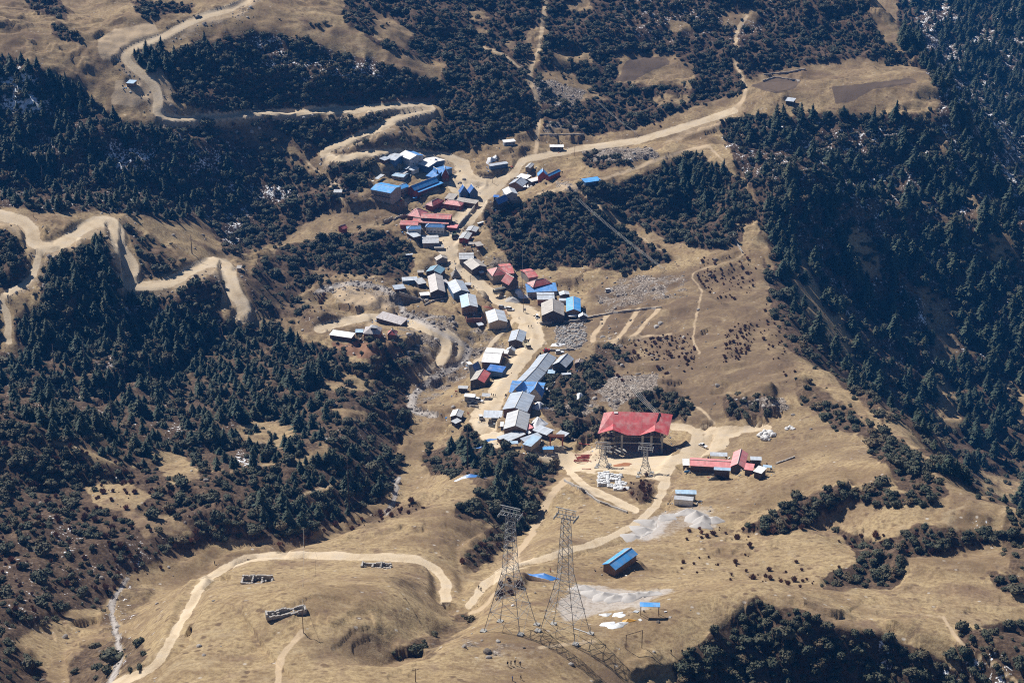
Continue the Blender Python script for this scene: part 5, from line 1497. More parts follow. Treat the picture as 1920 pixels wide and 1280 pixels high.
# middle of the street
house('hut', 'hut', 'small stone hut in a dark hollow left of the street', G('d', [(712, 162), (808, 110), (926, 150), (780, 62)], 2.6, 0, 'tan', 'stone'))
house('house', 'house', 'grey brown gabled house on the right where the street turns', G('d', [(1325, 332), (1482, 250), (1592, 277), (1310, 122)], 3.6, 0, 'tan', 'darkw'))
house('house', 'house', 'house with a teal blue roof beside the stupa', G('d', [(520, 372), (640, 332), (798, 388), (745, 237)], 3.0, 0, 'teal', 'wood'))
house('shed', 'shed', 'grey patched shed left of the teal roofed house', S('d', [(390, 377), (505, 372), (565, 325)], 2.2, .4, 'tan', 'wood'))
house('house', 'house', 'long house with a rust streaked tin roof above the stream', G('d', [(610, 724), (742, 663), (872, 706), (690, 382)], 4.2, 0, 'rusty', 'darkw', win=2), S('d', [(405, 577), (552, 550), (545, 440)], 3.2, .6, 'grey', 'darkw'))
house('shed', 'shed', 'silver roofed shed on the stream bank left of the rusty roof', S('d', [(130, 517), (396, 502), (386, 440)], 2.6, .4, 'silver', 'bluew'))
house('shed', 'shed', 'small white roofed shed under the gable of the rusty house', S('d', [(440, 770), (612, 756), (605, 700)], 2.4, .3, 'white', 'darkw'))
house('shed', 'shed', 'low lean-to of blue grey scrap sheets above the stream', S('d', [(0, 667), (190, 642), (172, 563)], 1.8, .4, 'bluegrey', 'wood'))
house('house', 'house', 'blue grey gabled house just below the stupa', G('d', [(1010, 747), (1140, 670), (1276, 692), (1036, 484)], 4.0, 0, 'bluegrey', 'bluew'))
house('house', 'house', 'two-tone house with a pale blue shining roof above the brick foundations', G('d', [(1147, 973), (1275, 933), (1432, 971), (1250, 728)], 4.6, 0, 'paleblue', 'brownw', win=3, roof2='silver'))
house('house', 'house', 'beige walled house with a silver gabled roof at the square', G('e', [(150, 1246), (310, 1183), (476, 1216), (252, 992)], 4.0, 0, 'silver', 'beige'))
# right of the square
house('lodge', 'lodge', 'red hip-roofed hotel wing with white flashings facing up the street', Hp('e', [(115, 322), (212, 437), (392, 328)], 5.4, 2.6, 'dkred', 'stone', win=3, floors=2, balcony=2.8))
house('lodge', 'lodge', 'red lodge with a dark green grey front gable', G('e', [(475, 582), (560, 458), (692, 547), (450, 385)], 4.2, 0, 'dkred', 'darkw', win=3), W_('e', [(385, 402), (592, 386), (530, 262)], 4.4, 2.2, 'red', 'stone'))
house('house', 'house', 'red single-slope house behind the hipped red house', W_('e', [(828, 467), (1003, 437), (915, 343)], 4.2, 1.6, 'red', 'stone', win=2))
house('house', 'house', 'red pyramid-roofed house with a black solar panel strip', Hp('e', [(792, 547), (907, 632), (1190, 522)], 4.2, 2.4, 'dkred', 'redbrown', win=2))
house('house', 'house', 'long blue roofed house tucked against the red pyramid roof', S('e', [(806, 714), (1330, 690), (1230, 548)], 3.2, 1.7, 'blue', 'tin', win=4))
house('house', 'house', 'silver two-strip house in front of the long blue roof', W_('e', [(978, 838), (1280, 836), (1278, 757)], 3.6, .9, 'silver', 'brick'))
house('house', 'house', 'big dark timber house with a grey gable and four small windows', G('e', [(1055, 1114), (1248, 1027), (1447, 1114), (1241, 812)], 5.0, 0, 'tan', 'darkw', win=3, door=.75))
house('house', 'house', 'narrow house with a blue roof striped in white beside the big timber house', G('e', [(1478, 1049), (1607, 1001), (1729, 1037), (1599, 776)], 4.4, 0, 'bright', 'brownw', alt=(.55, .65, .75), win=2))
house('stall', 'stall', 'white awning stall at the foot of the striped blue roof', S('e', [(1520, 1126), (1662, 1126), (1676, 1065)], 2.2, .3, 'white', 'wood', open=1))
house('hut', 'hut', 'small silver gabled hut behind the striped blue roof', G('e', [(1375, 774), (1455, 747), (1540, 742), (1432, 682)], 2.6, 0, 'silver', 'darkw'))
house('shed', 'shed', 'flat silver shed between the small hut and the big timber house', S('e', [(1352, 857), (1490, 857), (1487, 815)], 2.2, .2, 'silver', 'tin'))
house('hut', 'hut', 'silver hut at the far right end of the square', G('e', [(1692, 1147), (1785, 1097), (1850, 1132), (1760, 1052)], 2.4, 0, 'silver', 'darkw'))
# temple terrace
house('shed', 'shed', 'long white sheeted shed at the left edge of the temple terrace', S('f', [(245, 617), (630, 674), (674, 580)], 2.2, .7, 'white', 'wood'))
house('shed', 'shed', 'small blue sheeted shed behind the temple', S('f', [(693, 577), (832, 577), (852, 518)], 2.0, .4, 'paleblue', 'wood'))
house('temple', 'temple', 'brick temple with a striped hip roof and a dark lantern on top', Hp('f', [(826, 598), (1120, 610), (1216, 492)], 3.8, 1.8, 'strip', 'brick', cut=1.5, cap=0, win=3), Hp('f', [(938, 496), (1066, 502), (1074, 455)], 6.6, .9, 'grey', 'darkw', ov=.5, cap=0))
house('shrine', 'shrine', 'small shrine with a red hip roof and white pinnacle', Hp('f', [(1240, 612), (1402, 622), (1477, 562)], 3.0, 1.6, 'red', 'brownw', cut=.7))
house('barn', 'barn', 'large barn with one long rust striped roof slope beside the temple road', S('f', [(1042, 322), (1478, 448), (1592, 332)], 2.8, 1.8, 'strip', 'darkw'))
# lower street, left side
house('hut', 'hut', 'tiny tin hut in the gully below the beige house', S('g', [(347, 190), (438, 168), (405, 118)], 2.0, .4, 'silver', 'darkw'))
house('house', 'house', 'dark walled house with a blue grey gable at the throat of the square', G('g', [(846, 457), (965, 421), (1110, 472), (1037, 243)], 4.0, 0, 'bluegrey', 'darkw', win=2))
house('hut', 'hut', 'small white gabled hut in front of the dark walled house', G('g', [(815, 594), (882, 575), (952, 642), (905, 537)], 2.6, 0, 'silver', 'tin'))
house('shed', 'shed', 'white roofed shed behind the big white roof', S('g', [(655, 652), (840, 669), (863, 605)], 2.8, .4, 'white', 'wood'))
house('house', 'house', 'house under a big white sheet roof on the left of the lower street', W_('g', [(388, 807), (697, 829), (763, 667)], 4.0, 1.9, 'white', 'brownw', sidewin=2))
house('house', 'house', 'royal blue roofed house with tall grey gable end at the edge of the lower street', G('g', [(100, 1002), (252, 858), (362, 950), (335, 792)], 4.6, 0, 'royal', 'tin'), S('g', [(473, 946), (746, 989), (773, 880)], 3.4, .6, 'royal', 'bluew'))
house('house', 'house', 'house whose roof is grey on the left slope and red on the right', G('g', [(178, 1149), (318, 1096), (449, 1153), (425, 927)], 4.2, 0, 'tan', 'darkw', roof2='red', roof2_label='red right roof slope', win=2))
house('shed', 'shed', 'low dark shed behind the grey and red roof', S('i', [(350, 72), (520, 78), (562, 28)], 2.2, .4, 'grey', 'darkw'))
house('hut', 'hut', 'white roofed ticket hut beside the parked cars', S('i', [(452, 210), (637, 227), (657, 170)], 2.8, .4, 'white', 'tin'))
house('shelter', 'shelter', 'small flat grey shelter roof in the lower street', S('i', [(758, 204), (900, 212), (932, 158)], 1.7, .2, 'grey', 'wood', open=1))
house('hut', 'hut', 'small gabled hut with a white left slope at the stream side of the parking', G('i', [(210, 559), (325, 531), (416, 561), (364, 422)], 2.8, 0, 'white', 'darkw', roof2='grey', roof2_label='grey right roof slope'))
house('shed', 'shed', 'grey roofed lean-to just below the white sloped hut', S('i', [(230, 630), (312, 677), (417, 620)], 2.2, .5, 'grey', 'darkw'))
house('shelter', 'shelter', 'wide flat silver canopy over the parking place', S('i', [(785, 574), (1111, 580), (1138, 450)], 3.0, .5, 'silver', 'wood', open=1))
# lower street, right side: the market row
house('market_hall', 'market hall', 'long grey market hall with pale roof stripes, upper half of the row', G('h', [(545, 484), (705, 432), (862, 512), (890, 192)], 4.2, 0, 'bluegrey', 'tin', alt=(.42, .40, .38)))
house('market_hall', 'market hall', 'long plain grey market hall, lower half of the row above the blue gables', G('h', [(316, 712), (482, 661), (662, 737), (702, 440)], 4.0, 0, 'bluegrey', 'tin'))
house('house', 'house', 'grey gabled house on the bank right of the market row', G('h', [(944, 417), (1090, 351), (1216, 432), (1222, 202)], 3.6, 0, 'silver', 'darkw'))
house('hut', 'hut', 'brown roofed hut at the right end of the bank behind the market', G('h', [(1336, 387), (1400, 355), (1492, 377), (1440, 290)], 2.6, 0, 'brown', 'darkw'))
house('shed', 'shed', 'flat pale blue shed behind the market row', S('h', [(880, 543), (1006, 552), (1036, 488)], 2.4, .3, 'paleblue', 'darkw'))
house('lodge', 'lodge', 'royal blue lodge with twin front gables across the end of the market row', W_('h', [(225, 870), (800, 905), (822, 765)], 4.0, 1.8, 'blue', 'bluew'), G('h', [(202, 947), (332, 806), (450, 885), (472, 672)], 4.2, 0, 'blue', 'cream', win=1), G('h', [(552, 892), (650, 800), (772, 990), (712, 690)], 4.2, 0, 'blue', 'cream', win=1))
house('house', 'house', 'large plain grey house below the twin blue gables', G('h', [(103, 1174), (315, 1132), (541, 1198), (460, 853)], 4.2, 0, 'bluegrey', 'brownw'))
house('house', 'house', 'large grey house with a tan ridge beside the parking canopy', G('i', [(1125, 797), (1345, 708), (1540, 762), (1395, 432)], 4.2, 0, 'grey', 'brownw'))
# shacks at the lower end
house('shack', 'shack', 'leftmost of the low silver shacks above the lower trees', S('j', [(95, 720), (152, 767), (492, 650)], 2.4, .4, 'silver', 'wood'))
house('shack', 'shack', 'low silver shack second from the left above the lower trees', S('j', [(226, 748), (312, 797), (612, 672)], 2.4, .4, 'silver', 'wood'))
house('shack', 'shack', 'silver shack with a bright ridge plate nearest the lower trees', S('j', [(545, 844), (692, 887), (937, 740)], 2.8, .7, 'paleblue', 'beige'))
house('shack', 'shack', 'blue grey shack leaning behind the bright-ridged shack', S('j', [(500, 745), (582, 810), (807, 645)], 2.8, .7, 'bluegrey', 'beige'))
house('shack', 'shack', 'little red edged shack behind the low silver shacks', S('j', [(512, 550), (585, 612), (687, 515)], 3.0, .5, 'rose', 'brick'))
house('shack', 'shack', 'small white lean-to in front of the red edged shack', S('j', [(585, 620), (650, 667), (697, 643)], 2.4, .3, 'white', 'wood'))
house('shack', 'shack', 'wide silver shack behind the village gate', S('j', [(715, 607), (962, 692), (1102, 603)], 2.6, .5, 'silver', 'darkw'))
house('shack', 'shack', 'rightmost silver shack beside the village gate', S('j', [(1118, 667), (1266, 720), (1262, 622)], 2.4, .4, 'silver', 'darkw'))
house('hut', 'hut', 'tiny royal blue roofed booth in front of the village gate', S('j', [(893, 937), (1082, 935), (1040, 880)], 2.2, .4, 'bright', 'beige'))
# below the station
house('lodge', 'workers quarters', 'rose red L-shaped workers quarters with a white end sheet', W_('l', [(192, 685), (962, 728), (946, 632)], 2.9, 1.4, 'rose', 'darkw', win=0), S('l', [(85, 681), (193, 682), (200, 577)], 2.8, 1.2, 'white', 'darkw'), G('l', [(822, 695), (955, 655), (1048, 737), (995, 424)], 3.0, 0, 'rose', 'darkw'))
house('shed', 'shed', 'open silver roofed shed behind the rose red quarters', S('l', [(512, 534), (783, 542), (803, 482)], 2.6, .5, 'silver', 'wood', open=1))
house('shed', 'shed', 'silver roofed dark shed right of the rose red quarters', S('l', [(1140, 597), (1316, 602), (1311, 545)], 3.2, .4, 'silver', 'darkw'))
house('shed', 'shed', 'pale roofed dark shed in front of the rose red quarters', S('l', [(568, 750), (831, 767), (839, 722)], 4.0, .5, 'paleblue', 'darkw'))
house('shed', 'shed', 'rose sheeted shed at the right end of the quarters', S('l', [(1040, 745), (1180, 762), (1212, 660)], 2.8, .4, 'rose', 'darkw'))
house('shed', 'shed', 'white sheeted shed outermost right of the quarters', S('l', [(1180, 772), (1312, 812), (1362, 710)], 3.0, .4, 'white', 'darkw'))
house('pump_house', 'hut', 'concrete hut with a half blue roof above the gravel heaps', S('m', [(1299, 538), (1414, 541), (1417, 519)], 3.6, .4, 'paleblue', 'grey', alt=(.08, .28, .6)))
house('pump_house', 'hut', 'flat-topped concrete block in front of the half blue roof', S('m', [(1290, 568), (1395, 577), (1401, 556)], 2.6, .05, 'grey', 'white', ov=.15))
house('barn', 'barn', 'big bright blue roofed barn on the turf beside the gravel', G('n', [(1020, 493), (1070, 483), (1123, 523), (1222, 377)], 2.8, 0, 'bright', 'brownw'))
house('shelter', 'shelter', 'flat blue roofed shelter beside the rubbish tip', S('n', [(1279, 770), (1415, 773), (1416, 743)], 3.4, .4, 'bright', 'darkw', open=1))
# outliers
house('hut', 'hut', 'lone red roofed hut at the edge of the round grove', G('t', [(130, 672), (185, 650), (240, 660), (215, 640)], 2.8, 0, 'red', 'redw'))
house('hut', 'hut', 'lone blue roofed hut on the crest right of the upper street', S('t', [(1655, 392), (1752, 378), (1750, 352)], 2.6, .5, 'bright', 'bluew'))
house('hut', 'hut', 'small white roofed hut on the sandy bank beside the upper road', S('p', [(236, 156), (250, 157), (250, 150)], 2.6, .4, 'paleblue', 'brownw'))
house('hut', 'hut', 'lone grey roofed hut on the ploughed plateau', S('p', [(1472, 189), (1488, 191), (1490, 184)], 2.6, .4, 'silver', 'darkw'))
house('hut', 'hut', 'small stone hut beside the last bend of the zigzag road', S('p', [(443, 503), (452, 503), (453, 497)], 2.2, .3, 'tan', 'stone'))
house('hut', 'hut', 'tiny stone hut on the track below the snowy grove', S('p', [(625, 361), (641, 361), (640, 355)], 2.2, .3, 'grey', 'stone'))
# small lean-tos and awnings squeezed between the houses
house('shed', 'shed', 'small grey lean-to on the street side of the blue grey gabled house', S('d', [(1190, 582), (1302, 590), (1285, 545)], 2.4, .4, 'grey', 'wood'))
house('shed', 'shed', 'strip of blue grey sheeting beside the small white roofed shed', S('d', [(640, 792), (802, 776), (800, 750)], 1.8, .3, 'bluegrey', 'wood'))
house('shed', 'shed', 'grey lean-to joining the rusty house and its blue grey neighbour', S('d', [(835, 565), (935, 545), (905, 480)], 2.6, .4, 'rusty', 'darkw'))
house('shed', 'shed', 'low dark stone shed below the square two-strip house', S('c', [(860, 1050), (1030, 1045), (1010, 990)], 1.7, .3, 'tan', 'stone'))
house('shed', 'shed', 'tiny tin shed on the bank above the round grove', S('c', [(378, 1175), (500, 1162), (492, 1140)], 1.8, .3, 'silver', 'wood'))
house('shed', 'shed', 'white lean-to at the back of the red hotel wing', S('e', [(0, 385), (78, 372), (75, 335)], 2.2, .3, 'white', 'wood'))
house('shed', 'shed', 'small white shed behind the tall-gabled royal blue house', S('g', [(172, 858), (240, 842), (246, 782)], 2.6, .3, 'white', 'tin'))
house('shed', 'awning', 'blue edged low awning below the leftmost shacks', S('j', [(312, 842), (472, 836), (476, 785)], 1.8, .3, 'paleblue', 'wood', open=1))
house('shed', 'awning', 'pale awning beyond the outermost white shed of the quarters', S('l', [(1330, 705), (1470, 722), (1445, 680)], 1.8, .3, 'paleblue', 'wood', open=1))
house('shed', 'shed', 'white lean-to against the tan-ridged grey house', S('i', [(1072, 722), (1132, 724), (1162, 642)], 2.2, .3, 'white', 'darkw'))
house('shed', 'awning', 'small white awning behind the wide grey gabled house', S('b', [(1090, 925), (1165, 920), (1172, 885)], 1.8, .3, 'white', 'wood', open=1))
house('shed', 'shed', 'thin pale sheet roof among the bushes behind the market row', S('h', [(1130, 572), (1292, 562), (1282, 530)], 1.6, .3, 'silver', 'wood'))
# ---------------------------------------------------------------- ropeway station and steelwork
M_STEEL = flat_mat('galvanised_steel', (.33, .34, .345), .45, .5, .12, 3)
M_DKSTEEL = flat_mat('dark_scaffold_steel', (.12, .10, .09), .7, .4, .2, 3)
M_CONC = flat_mat('raw_concrete', (.33, .32, .30), .9, .2, .2)
M_RED = flat_mat('red_oxide_steel', (.36, .075, .06), .7, .3, .2)
M_STONE = flat_mat('dry_stone', (.36, .335, .31), .95, .1, .45, 1.6)
M_PALESTONE = flat_mat('pale_boulder', (.62, .61, .60), .9, .2, .2, 1.2)
M_GREYSTONE = flat_mat('grey_boulder', (.34, .33, .32), .95, .15, .35, 1.2)
M_TARPB = flat_mat('blue_tarpaulin', (.06, .20, .52), .45, .4, .2)
M_TARPW = flat_mat('white_tarpaulin', (.68, .70, .74), .5, .4, .15)
M_PLASTIC = flat_mat('dirty_plastic', (.48, .49, .50), .5, .4, .35, 2.5)
M_SACK = flat_mat('white_woven_sacks', (.66, .67, .68), .7, .3, .12, 2)
M_CABLE = flat_mat('steel_cable', (.32, .32, .31), .5, .5, .05)
M_TYRE = flat_mat('black_rubber', (.02, .02, .02), .9, .2, .1)
M_GRAVEL = None

def gravel_mat():
    m, nt, b = new_mat('crushed_gravel', .95, .1)
    tc = nd(nt, 'ShaderNodeTexCoord')
    n1, n2 = noise(nt, tc.outputs['Object'], .5, 4, .6), noise(nt, tc.outputs['Object'], 4, 3, .7)
    c = mix(nt, n1, (.35, .33, .315), (.47, .45, .435))
    c = mix(nt, math_(nt, 'MULTIPLY', mapr(nt, n2, .5, .7), .4), c, (.33, .31, .30))
    nt.links.new(c, b.inputs['Base Color'])
    return m
M_GRAVEL = gravel_mat()

ST = {}
def plan_station():
    """the red roofed ropeway station: a hall on pillars"""
    nl, nr = px('k', (505, 437)), px('k', (1602, 467))
    h = 10.0
    z = at((nl[0] + nr[0]) / 2, (nl[1] + nr[1]) / 2 - 4, h).z
    p1, p2 = on_plane(*nl, z), on_plane(*nr, z)
    ax = Vector((p2.x - p1.x, p2.y - p1.y, 0))
    ST.update(c=(p1 + p2) / 2 - Vector((0, 0, h)), W=ax.length, yaw=math.atan2(ax.y, ax.x), h=h)
    pr = Vector((-ax.y, ax.x, 0)).normalized()
    q = ST['c'] + pr * 6
    PLAN.append((q, ST['yaw'], ST['W'] / 2 + 1, 8))
def station():
    c, W, yaw, h = ST['c'], ST['W'], ST['yaw'], ST['h']
    a, D, k = W / 2, 11.0, W / 30.0
    root = empty('ropeway_station', c, yaw, 'large red roofed ropeway station hall raised on concrete pillars', 'ropeway station')
    A, B_, C_, D_ = (-a, 0, h), (-2.5 * k, 0, h - .3), (2.8 * k, 0, h - .3), (a, 0, h)
    P, Q = (-8.7 * k, -.3, h + 2.3), (9.2 * k, -.3, h + 2.3)
    P2, Q2 = (-8.5 * k, 5.0, h + 2.35), (9.4 * k, 5.0, h + 2.35)
    Rl, Rr = (-8.6 * k, D, h + 5.0), (11.0 * k, D, h + 5.0)
    A2, D2 = (-a + 2.4 * k, D, h + 4.3), (a + 2.0 * k, D, h + 4.3)
    mb = MB()
    for q in ([A, P, P2], [A, P2, Rl, A2], [P, B_, P2], [B_, C_, Q2, P2], [P2, Q2, Rr, Rl], [C_, Q, Q2], [Q, D_, Q2], [D_, D2, Rr, Q2]):
        mb.poly(q, .14)
    # rear slope down to the uphill side
    mb.poly([A2, Rl, (-8.6 * k, D + 5, h + .5), (-a + 2.4 * k, D + 5, h + .5)], .14)
    mb.poly([Rl, Rr, (11 * k, D + 5, h + .5), (-8.6 * k, D + 5, h + .5)], .14)
    mb.poly([Rr, D2, (a + 2 * k, D + 5, h + .5), (11 * k, D + 5, h + .5)], .14)
    col, ru, rg = ROOFS['station']
    ro = mb.build('roof', sheet_mat('sheet_roof_station', col, 0, .03, .42, var=.14), root)
    # cable slot in the roof
    t = lambda u, v: tuple(Vector(D2) * u + Vector(Rr) * v + Vector(Q2) * (1 - u - v) + Vector((0, 0, .12)))
    MB().poly([t(.02, .93), t(.12, .86), t(.38, .12), t(.04, .10)], .05).build('cable_slot', flat_mat('dark_opening', (.02, .02, .025), .9, .1, .1), ro)
    MB().poly([(-8.6 * k + .3, D - 1.2, h + 4.75), (-6.6 * k, D - 1.2, h + 4.75), (-6.6 * k, D - .2, h + 5.12), (-8.6 * k + .3, D - .2, h + 5.12)], .05).build('skylight', flat_mat('pale_skylight', (.7, .62, .62), .3, .5, .05), ro)
    for x in (-11.5, -8.2, -4.6, 4.2, 8.0, 12.6):
        for y in (1.0, 6.5, 12.0):
            MB().box(x * k - .45, x * k + .45, y - .45, y + .45, -2, h - .35).build('pillar', M_CONC, root)
    for y, zz in ((1.0, h - 1.15), (6.5, h - .9), (12.0, h - .9)):
        MB().box(-a + 1, a - 1, y - .3, y + .3, zz - .5, zz).build('beam', M_DKSTEEL, root)
    for y in (1.0, 12.0):
        MB().box(-12 * k, 13 * k, y - .25, y + .25, 5.2, 5.7).build('beam', M_CONC, root)
    MB().box(-12 * k, 13 * k, 1.3, 13, -.4, .25).build('platform', M_CONC, root)
    MB().box(-10 * k, 12 * k, 9.6, 12.6, .253, 5.0).build('machine_room', flat_mat('station_inner_wall', (.20, .18, .16), .9, .1, .2), root)
    tr = MB()
    for x0, x1 in ((-a + .6, -3.0 * k), (3.2 * k, a - .6)):
        n = 8
        xm = (x0 + x1) / 2
        for i in range(n):
            xa, xb = x0 + (x1 - x0) * i / n, x0 + (x1 - x0) * (i + 1) / n
            za, zb = [h - .35 + 2.2 * max(0, 1 - abs(x - xm) / ((x1 - x0) / 2)) for x in (xa, xb)]
            tr.bar((xa, .4, za), (xb, .4, zb), .09)
            tr.bar((xa, .4, h - .5), (xb, .4, zb if i % 2 else h - .5), .06)
            tr.bar((xb, .4, h - .5), (xb, .4, zb), .06)
        tr.bar((x0, .4, h - .5), (x1, .4, h - .5), .1)
    tr.build('roof_truss', M_DKSTEEL, root)

def lattice(root, hgt, feet_half, waist_z, waist_half, top_half, mat, th):
    """four legs, bracing panels and a head frame; local z from 0"""
    def half(z):
        return feet_half + (waist_half - feet_half) * z / waist_z if z < waist_z else waist_half + (top_half - waist_half) * (z - waist_z) / (hgt - waist_z)
    cs = ((-1, -1), (1, -1), (1, 1), (-1, 1))
    w_ = root.matrix_basis
    for sx, sy in cs:
        p = w_ @ Vector((sx * feet_half, sy * feet_half, 0))
        gz_ = gz(p.x, p.y) - root.location.z
        mb = MB()
        z0 = gz_ - .3
        r0 = feet_half * 1.0
        mb.bar((sx * half(0), sy * half(0), z0), (sx * half(0), sy * half(0), .02), th * .9) if z0 < -.4 else None
        mb.bar((sx * half(0), sy * half(0), min(0, z0)), (sx * waist_half, sy * waist_half, waist_z), th)
        mb.bar((sx * waist_half, sy * waist_half, waist_z), (sx * top_half, sy * top_half, hgt), th * .85)
        lg = mb.build('leg', mat, root)
        MB().box(sx * feet_half - .8, sx * feet_half + .8, sy * feet_half - .8, sy * feet_half + .8, gz_ - 1.2, gz_ + .5).build('footing', M_CONC, lg)
    zs, z = [], 0.0
    while z < hgt - .8:
        zs.append(z)
        z += max(1.3, half(z) * (1.15 if z < waist_z else 1.9))
    zs.append(hgt)
    br, ho = MB(), MB()
    for i, (za, zb) in enumerate(zip(zs[:-1], zs[1:])):
        ha, hb = half(za), half(zb)
        for q in range(4):
            c0, c1 = cs[q], cs[(q + 1) % 4]
            br.bar((c0[0] * ha, c0[1] * ha, za), (c1[0] * hb, c1[1] * hb, zb), th * .5)
            br.bar((c1[0] * ha, c1[1] * ha, za), (c0[0] * hb, c0[1] * hb, zb), th * .5)
            if i:
                ho.bar((c0[0] * ha, c0[1] * ha, za), (c1[0] * ha, c1[1] * ha, za), th * .62)
    br.build('diagonal_bracing', mat, root)
    ho.build('horizontal_struts', mat, root)
def head(root, hgt, span, th):
    mb = MB()
    for y in (-.9, .9):
        mb.bar((-span, y, hgt + .25), (span, y, hgt + .25), th * 1.2)
        mb.bar((-span * .85, y, hgt + 1.5), (span * .85, y, hgt + 1.5), th * .7)
        for x in np.linspace(-span * .85, span * .85, 6):
            mb.bar((x, y, hgt + .25), (x, y, hgt + 1.5), th * .6)
    for x in np.linspace(-span, span, 6):
        mb.bar((x, -.9, hgt + .3), (x, .9, hgt + .3), th * .7)
    mb.build('working_platform', M_STEEL, root)
    mb = MB()
    mb.bar((-span * 1.05, 0, hgt + 2.7), (span * 1.05, 0, hgt + 2.7), th * 1.3)
    for x in (-span * .8, 0, span * .8):
        mb.bar((x, 0, hgt + .3), (x, 0, hgt + 2.7), th * .8)
    mb.build('crossarm', M_STEEL, root)
    for s in (-1, 1):
        m2 = MB()
        for q in range(5):
            y = -1.6 + .8 * q
            m2.bar((s * span - .12, y, hgt + .02), (s * span + .12, y, hgt + .02), .34, 8)
        m2.bar((s * span, -1.9, hgt + .42), (s * span, 1.9, hgt + .42), th * .7)
        m2.build('sheave_train', M_STEEL, root)
def towers():
    specs = [('n', (415, 905), 108, 11.5, -24, 'left of the two tall lattice ropeway towers in the foreground', 5.7, .52, .10),
             ('n', (776, 945), 122, 11.5, -24, 'right of the two tall lattice ropeway towers in the foreground', 5.7, .52, .10)]
    for zk, pt, ytop, base, yaw, lab, half, wf, th in specs:
        u, v = px(zk, pt)
        p = at(u, v)
        vt = px(zk, (0, ytop))[1]
        lo, hi = 10, 70
        for _ in range(40):
            q = (lo + hi) / 2
            if project(p.x, p.y, p.z + q)[1] > vt: lo = q
            else: hi = q
        hgt = q - 2.7
        root = empty('ropeway_tower', p, R(yaw), lab, 'ropeway tower', 'lattice ropeway towers')
        bpy.context.view_layer.update()
        lattice(root, hgt, half, hgt * wf, 1.75, .95, M_STEEL, th)
        head(root, hgt, 2.9, .11)
    for zk, pt, ytop, lab, half in (('k', (1240, 1085), 590, 'short lattice ropeway tower in front of the station', 2.6), ('k', (585, 950), 572, 'short lattice ropeway tower among the scaffolding left of the station', 2.4)):
        u, v = px(zk, pt)
        p = at(u, v)
        vt = px(zk, (0, ytop))[1]
        lo, hi = 4, 50
        for _ in range(40):
            q = (lo + hi) / 2
            if project(p.x, p.y, p.z + q)[1] > vt: lo = q
            else: hi = q
        hgt = max(6, q - 2.7)
        root = empty('ropeway_tower', p, R(-10), lab, 'ropeway tower', 'lattice ropeway towers')
        bpy.context.view_layer.update()
        lattice(root, hgt, half, hgt * .5, 1.0, .8, M_STEEL, .13)
        head(root, hgt, 2.9, .13)

def wire(name, a, b, sag, r, label, cat='cable', group=None):
    mb = MB()
    n = 14
    pts = [Vector(a).lerp(Vector(b), t) - Vector((0, 0, sag * 4 * t * (1 - t))) for t in np.linspace(0, 1, n)]
    for p, q in zip(pts[:-1], pts[1:]): mb.bar(p, q, r, 5)
    return tag(mb.build(name, M_CABLE), label, cat, group)
def pole(zk, pt, ytop, label, arm=.9, r=.13, mat=None, lean=0.0):
    u, v = px(zk, pt)
    p = at(u, v)
    vt = px(zk, (0, ytop))[1]
    lo, hi = 1, 40
    for _ in range(40):
        q = (lo + hi) / 2
        if project(p.x, p.y, p.z + q)[1] > vt: lo = q
        else: hi = q
    root = empty('utility_pole', p, R(20), label, 'pole', 'utility poles')
    MB().bar((0, 0, -.5), (lean, 0, q), r, 7, r * .7).build('shaft', mat or M_WOOD, root)
    if arm:
        MB().box(lean - arm, lean + arm, -.06, .06, q - .55, q - .4).build('crossarm', mat or M_WOOD, root)
    return p + Vector((0, 0, q - .3))

def boulder_mesh(k):
    rg = np.random.default_rng(700 + k)
    bm = bmesh.new()
    bmesh.ops.create_icosphere(bm, subdivisions=2, radius=1)
    ns = [rg.normal(size=3) for _ in range(7)]
    for v in bm.verts:
        d = v.co.normalized()
        q = 1.0
        for n_ in ns:
            n_ = Vector(n_).normalized()
            q = min(q, .78 / max(.05, d.dot(n_)) if d.dot(n_) > .3 else q)
        v.co = d * min(1, q) * rg.uniform(.96, 1.03)
    me = bpy.data.meshes.new('boulder')
    bm.to_mesh(me); bm.free()
    return me
BOULD = [boulder_mesh(k) for k in range(5)]
def boulders(name, label, cat, group, poly, n, r0, r1, mat, seed, z=1.0, pile=0):
    rg = np.random.default_rng(seed)
    P = np.array([px('p', p) for p in poly])
    mes = []
    for b in BOULD:
        me = b.copy(); me.name = name
        me.materials.append(mat)
        mes.append(me)
    k = 0
    ctr = P.mean(0)
    while k < n:
        u, v = rg.uniform(P[:, 0].min(), P[:, 0].max()), rg.uniform(P[:, 1].min(), P[:, 1].max())
        ins = False
        for (ax, ay), (bx, by) in zip(P, np.roll(P, -1, 0)):
            if (ay > v) != (by > v) and u < (bx - ax) * (v - ay) / (by - ay) + ax: ins = not ins
        if not ins: continue
        p = at(u, v)
        s = rg.uniform(r0, r1)
        e = max(0, 1 - math.hypot((u - ctr[0]) / (np.ptp(P[:, 0]) / 2), (v - ctr[1]) / (np.ptp(P[:, 1]) / 2)))
        o = bpy.data.objects.new(name, mes[k % 5])
        C.objects.link(o)
        o.location = p + Vector((0, 0, s * .25 + pile * e * rg.uniform(.2, 1)))
        o.scale = (s, s * rg.uniform(.7, 1.1), s * rg.uniform(.55, .9) * z)
        o.rotation_euler = (rg.uniform(-.3, .3), rg.uniform(-.3, .3), rg.uniform(0, 6.28))
        tag(o, label, cat, group)
        k += 1
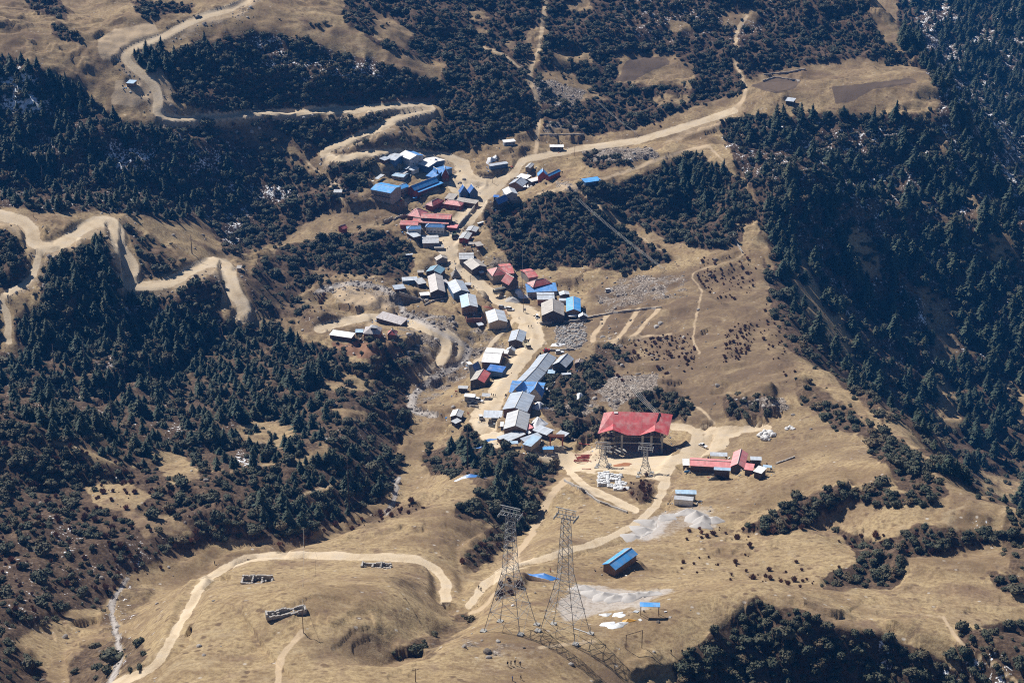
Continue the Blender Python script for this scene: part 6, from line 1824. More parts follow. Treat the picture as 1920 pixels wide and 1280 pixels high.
def stone_wall(name, label, zk, pts, h=1.5, th=.5, mat=None, cat='stone wall', jit=.25):
    P = refine(np.array([px(zk, p) for p in pts], float), max(8, len(pts) * 7))
    Wd = cast(P[:, 0], P[:, 1])
    rg = np.random.default_rng(len(label))
    mb = MB()
    V = [Vector(q) for q in Wd]
    o = 0
    for i, p in enumerate(V):
        d = (V[min(i + 1, len(V) - 1)] - V[max(i - 1, 0)])
        d.z = 0
        nrm = Vector((-d.y, d.x, 0)).normalized() * th / 2
        hh = h * (1 + rg.uniform(-jit, jit))
        mb.V += [tuple(p - nrm - Vector((0, 0, .8))), tuple(p - nrm + Vector((0, 0, hh))), tuple(p + nrm + Vector((0, 0, hh))), tuple(p + nrm - Vector((0, 0, .8)))]
    n = len(V)
    for i in range(n - 1):
        for k in range(4):
            mb.F.append((i * 4 + k, i * 4 + (k + 1) % 4, i * 4 + 4 + (k + 1) % 4, i * 4 + 4 + k))
    mb.F += [(0, 1, 2, 3), ((n - 1) * 4 + 3, (n - 1) * 4 + 2, (n - 1) * 4 + 1, (n - 1) * 4)]
    o = mb.build(name, mat or M_STONE)
    o['kind'] = 'thing'
    return tag(o, label, cat)
def ruin(zk, pts, h, label, seed, cells=3):
    f = frame('shed', zk, pts, .2, 0)
    c, yaw, a, b = f[:4]
    rg = np.random.default_rng(seed)
    root = empty('ruined_house', c, yaw, label, 'ruin', 'roofless stone ruins')
    def wallrun(p, q):
        mb = MB()
        n = max(4, int(math.hypot(q[0] - p[0], q[1] - p[1]) / .7))
        prev = h * rg.uniform(.3, 1)
        for i in range(n):
            t0, t1 = i / n, (i + 1) / n
            prev = min(h, max(h * .2, prev + rg.uniform(-.35, .35)))
            x0, y0, x1, y1 = p[0] + (q[0] - p[0]) * t0, p[1] + (q[1] - p[1]) * t0, p[0] + (q[0] - p[0]) * t1, p[1] + (q[1] - p[1]) * t1
            e = .27 + rg.uniform(-.06, .06)
            dx, dy = (q[0] - p[0]), (q[1] - p[1])
            L = math.hypot(dx, dy)
            nx, ny = -dy / L * e, dx / L * e
            mb.quadbox([(x0 - nx, y0 - ny, -.8), (x1 - nx, y1 - ny, -.8), (x1 + nx, y1 + ny, -.8), (x0 + nx, y0 + ny, -.8), (x0 - nx, y0 - ny, prev), (x1 - nx, y1 - ny, prev), (x1 + nx, y1 + ny, prev), (x0 + nx, y0 + ny, prev)])
        mb.build('wall', M_STONE, root)
    K = [(-a, -b), (a, -b), (a, b), (-a, b)]
    for k in range(4): wallrun(K[k], K[(k + 1) % 4])
    for k in range(1, cells):
        x = -a + 2 * a * k / cells + rg.uniform(-.4, .4)
        wallrun((x, -b + .5), (x, b - .5))
    for k in range(16):
        s = rg.uniform(.2, .45)
        o = bpy.data.objects.new('fallen_stone', BOULD[k % 5])
        if not BOULD[k % 5].materials: BOULD[k % 5].materials.append(M_GREYSTONE)
        C.objects.link(o)
        o.parent = root
        o.location = (rg.uniform(-a * 1.1, a * 1.1), rg.uniform(-b * 1.4, b * 1.2), s * .2)
        o.scale = (s, s, s * .7)
def heap(zk, pt, rx, ry, h, label, seed, mat=None, name='gravel_heap', cat='gravel heap', group=None, crinkle=.25):
    p = at(*px(zk, pt))
    rg = np.random.default_rng(seed)
    n, m = 18, 8
    mb = MB()
    ph = rg.uniform(0, 6.28, 4)
    for i in range(m + 1):
        t = i / m
        for k in range(n):
            an = 6.28318 * k / n
            q = 1 + crinkle * (.5 * math.sin(2 * an + ph[0]) + .4 * math.sin(3 * an + ph[1]) + .3 * math.sin(5 * an + ph[2]))
            x, y = rx * t * q * math.cos(an), ry * t * q * math.sin(an)
            zz = h * (1 - t) ** 1.15 * (1 + crinkle * .6 * math.sin(4 * an + ph[3]) * t) 
            g = gz(p.x + x, p.y + y) - p.z
            mb.V.append((x, y, zz + g - (.3 if i == m else .0)))
    mb.F = [(i * n + k, i * n + (k + 1) % n, (i + 1) * n + (k + 1) % n, (i + 1) * n + k) for i in range(m) for k in range(n)]
    o = mb.build(name, mat or M_GRAVEL, None, p, 0, True)
    return tag(o, label, cat, group)

# ---------------------------------------------------------------- people
M_SKIN = flat_mat('skin', (.32, .19, .13), .6, .3, .08)
M_HAIR = flat_mat('black_hair', (.015, .012, .011), .7, .3, .1)
CLOTH = {k: flat_mat('cloth_' + k, c, .9, .1, .12) for k, c in dict(black=(.02, .02, .024), navy=(.03, .04, .08), red=(.40, .045, .035), grey=(.14, .14, .15), blue=(.06, .14, .38), brown=(.10, .065, .05)).items()}
def person_mesh(pose, top, legs):
    bm_me = bpy.data.meshes.new('person')
    st = pose == 'walk'
    a = .22 if st else .05
    V = [(0, 0, .92), (0, 0, 1.12), (0, 0, 1.36), (0, 0, 1.46), (0, .01, 1.55), (0, .02, 1.66), (0, .01, 1.74),
         (-.10, 0, .88), (-.11, a, .48), (-.11, a * .6 - .02, .07), (-.12, a * .6 + .14, .03),
         (.10, 0, .88), (.11, -a * .6, .48), (.11, -a * 1.6, .09), (.12, -a * 1.6 + .14, .04),
         (-.20, 0, 1.39), (-.26, -a * .8, 1.12), (-.25, -a * .8 + .10, .88), (-.25, -a * .8 + .13, .79),
         (.20, 0, 1.39), (.26, a * .8, 1.12), (.25, a * .8 + .12, .88), (.25, a * .8 + .16, .79)]
    E = [(0, 1), (1, 2), (2, 3), (3, 4), (4, 5), (5, 6), (0, 7), (7, 8), (8, 9), (9, 10), (0, 11), (11, 12), (12, 13), (13, 14), (2, 15), (15, 16), (16, 17), (17, 18), (2, 19), (19, 20), (20, 21), (21, 22)]
    Rr_ = [.15, .15, .17, .08, .07, .105, .07, .11, .08, .055, .045, .11, .08, .055, .045, .08, .06, .05, .045, .08, .06, .05, .045]
    bm_me.from_pydata(V, E, [])
    o = bpy.data.objects.new('person_tmp', bm_me)
    C.objects.link(o)
    md = o.modifiers.new('s', 'SKIN')
    for i, r_ in enumerate(Rr_):
        bm_me.skin_vertices[0].data[i].radius = (r_, r_ * .8)
    bm_me.skin_vertices[0].data[0].use_root = True
    o.modifiers.new('d', 'SUBSURF').levels = 1
    dg = bpy.context.evaluated_depsgraph_get()
    me = bpy.data.meshes.new_from_object(o.evaluated_get(dg))
    bpy.data.objects.remove(o)
    me.name = 'person'
    me.materials.clear()
    for m_ in (M_SKIN, CLOTH[top], CLOTH[legs], M_HAIR): me.materials.append(m_)
    for p in me.polygons:
        z, y, x = p.center.z, p.center.y, abs(p.center.x)
        p.material_index = 3 if z > 1.68 or (z > 1.56 and y < .0) else 0 if z > 1.47 or (x > .18 and z < .86 and z > .7) else 1 if z > .9 else 3 if z < .07 else 2
        p.use_smooth = True
    return me
def people():
    meshes = {}
    spec = [('n', (398, 1168), 'walk', 'black', 'navy', 20, 'leftmost of the walkers in a row on the foreground turf'), ('n', (420, 1163), 'walk', 'grey', 'black', 40, 'second walker from the left in the row on the foreground turf'),
            ('n', (447, 1158), 'walk', 'black', 'black', 10, 'third walker from the left in the row on the foreground turf'), ('n', (481, 1168), 'walk', 'navy', 'black', -20, 'rightmost of the walkers in a row on the foreground turf'),
            ('n', (430, 1265), 'stand', 'blue', 'grey', 90, 'person in blue standing at the very bottom edge'), ('n', (486, 1258), 'walk', 'black', 'black', 70, 'person in black stooping uphill at the bottom edge'),
            ('n', (205, 655), 'walk', 'black', 'black', 0, 'left of the two walkers on the dirt track by the towers'), ('n', (220, 668), 'walk', 'grey', 'black', 5, 'right of the two walkers on the dirt track by the towers'),
            ('n', (1487, 1085), 'stand', 'black', 'black', 120, 'person in black on the bare bank above the dark bushes'), ('n', (1560, 1085), 'stand', 'navy', 'black', 150, 'person alone at the edge of the dark bushes'),
            ('m', (616, 968), 'stand', 'red', 'black', 100, 'person in red beside the blue tarpaulin on the track'),
            ('i', (930, 205), 'walk', 'black', 'black', 30, 'left one of the group walking down the lower street'), ('i', (962, 215), 'walk', 'navy', 'black', 10, 'middle one of the group walking down the lower street'), ('i', (995, 220), 'walk', 'black', 'grey', 50, 'right one of the group walking down the lower street'),
            ('i', (520, 520), 'stand', 'red', 'red', 80, 'person in red clothes standing on the parking place'), ('i', (540, 535), 'stand', 'red', 'black', 120, 'person in a red jacket bending beside the one all in red'), ('i', (702, 420), 'walk', 'black', 'black', 200, 'person in black walking across the parking place'),
            ('g', (1197, 225), 'walk', 'black', 'black', 20, 'left of the pair walking at the throat of the square'), ('g', (1246, 220), 'walk', 'navy', 'black', 20, 'right of the pair walking at the throat of the square'), ('g', (1035, 75), 'walk', 'grey', 'black', 60, 'person striding across the middle of the square'),
            ('d', (1030, 205), 'stand', 'brown', 'black', 60, 'person in brown standing beside the turn of the street'), ('r', (590, 285), 'stand', 'black', 'navy', 60, 'person beside the track at the rim of the knoll')]
    for zk, pt, pose, top, legs, yaw, lab in spec:
        key = (pose, top, legs)
        if key not in meshes: meshes[key] = person_mesh(*key)
        p = at(*px(zk, pt))
        o = bpy.data.objects.new('person', meshes[key])
        C.objects.link(o)
        o.location = p
        o.rotation_euler.z = R(yaw)
        tag(o, lab, 'person', 'people in the village and on the hills')

# ---------------------------------------------------------------- vehicles
PAINT = {k: flat_mat('paint_' + k, c, .3, .5, .06) for k, c in dict(white=(.72, .72, .72), silver=(.42, .44, .46), black=(.03, .032, .036), cream=(.56, .50, .36), green=(.10, .13, .09), grey=(.22, .23, .24), red=(.35, .03, .03)).items()}
def car(zk, pt, yaw, kind, paint, label):
    p = at(*px(zk, pt))
    root = empty('parked_' + {'jeep': 'jeep', 'pickup': 'pickup', 'van': 'van', 'bus': 'bus', 'truck': 'truck', 'car': 'car'}[kind], p, R(yaw), label, kind, 'vehicles in the village')
    L, Wd, hb, ht = dict(jeep=(4.4, 1.8, 1.0, 1.85), pickup=(5.0, 1.8, 1.0, 1.75), van=(3.7, 1.6, 1.0, 1.9), bus=(8.6, 2.4, 1.3, 3.1), truck=(7.0, 2.4, 1.3, 2.6), car=(4.0, 1.7, .85, 1.45))[kind]
    c0, c1, s0, s1 = dict(jeep=(-.48, .16, .05, .12), pickup=(-.08, .22, .04, .10), van=(-.49, .34, .03, .14), bus=(-.495, .47, .01, .03), truck=(.24, .46, .02, .05), car=(-.36, .18, .14, .18))[kind]
    pm = PAINT[paint]
    y = Wd / 2
    prof = [(-L / 2, .38), (L / 2, .38), (L / 2 + .04, .7), (L / 2 - .12, hb - .08), (c1 * L + .1, hb), (-L / 2 + .05, hb)]
    mb = MB()
    n = len(prof)
    for s in (-1, 1): mb.V += [(x, s * (y - (.05 if z > hb - .1 else 0)), z) for x, z in prof]
    mb.F = [tuple(range(n)), tuple(range(2 * n - 1, n - 1, -1))] + [(k, (k + 1) % n, n + (k + 1) % n, n + k) for k in range(n)]
    mb.build('body', pm, root)
    cab = MB().quadbox([(c0 * L, -y + .06, hb), (c1 * L, -y + .06, hb), (c1 * L, y - .06, hb), (c0 * L, y - .06, hb), ((c0 + s0) * L, -y + .2, ht), ((c1 - s1) * L, -y + .2, ht), ((c1 - s1) * L, y - .2, ht), ((c0 + s0) * L, y - .2, ht)])
    cb = cab.build('cabin_windows', M_GLASS, root)
    MB().box((c0 + s0) * L - .03, (c1 - s1) * L + .03, -y + .16, y - .16, ht + .002, ht + .08).build('roof', pm, root)
    for f_ in np.linspace(c0 + s0 + .01, c1 - s1 - .01, 4 if kind != 'bus' else 8):
        pass
    if kind == 'pickup':
        MB().box(-L / 2 + .1, c0 * L - .05, -y + .12, y - .12, hb + .003, hb + .02).build('load_bed', flat_mat('dark_load_bed', (.04, .04, .04), .9, .1, .2), root)
    if kind == 'truck':
        m2 = MB()
        for s in (-1, 1): m2.box(-L / 2, c0 * L - .1, s * (y - .04) - .04, s * (y - .04) + .04, hb + .004, hb + 1.1)
        m2.box(-L / 2 - .04, -L / 2 + .04, -y + .082, y - .082, hb + .004, hb + 1.1)
        m2.box(c0 * L - .18, c0 * L - .1, -y + .082, y - .082, hb + .004, hb + 1.3)
        m2.build('cargo_box', pm, root)
    if kind == 'bus':
        MB().box(-L / 2 + .8, L / 2 - 1.2, -.6, .6, ht + .083, ht + .3).build('roof_rack', PAINT['grey'], root)
    for sx in (-.31, .31):
        for s in (-1, 1):
            w_ = MB().bar((sx * L, s * (y - .2), .36), (sx * L, s * (y + .02), .36), .37, 12).build('wheel', M_TYRE, root)
            MB().bar((sx * L, s * (y - .02), .36), (sx * L, s * (y + .035), .36), .19, 10).build('rim', M_STEEL, w_)
    for s in (-1, 1):
        MB().box(L / 2 - .02, L / 2 + .05, s * (y - .32) - .14, s * (y - .32) + .14, .66, .84).build('headlight', M_TARPW, root)
# ---------------------------------------------------------------- put everything in its place
plan_station()
pad_ground()
build_ground()
plant()
raise_buildings()
station()
towers()
people()
# vehicles
for a in [('e', (350, 730), 25, 'bus', 'cream', 'cream and grey bus parked below the red lodges'), ('g', (1172, 560), -70, 'truck', 'cream', 'cream truck parked beside the dark walled house'), ('c', (1205, 860), -95, 'truck', 'green', 'dull green truck standing at the head of the street'),
          ('e', (520, 1020), -25, 'jeep', 'white', 'white jeep parked alone behind the beige house'), ('e', (385, 990), -15, 'jeep', 'silver', 'silver jeep close behind the roof of the beige house'), ('e', (980, 1155), -85, 'van', 'white', 'white van facing the camera beside the big timber house'),
          ('i', (595, 345), -3, 'pickup', 'black', 'black pickup nearest the camera beside the ticket hut'), ('i', (650, 275), -20, 'jeep', 'silver', 'silver jeep between the black pickup and the ticket hut'), ('i', (715, 300), -25, 'jeep', 'white', 'white jeep at the right of the cars by the ticket hut'),
          ('i', (745, 580), 95, 'jeep', 'white', 'white jeep nosing out from under the canopy'), ('i', (1000, 630), 3, 'jeep', 'white', 'white roofed jeep just below the canopy'), ('i', (970, 735), -2, 'pickup', 'grey', 'grey pickup in the lowest row of the parking place'),
          ('p', (372, 34), 30, 'pickup', 'black', 'dark pickup driving up the high road at the top left'), ('p', (1141, 547), 10, 'van', 'white', 'white van parked alone on the bank right of the red roofs'), ('l', (400, 392), -40, 'car', 'white', 'small white car on the yard right of the station'),
          ('h', (1090, 205), 12, 'jeep', 'white', 'white jeep behind the grey house right of the market row'), ('h', (870, 165), 20, 'car', 'red', 'red car at the upper end of the market row')]:
    car(*a)
# poles and wires
T = {}
for k, a in dict(a=('r', (1073, 657), 527, 'tall pole on the turf below the middle ruin'), b=('r', (1080, 193), 85, 'pole at the rim of the forest behind the loop track'), c=('e', (727, 630), -15, 'very tall thin mast beside the red lodge'), d=('e', (745, 1050), 720, 'pole with a transformer in the square'),
                 e=('d', (1303, 600), 425, 'thin pole at the bend by the stupa'), f=('d', (330, 1120), 920, 'thin pole on the flat left of the stream houses'), g=('f', (1703, 300), 85, 'thin pole behind the striped barn'), h=('g', (880, 235), -10, 'pole at the corner of the beige house'),
                 i=('r', (1685, 925), 850, 'thin pole at the pale patch low in the foreground'), j=('t', (1592, 232), 170, 'pole beside the upper road to the plateau'), k=('b', (583, 850), 740, 'pole at the lower rim of the road loop'), l=('p', (1022, 147), 132, 'pole at the path crossing high above the village'), m=('p', (622, 784), 762, 'pole on the grassy shelf above the gully'),
                 n=('p', (63, 408), 392, 'pole behind the zigzag road at the left edge')).items():
    T[k] = pole(*a, arm=.9 if k not in 'c' else 0, r=.13 if k != 'c' else .10, mat=M_STEEL if k in 'cl' else None)
wire('power_line', T['b'], T['a'], 1.5, .025, 'thin power line from the forest rim pole to the turf pole', 'power line')
p = at(*px('e', (752, 1060)))
root = empty('transformer', p + Vector((.5, -.4, 0)), 0, 'dark transformer box on a stand in the square', 'transformer')
MB().box(-.6, .6, -.45, .45, 1.5, 2.7).build('tank', PAINT['grey'], root)
for sx in (-.5, .5): MB().box(sx - .08, sx + .08, -.1, .1, -.3, 1.5).build('leg', M_STEEL, root)
# cable spans seen against the scrub
for n_, (a, b, ha, hb, k, lab) in enumerate([((1184, 722), (1247, 782), 2, 0, 4, 'behind the red station roof'), ((1082, 372), (1242, 502), 3, 2, 3, 'over the wooded hill'), ((1120, 190), (1192, 248), 3, 2, 2, 'below the red ploughed patch')]):
    A, B = at(*a, ha), (at(*b, hb) if n_ else ST['c'] + Matrix.Rotation(ST['yaw'], 3, 'Z') @ Vector((10.6 * ST['W'] / 30, 10.5, ST['h'] + 5.0)))
    d = (B - A); d.z = 0; d.normalize()
    nrm = Vector((-d.y, d.x, 0))
    words = ['far left', 'second', 'third', 'near right']
    for q in range(k):
        off = nrm * (q - (k - 1) / 2) * (-.9)
        wire('ropeway_cable', A + off, B + off * .8, 1.0, .06, '%s cable of the parallel ropeway cables %s' % (words[q], lab), 'cable', 'ropeway cables ' + lab)
    for nm, pt_, hh in (('upper', A, ha), ('lower', B, hb)):
        if nm == 'lower' and n_ == 0: continue
        g = gz(pt_.x, pt_.y)
        root = empty('cable_trestle', (pt_.x, pt_.y, g), math.atan2(nrm.y, nrm.x), 'small steel trestle at the %s end of the cables %s' % (nm, lab), 'trestle')
        for s in (-1, 1): MB().bar((s * k * .5, 0, -.4), (s * k * .5, 0, pt_.z - g - .12), .1).build('post', M_STEEL, root)
        MB().box(-k * .6, k * .6, -.08, .08, pt_.z - g - .12, pt_.z - g - .05).build('crossbeam', M_STEEL, root)
# stupa
p = at(*px('d', (1043, 425)))
root = empty('stupa', p, R(12), 'small grey stepped stupa with a spire in the fork of the street', 'stupa')
mb = MB()
for k, (s, z0, z1) in enumerate(((2.6, -.5, .7), (2.1, .7, 1.3), (1.65, 1.3, 1.9), (1.25, 1.9, 2.5))): mb.box(-s, s, -s, s, z0 + .002 * k, z1)
mb.build('stepped_base', M_STONE, root)
MB().lathe([(.95, 2.5), (1.05, 2.9), (.85, 3.5), (.4, 3.85), (0, 3.9)], 14).build('dome', flat_mat('limewashed_stone', (.45, .42, .38), .9, .1, .2), root, smooth=True)
MB().lathe([(.4, 3.8), (.32, 4.3), (.16, 5.2), (.03, 5.9)], 8).build('spire', flat_mat('limewashed_stone', (.45, .42, .38)), root)
# village gate
f = frame('shed', 'j', [(1020, 895), (1232, 897), (1232, 850)], .1, 0)
root = empty('village_gate', f[0], f[1], 'red brown gateway with a tiled lintel across the road at the lower end', 'gate')
a = f[2]
for s in (-1, 1): MB().box(s * a - .3, s * a + .3, -.35, .35, -1, 5.2).build('pillar', flat_mat('gate_paint', (.33, .10, .06), .8, .2, .15), root)
MB().box(-a - .1, a + .1, -.3, .3, 4.3, 4.95).build('lintel', flat_mat('gate_paint', (.33, .10, .06)), root)
MB().poly([(-a - .9, -.9, 5.25), (a + .9, -.9, 5.25), (a + .9, 0, 6.0), (-a - .9, 0, 6.0)], .12).poly([(-a - .9, 0, 6.0), (a + .9, 0, 6.0), (a + .9, .9, 5.25), (-a - .9, .9, 5.25)], .12).build('roof', flat_mat('gate_tiles', (.30, .14, .09), .8, .2, .2), root)
# pinnacle and prayer-flag poles of the temple terrace
p = at(*px('f', (1358, 590)))
for nm, pt, yt, lab in (('a', (1172, 440), 290, 'thin flag pole behind the temple'), ('b', (1420, 520), 378, 'thin flag pole behind the red shrine'), ('c', (1306, 770), 585, 'thin flag pole in front of the red shrine')):
    pole('f', pt, yt, lab, arm=0, r=.07)
zt = [w for w in BUILDINGS if w[0] == 'shrine'][0][3][0][0]
root = empty('pinnacle', zt[0] + Vector((0, 0, zt[4] + zt[5])), 0, 'white and gilt pinnacle on the red shrine roof', 'pinnacle')
MB().lathe([(.75, -.3), (.8, .3), (.55, .8), (.2, 1.1)], 10).build('drum', flat_mat('limewash', (.68, .66, .62), .8, .2, .1), root, smooth=True)
MB().lathe([(.2, 1.05), (.12, 1.6), (.02, 2.3)], 8).build('finial', flat_mat('gilt', (.55, .38, .10), .4, .5, .1), root)
# stones, walls, ruins, heaps
boulders('boulder', 'grey boulder of the stony yard below the big timber house', 'boulder', 'grey boulders of the stony yard', [(1044, 612), (1098, 604), (1100, 640), (1084, 652), (1040, 646)], 170, .45, 1.05, M_GREYSTONE, 3)
boulders('white_boulder', 'white boulder of the pile on the slope right of the station', 'boulder', 'white boulders right of the station', [(1416, 826), (1425, 812), (1440, 807), (1452, 815), (1448, 827)], 34, .6, 1.3, M_PALESTONE, 4, 1.0, 2.2)
boulders('white_boulder', 'white boulder in the short row above the quarters', 'boulder', 'white boulders in a short row', [(1466, 806), (1466, 801), (1489, 800), (1489, 806)], 10, .6, 1.1, M_PALESTONE, 5, .9, .6)
for lab, zk, pts, h in [('dry stone bank wall left of the red compound', 'c', [(0, 607), (150, 547)], 1.3), ('long stone wall running up to the pyramid roof', 'c', [(165, 582), (300, 520), (415, 492)], 1.4), ('lower half of the compound wall along the street', 'c', [(1275, 705), (1478, 468)], 2.0), ('upper half of the compound wall along the street', 'c', [(1492, 455), (1592, 322)], 2.0),
                       ('curved embankment wall above the stream', 'd', [(80, 730), (250, 790), (500, 870)], 1.2), ('thin stone wall slanting below the rusty house', 'd', [(505, 940), (720, 850), (900, 820)], 1.0), ('stone kerb below the big timber house', 'e', [(1030, 1262), (1400, 1240), (1829, 1200)], 1.3), ('long field wall below the blue striped house', 'p', [(1100, 597), (1150, 588), (1240, 577)], 1.0),
                       ('wall at the top of the market row', 'h', [(920, 160), (1100, 155), (1340, 145)], 1.0), ('stone wall along the high plateau field', 'p', [(1432, 141), (1470, 138), (1510, 131)], 1.0), ('dark wall above the small ploughed field', 'p', [(1430, 153), (1453, 146), (1500, 152)], .9), ('wall under the snowy bend of the path at the right', 'p', [(1374, 440), (1380, 455), (1392, 474)], .9), ('stone wall crossing the turf below the station', 'p', [(1058, 902), (1090, 918), (1120, 940), (1176, 962)], .9),
                       ('retaining wall of the yard in front of the gate', 'j', [(890, 975), (1060, 950), (1255, 960)], 2.2), ('low wall beside the parking place', 'i', [(505, 380), (690, 395)], .9), ('stone wall over the cut bank at the junction', 'p', [(1012, 254), (1095, 254)], 1.0), ('broken wall on the slope behind the quarters', 'p', [(1455, 870), (1490, 858)], .7)]:
    stone_wall('stone_wall', lab, zk, pts, h)
ruin('r', [(735, 393), (895, 396), (893, 352)], .95, 'upper left ruin of grey stone on the foreground knoll', 1)
ruin('r', [(875, 570), (1085, 540), (1082, 515)], .9, 'middle long pale stone ruin on the foreground knoll', 2)
ruin('r', [(1390, 302), (1545, 310), (1543, 282)], .9, 'right hand stone ruin beside the loop track', 3)
f = frame('shed', 'd', [(1230, 1195), (1500, 1180), (1492, 1108)], .2, 0)
root = empty('house_foundation', f[0], f[1], 'low red brick foundation with two open rooms below the pale blue roof', 'foundation')
for (x0, x1, y0, y1) in ((-1, 1, -1, -.86), (-1, 1, .86, 1), (-1, -.93, -.857, .857), (.93, 1, -.857, .857), (-.035, .035, -.857, .857)):
    MB().box(x0 * f[2], x1 * f[2], y0 * f[3], y1 * f[3], -1.5, 1.2).build('wall', flat_mat('wall_brick', WALLS['brick']), root)
for n_, (zk, pt, rx, ry, h, lab) in enumerate([('m', (1080, 785), 6, 5, 1.6, 'lowest end heap of the long pale gravel bank'), ('m', (1130, 745), 6.5, 5, 1.9, 'second heap of the long pale gravel bank from its low end'), ('m', (1175, 705), 6.5, 5, 2.0, 'middle heap of the long pale gravel bank'), ('m', (1225, 675), 6, 4.5, 1.8, 'upper heap of the long pale gravel bank'), ('m', (1265, 660), 4, 3.5, 1.2, 'small top heap of the long pale gravel bank'),
                     ('m', (1360, 645), 5, 4, 2.2, 'leftmost heap of the grey gravel cluster'), ('m', (1410, 670), 5, 5, 3.2, 'tallest heap of the grey gravel cluster'), ('m', (1450, 690), 5, 4.5, 2.8, 'front heap of the grey gravel cluster'), ('m', (1440, 715), 4.5, 3.5, 2.0, 'lowest heap of the grey gravel cluster'), ('m', (1505, 685), 4.5, 4, 1.8, 'right outer heap of the grey gravel cluster'),
                     ('m', (800, 1060), 4, 4, 1.8, 'heap at the left head of the gravel slope behind the right tower'), ('m', (850, 1085), 4.5, 4, 1.6, 'second heap of the gravel slope behind the right tower'), ('m', (910, 1100), 4.5, 4, 1.7, 'third heap of the gravel slope behind the right tower'), ('m', (970, 1110), 4.5, 3.5, 1.5, 'fourth heap of the gravel slope behind the right tower'), ('m', (1040, 1105), 4.5, 3.5, 1.6, 'fifth heap of the gravel slope near the blue shelter'), ('m', (1100, 1095), 4, 3, 1.3, 'sixth heap of the gravel slope above the blue shelter'), ('m', (1160, 1085), 4, 3, 1.2, 'last heap at the right end of the gravel slope'),
                     ('e', (560, 850), 4.2, 3.4, 1.4, 'small pale sand heap in front of the parked bus')]):
    heap(zk, pt, rx, ry, h, lab, 900 + n_, group='gravel heaps')
for n_, (zk, pt, rx, ry, h, lab, mt) in enumerate([('e', (720, 760), 4.2, 3.5, 1.8, 'white tarpaulin heap beside the sand in the square', M_TARPW), ('j', (820, 500), 5.0, 4.5, 3.4, 'domed pale tarpaulin tent on the bank above the shacks', M_TARPW), ('j', (850, 200), 3.4, 5.0, 2.6, 'long pale tarpaulin heap behind the market row', M_TARPW), ('h', (1440, 935), 2.4, 4.0, 1.8, 'white sheet draped among the bushes right of the market', M_TARPW), ('h', (890, 790), 4.0, 3.0, 1.2, 'white plastic sheet at the end of the twin gables', M_TARPW),
                       ('i', (850, 985), 5.2, 2.2, 1.2, 'crumpled blue tarpaulin at the top of the lower trees', M_TARPB), ('n', (640, 580), 4.8, 3.0, 1.9, 'blue tarpaulin over a load on the track behind the right tower', M_TARPB), ('n', (560, 592), 5.5, 2.4, 1.5, 'brown covered load beside the blue tarpaulin on the track', M_WOOD), ('n', (1075, 895), 3.0, 3.2, .9, 'crumpled white plastic rubbish in the foreground tip', M_TARPW), ('n', (1140, 825), 2.2, 1.8, .7, 'strewn white rubbish behind the foreground tip', M_TARPW), ('n', (1140, 895), 2.4, 2.6, .8, 'second crumpled sheet of grey white plastic in the foreground tip', M_PLASTIC), ('n', (1050, 825), 1.8, 1.5, .6, 'small pale rubbish pile left of the strewn rubbish', M_PLASTIC), ('n', (1200, 868), 1.8, 1.3, .9, 'orange yellow sack beside the foreground tip', flat_mat('orange_plastic', (.55, .28, .04), .5, .4, .1)),
                       ('m', (180, 447), 5.5, 2.6, 1.4, 'half blue half white tarpaulin tent on the turf left of the gully', M_TARPB), ('m', (135, 457), 3.4, 2.0, 1.0, 'grey white end of the tarpaulin tent on the turf', M_TARPW), ('b', (560, 460), 3.4, 3.0, 2.0, 'white cloth heap above the long silver shed', M_TARPW), ('b', (1280, 870), 5.0, 3.5, 1.4, 'white sheets on the bank below the grey gabled house', M_TARPW), ('g', (1660, 510), 4.5, 3.0, .8, 'pale sheet at the foot of the stony yard', M_TARPW), ('g', (665, 1065), 3.6, 2.6, .9, 'dark pile of tyres and scrap in the lower street', M_TYRE), ('e', (160, 985), 4.0, 3.0, 1.0, 'reddish brick rubble behind the beige house', flat_mat('brick_rubble', (.26, .10, .075), .95, .1, .3)), ('k', (900, 925), 4.5, 3.0, 1.0, 'orange red earth heap below the station', flat_mat('red_earth', (.33, .15, .08), .95, .1, .25)), ('l', (630, 890), 3.0, 2.0, 1.6, 'dark covered machine in front of the quarters', M_TYRE)]):
    heap(zk, pt, rx, ry, h, lab, 950 + n_, mt, name='tarpaulin_heap' if mt in (M_TARPW, M_TARPB) else 'heap', cat='tarpaulin' if mt in (M_TARPW, M_TARPB) else 'heap', crinkle=.45)
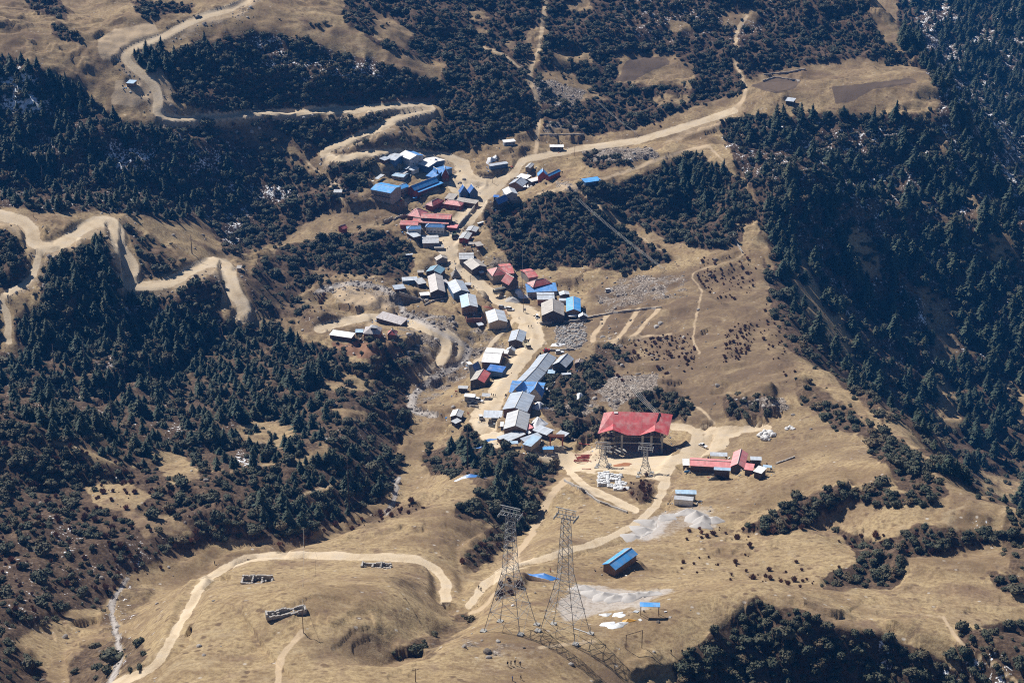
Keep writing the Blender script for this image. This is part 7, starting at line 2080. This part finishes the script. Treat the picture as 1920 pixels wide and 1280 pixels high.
# white sacks stacked below the station
sk = bpy.data.meshes.new('sack')
bm = bmesh.new()
bmesh.ops.create_cube(bm, size=1)
bmesh.ops.subdivide_edges(bm, edges=bm.edges, cuts=3, use_grid_fill=True)
for v in bm.verts:
    x, y, z = v.co
    q = (1 - (2 * x) ** 4 * .75) * (1 - (2 * y) ** 4 * .75)
    v.co = (x * 1.35, y * .9, z * .42 * max(.15, q))
bm.to_mesh(sk); bm.free()
sk.materials.append(M_SACK)
sk.polygons.foreach_set('use_smooth', [True] * len(sk.polygons))
rg = np.random.default_rng(77)
for zk, pt, nx, ny, nz, yaw in (('m', (912, 492), 4, 4, 8, 8), ('m', (914, 462), 4, 3, 7, 8), ('m', (915, 440), 4, 3, 6, 8), ('m', (975, 505), 5, 3, 5, 0), ('m', (1012, 520), 5, 3, 5, -6), ('m', (970, 468), 5, 3, 5, -8), ('m', (1010, 488), 4, 3, 4, -10), ('m', (985, 445), 4, 3, 4, -5)):
    p = at(*px(zk, pt))
    g0 = gz(p.x, p.y)
    for i in range(nx):
        for j in range(ny):
            for k in range(nz - int(rg.integers(0, 2))):
                if k < nz - 2 and i < nx - 1 and j > 0: continue      # hidden core
                q = Vector(((i - nx / 2) * 1.2 + rg.uniform(-.08, .08), (j - ny / 2) * .8 + rg.uniform(-.06, .06), 0))
                q.rotate(Matrix.Rotation(R(yaw), 3, 'Z'))
                o = bpy.data.objects.new('sack', sk)
                C.objects.link(o)
                o.location = (p.x + q.x, p.y + q.y, g0 + .16 + k * .29)
                o.rotation_euler = (0, 0, R(yaw) + rg.uniform(-.1, .1))
                tag(o, 'bulging white sack in the stacks below the station', 'sack', 'white sacks stacked below the station')
# red steel, timber and scaffolding beside the station
words = ['nearest', 'second', 'third', 'fourth', 'fifth', 'sixth', 'seventh', 'eighth', 'ninth']
for n_, (x0, y0, x1, y1) in enumerate(((130, 860, 400, 870), (140, 845, 470, 850), (180, 825, 520, 815), (170, 810, 600, 805), (200, 795, 560, 790), (240, 783, 540, 775), (260, 985, 400, 990), (150, 768, 480, 765), (210, 590, 380, 612))):
    A, B = at(*px('k', (x0, y0)), .18), at(*px('k', (x1, y1)), .18)
    mb = MB()
    d = (B - A).normalized(); s = Vector((-d.y, d.x, 0)).normalized() * .16; u_ = Vector((0, 0, .17))
    for e, hh in ((-u_, .03), (u_, .03)):
        mb.quadbox([A + e - s, B + e - s, B + e + s, A + e + s, A + e - s + Vector((0, 0, hh)), B + e - s + Vector((0, 0, hh)), B + e + s + Vector((0, 0, hh)), A + e + s + Vector((0, 0, hh))])
    s2 = s * .15
    mb.quadbox([A - u_ + Vector((0, 0, .031)) - s2, B - u_ + Vector((0, 0, .031)) - s2, B - u_ + Vector((0, 0, .031)) + s2, A - u_ + Vector((0, 0, .031)) + s2, A + u_ - s2 - Vector((0, 0, .001)), B + u_ - s2 - Vector((0, 0, .001)), B + u_ + s2 - Vector((0, 0, .001)), A + u_ + s2 - Vector((0, 0, .001))])
    sb = mb.build('steel_beam', M_RED)
    sb['kind'] = 'thing'
    tag(sb, '%s red steel beam from the front of the stock left of the station' % words[n_], 'steel beam', 'red steel beams left of the station')
f = frame('shed', 'k', [(520, 760), (730, 800), (735, 700)], .1, 0)
root = empty('scaffold', f[0], f[1], 'tall tube scaffold at the left flank of the station', 'scaffold')
a, b = max(f[2], 2.4), 1.6
xs = np.linspace(-a, a, 4)
for x in xs:
    for y in (-b, b): MB().bar((x, y, -.6), (x, y, 9.2), .09, 6).build('standard', M_DKSTEEL, root)
mb, m2 = MB(), MB()
for z in (2.2, 4.4, 6.6, 8.8):
    for y in (-b, b): mb.bar((-a, y, z), (a, y, z), .07)
    for x in xs: mb.bar((x, -b, z), (x, b, z), .07)
    m2.box(-a, a, -b + .1, b - .6, z + .08, z + .14)
for i in range(3):
    for z in (0, 2.2, 4.4, 6.6): mb.bar((xs[i], -b, z), (xs[i + 1], -b, z + 2.2), .05)
mb.build('ledgers', M_DKSTEEL, root)
m2.build('planks', M_WOOD, root)
# goal-like timber frame in the foreground
p, q = at(*px('n', (1188, 1050))), at(*px('n', (1290, 1048)))
root = empty('timber_frame', (p + q) / 2, math.atan2(q.y - p.y, q.x - p.x), 'bare rectangular timber frame standing on the foreground turf', 'timber frame')
a = (q - p).length / 2
for s in (-1, 1): MB().bar((s * a, 0, -.6), (s * a, 0, 5.4), .12, 6).build('post', M_WOOD, root)
MB().bar((-a - .2, 0, 5.3), (a + .2, 0, 5.3), .12, 6).build('crossbar', M_WOOD, root)
p, q = at(*px('n', (840, 915)), .2), at(*px('n', (945, 950)), .2)
tag(MB().bar(p, q, .2, 6).build('steel_pipe', M_STEEL), 'long pale steel pipe lying under the right tower', 'pipe')
# bare dead trunks on the left slope
for u, v, yt, lab in ((160, 690, 640, 'bare dead trunk among the firs at the far left'), (103, 700, 645, 'forked dead trunk left of the tall snag'), (655, 958, 850, 'tall dark broken trunk in the gully grove'), (285, 735, 672, 'thin dead trunk in the middle of the left forest'), (210, 790, 735, 'dead trunk low in the left forest'), (360, 475, 440, 'dead trunk between the bends of the zigzag road'), (877, 880, 800, 'dark pine trunk standing under the small white hut'), (80, 345, 310, 'dead trunk in the snowy forest at the left edge')):
    p = at(u, v)
    lo, hi = 2, 30
    for _ in range(30):
        q = (lo + hi) / 2
        if project(p.x, p.y, p.z + q)[1] > yt: lo = q
        else: hi = q
    root = empty('dead_tree', p, random.uniform(0, 6), lab, 'dead tree', 'dead standing trunks')
    MB().bar((0, 0, -.5), (.3, 0, q), .36, 7, .1).build('trunk', M_BARK if v > 850 else M_DEAD, root, smooth=True)
    for k in range(5):
        z = q * random.uniform(.45, .92); an = random.uniform(0, 6.28); L = random.uniform(.8, 2.2)
        MB().bar((.3 * z / q, 0, z), (.3 * z / q + L * math.cos(an), L * math.sin(an), z + random.uniform(-.3, .7)), .09, 5, .02).build('branch', M_BARK, root)
# ---------------------------------------------------------------- the bluish mountain air
def haze():
    me = bpy.data.meshes.new('haze')
    x0, x1, y0, y1, z0, z1 = -1500, 1500, -60, 3200, float(H.min()) - 1.5, max(float(H.max()), CAMZ) + 20
    v = [(x, y, z) for z in (z0, z1) for x, y in ((x0, y0), (x1, y0), (x1, y1), (x0, y1))]
    me.from_pydata(v, [], [(3, 2, 1, 0), (4, 5, 6, 7), (0, 1, 5, 4), (1, 2, 6, 5), (2, 3, 7, 6), (3, 0, 4, 7)])
    m = bpy.data.materials.new('mountain_air')
    m.use_nodes = True
    n = m.node_tree
    n.nodes.remove(n.nodes['Principled BSDF'])
    pv = nd(n, 'ShaderNodeVolumePrincipled')
    pv.inputs['Density'].default_value = HAZE
    pv.inputs['Color'].default_value = (.05, .34, 1.0, 1)
    pv.inputs['Anisotropy'].default_value = 0.0
    n.links.new(pv.outputs[0], n.nodes['Material Output'].inputs['Volume'])
    me.materials.append(m)
    o = bpy.data.objects.new('haze', me)
    C.objects.link(o)
    o['kind'] = 'stuff'
    o['label'] = 'thin bluish mountain haze filling the valley'
    o.display_type = 'WIRE'
HAZE = 0.000066
haze()
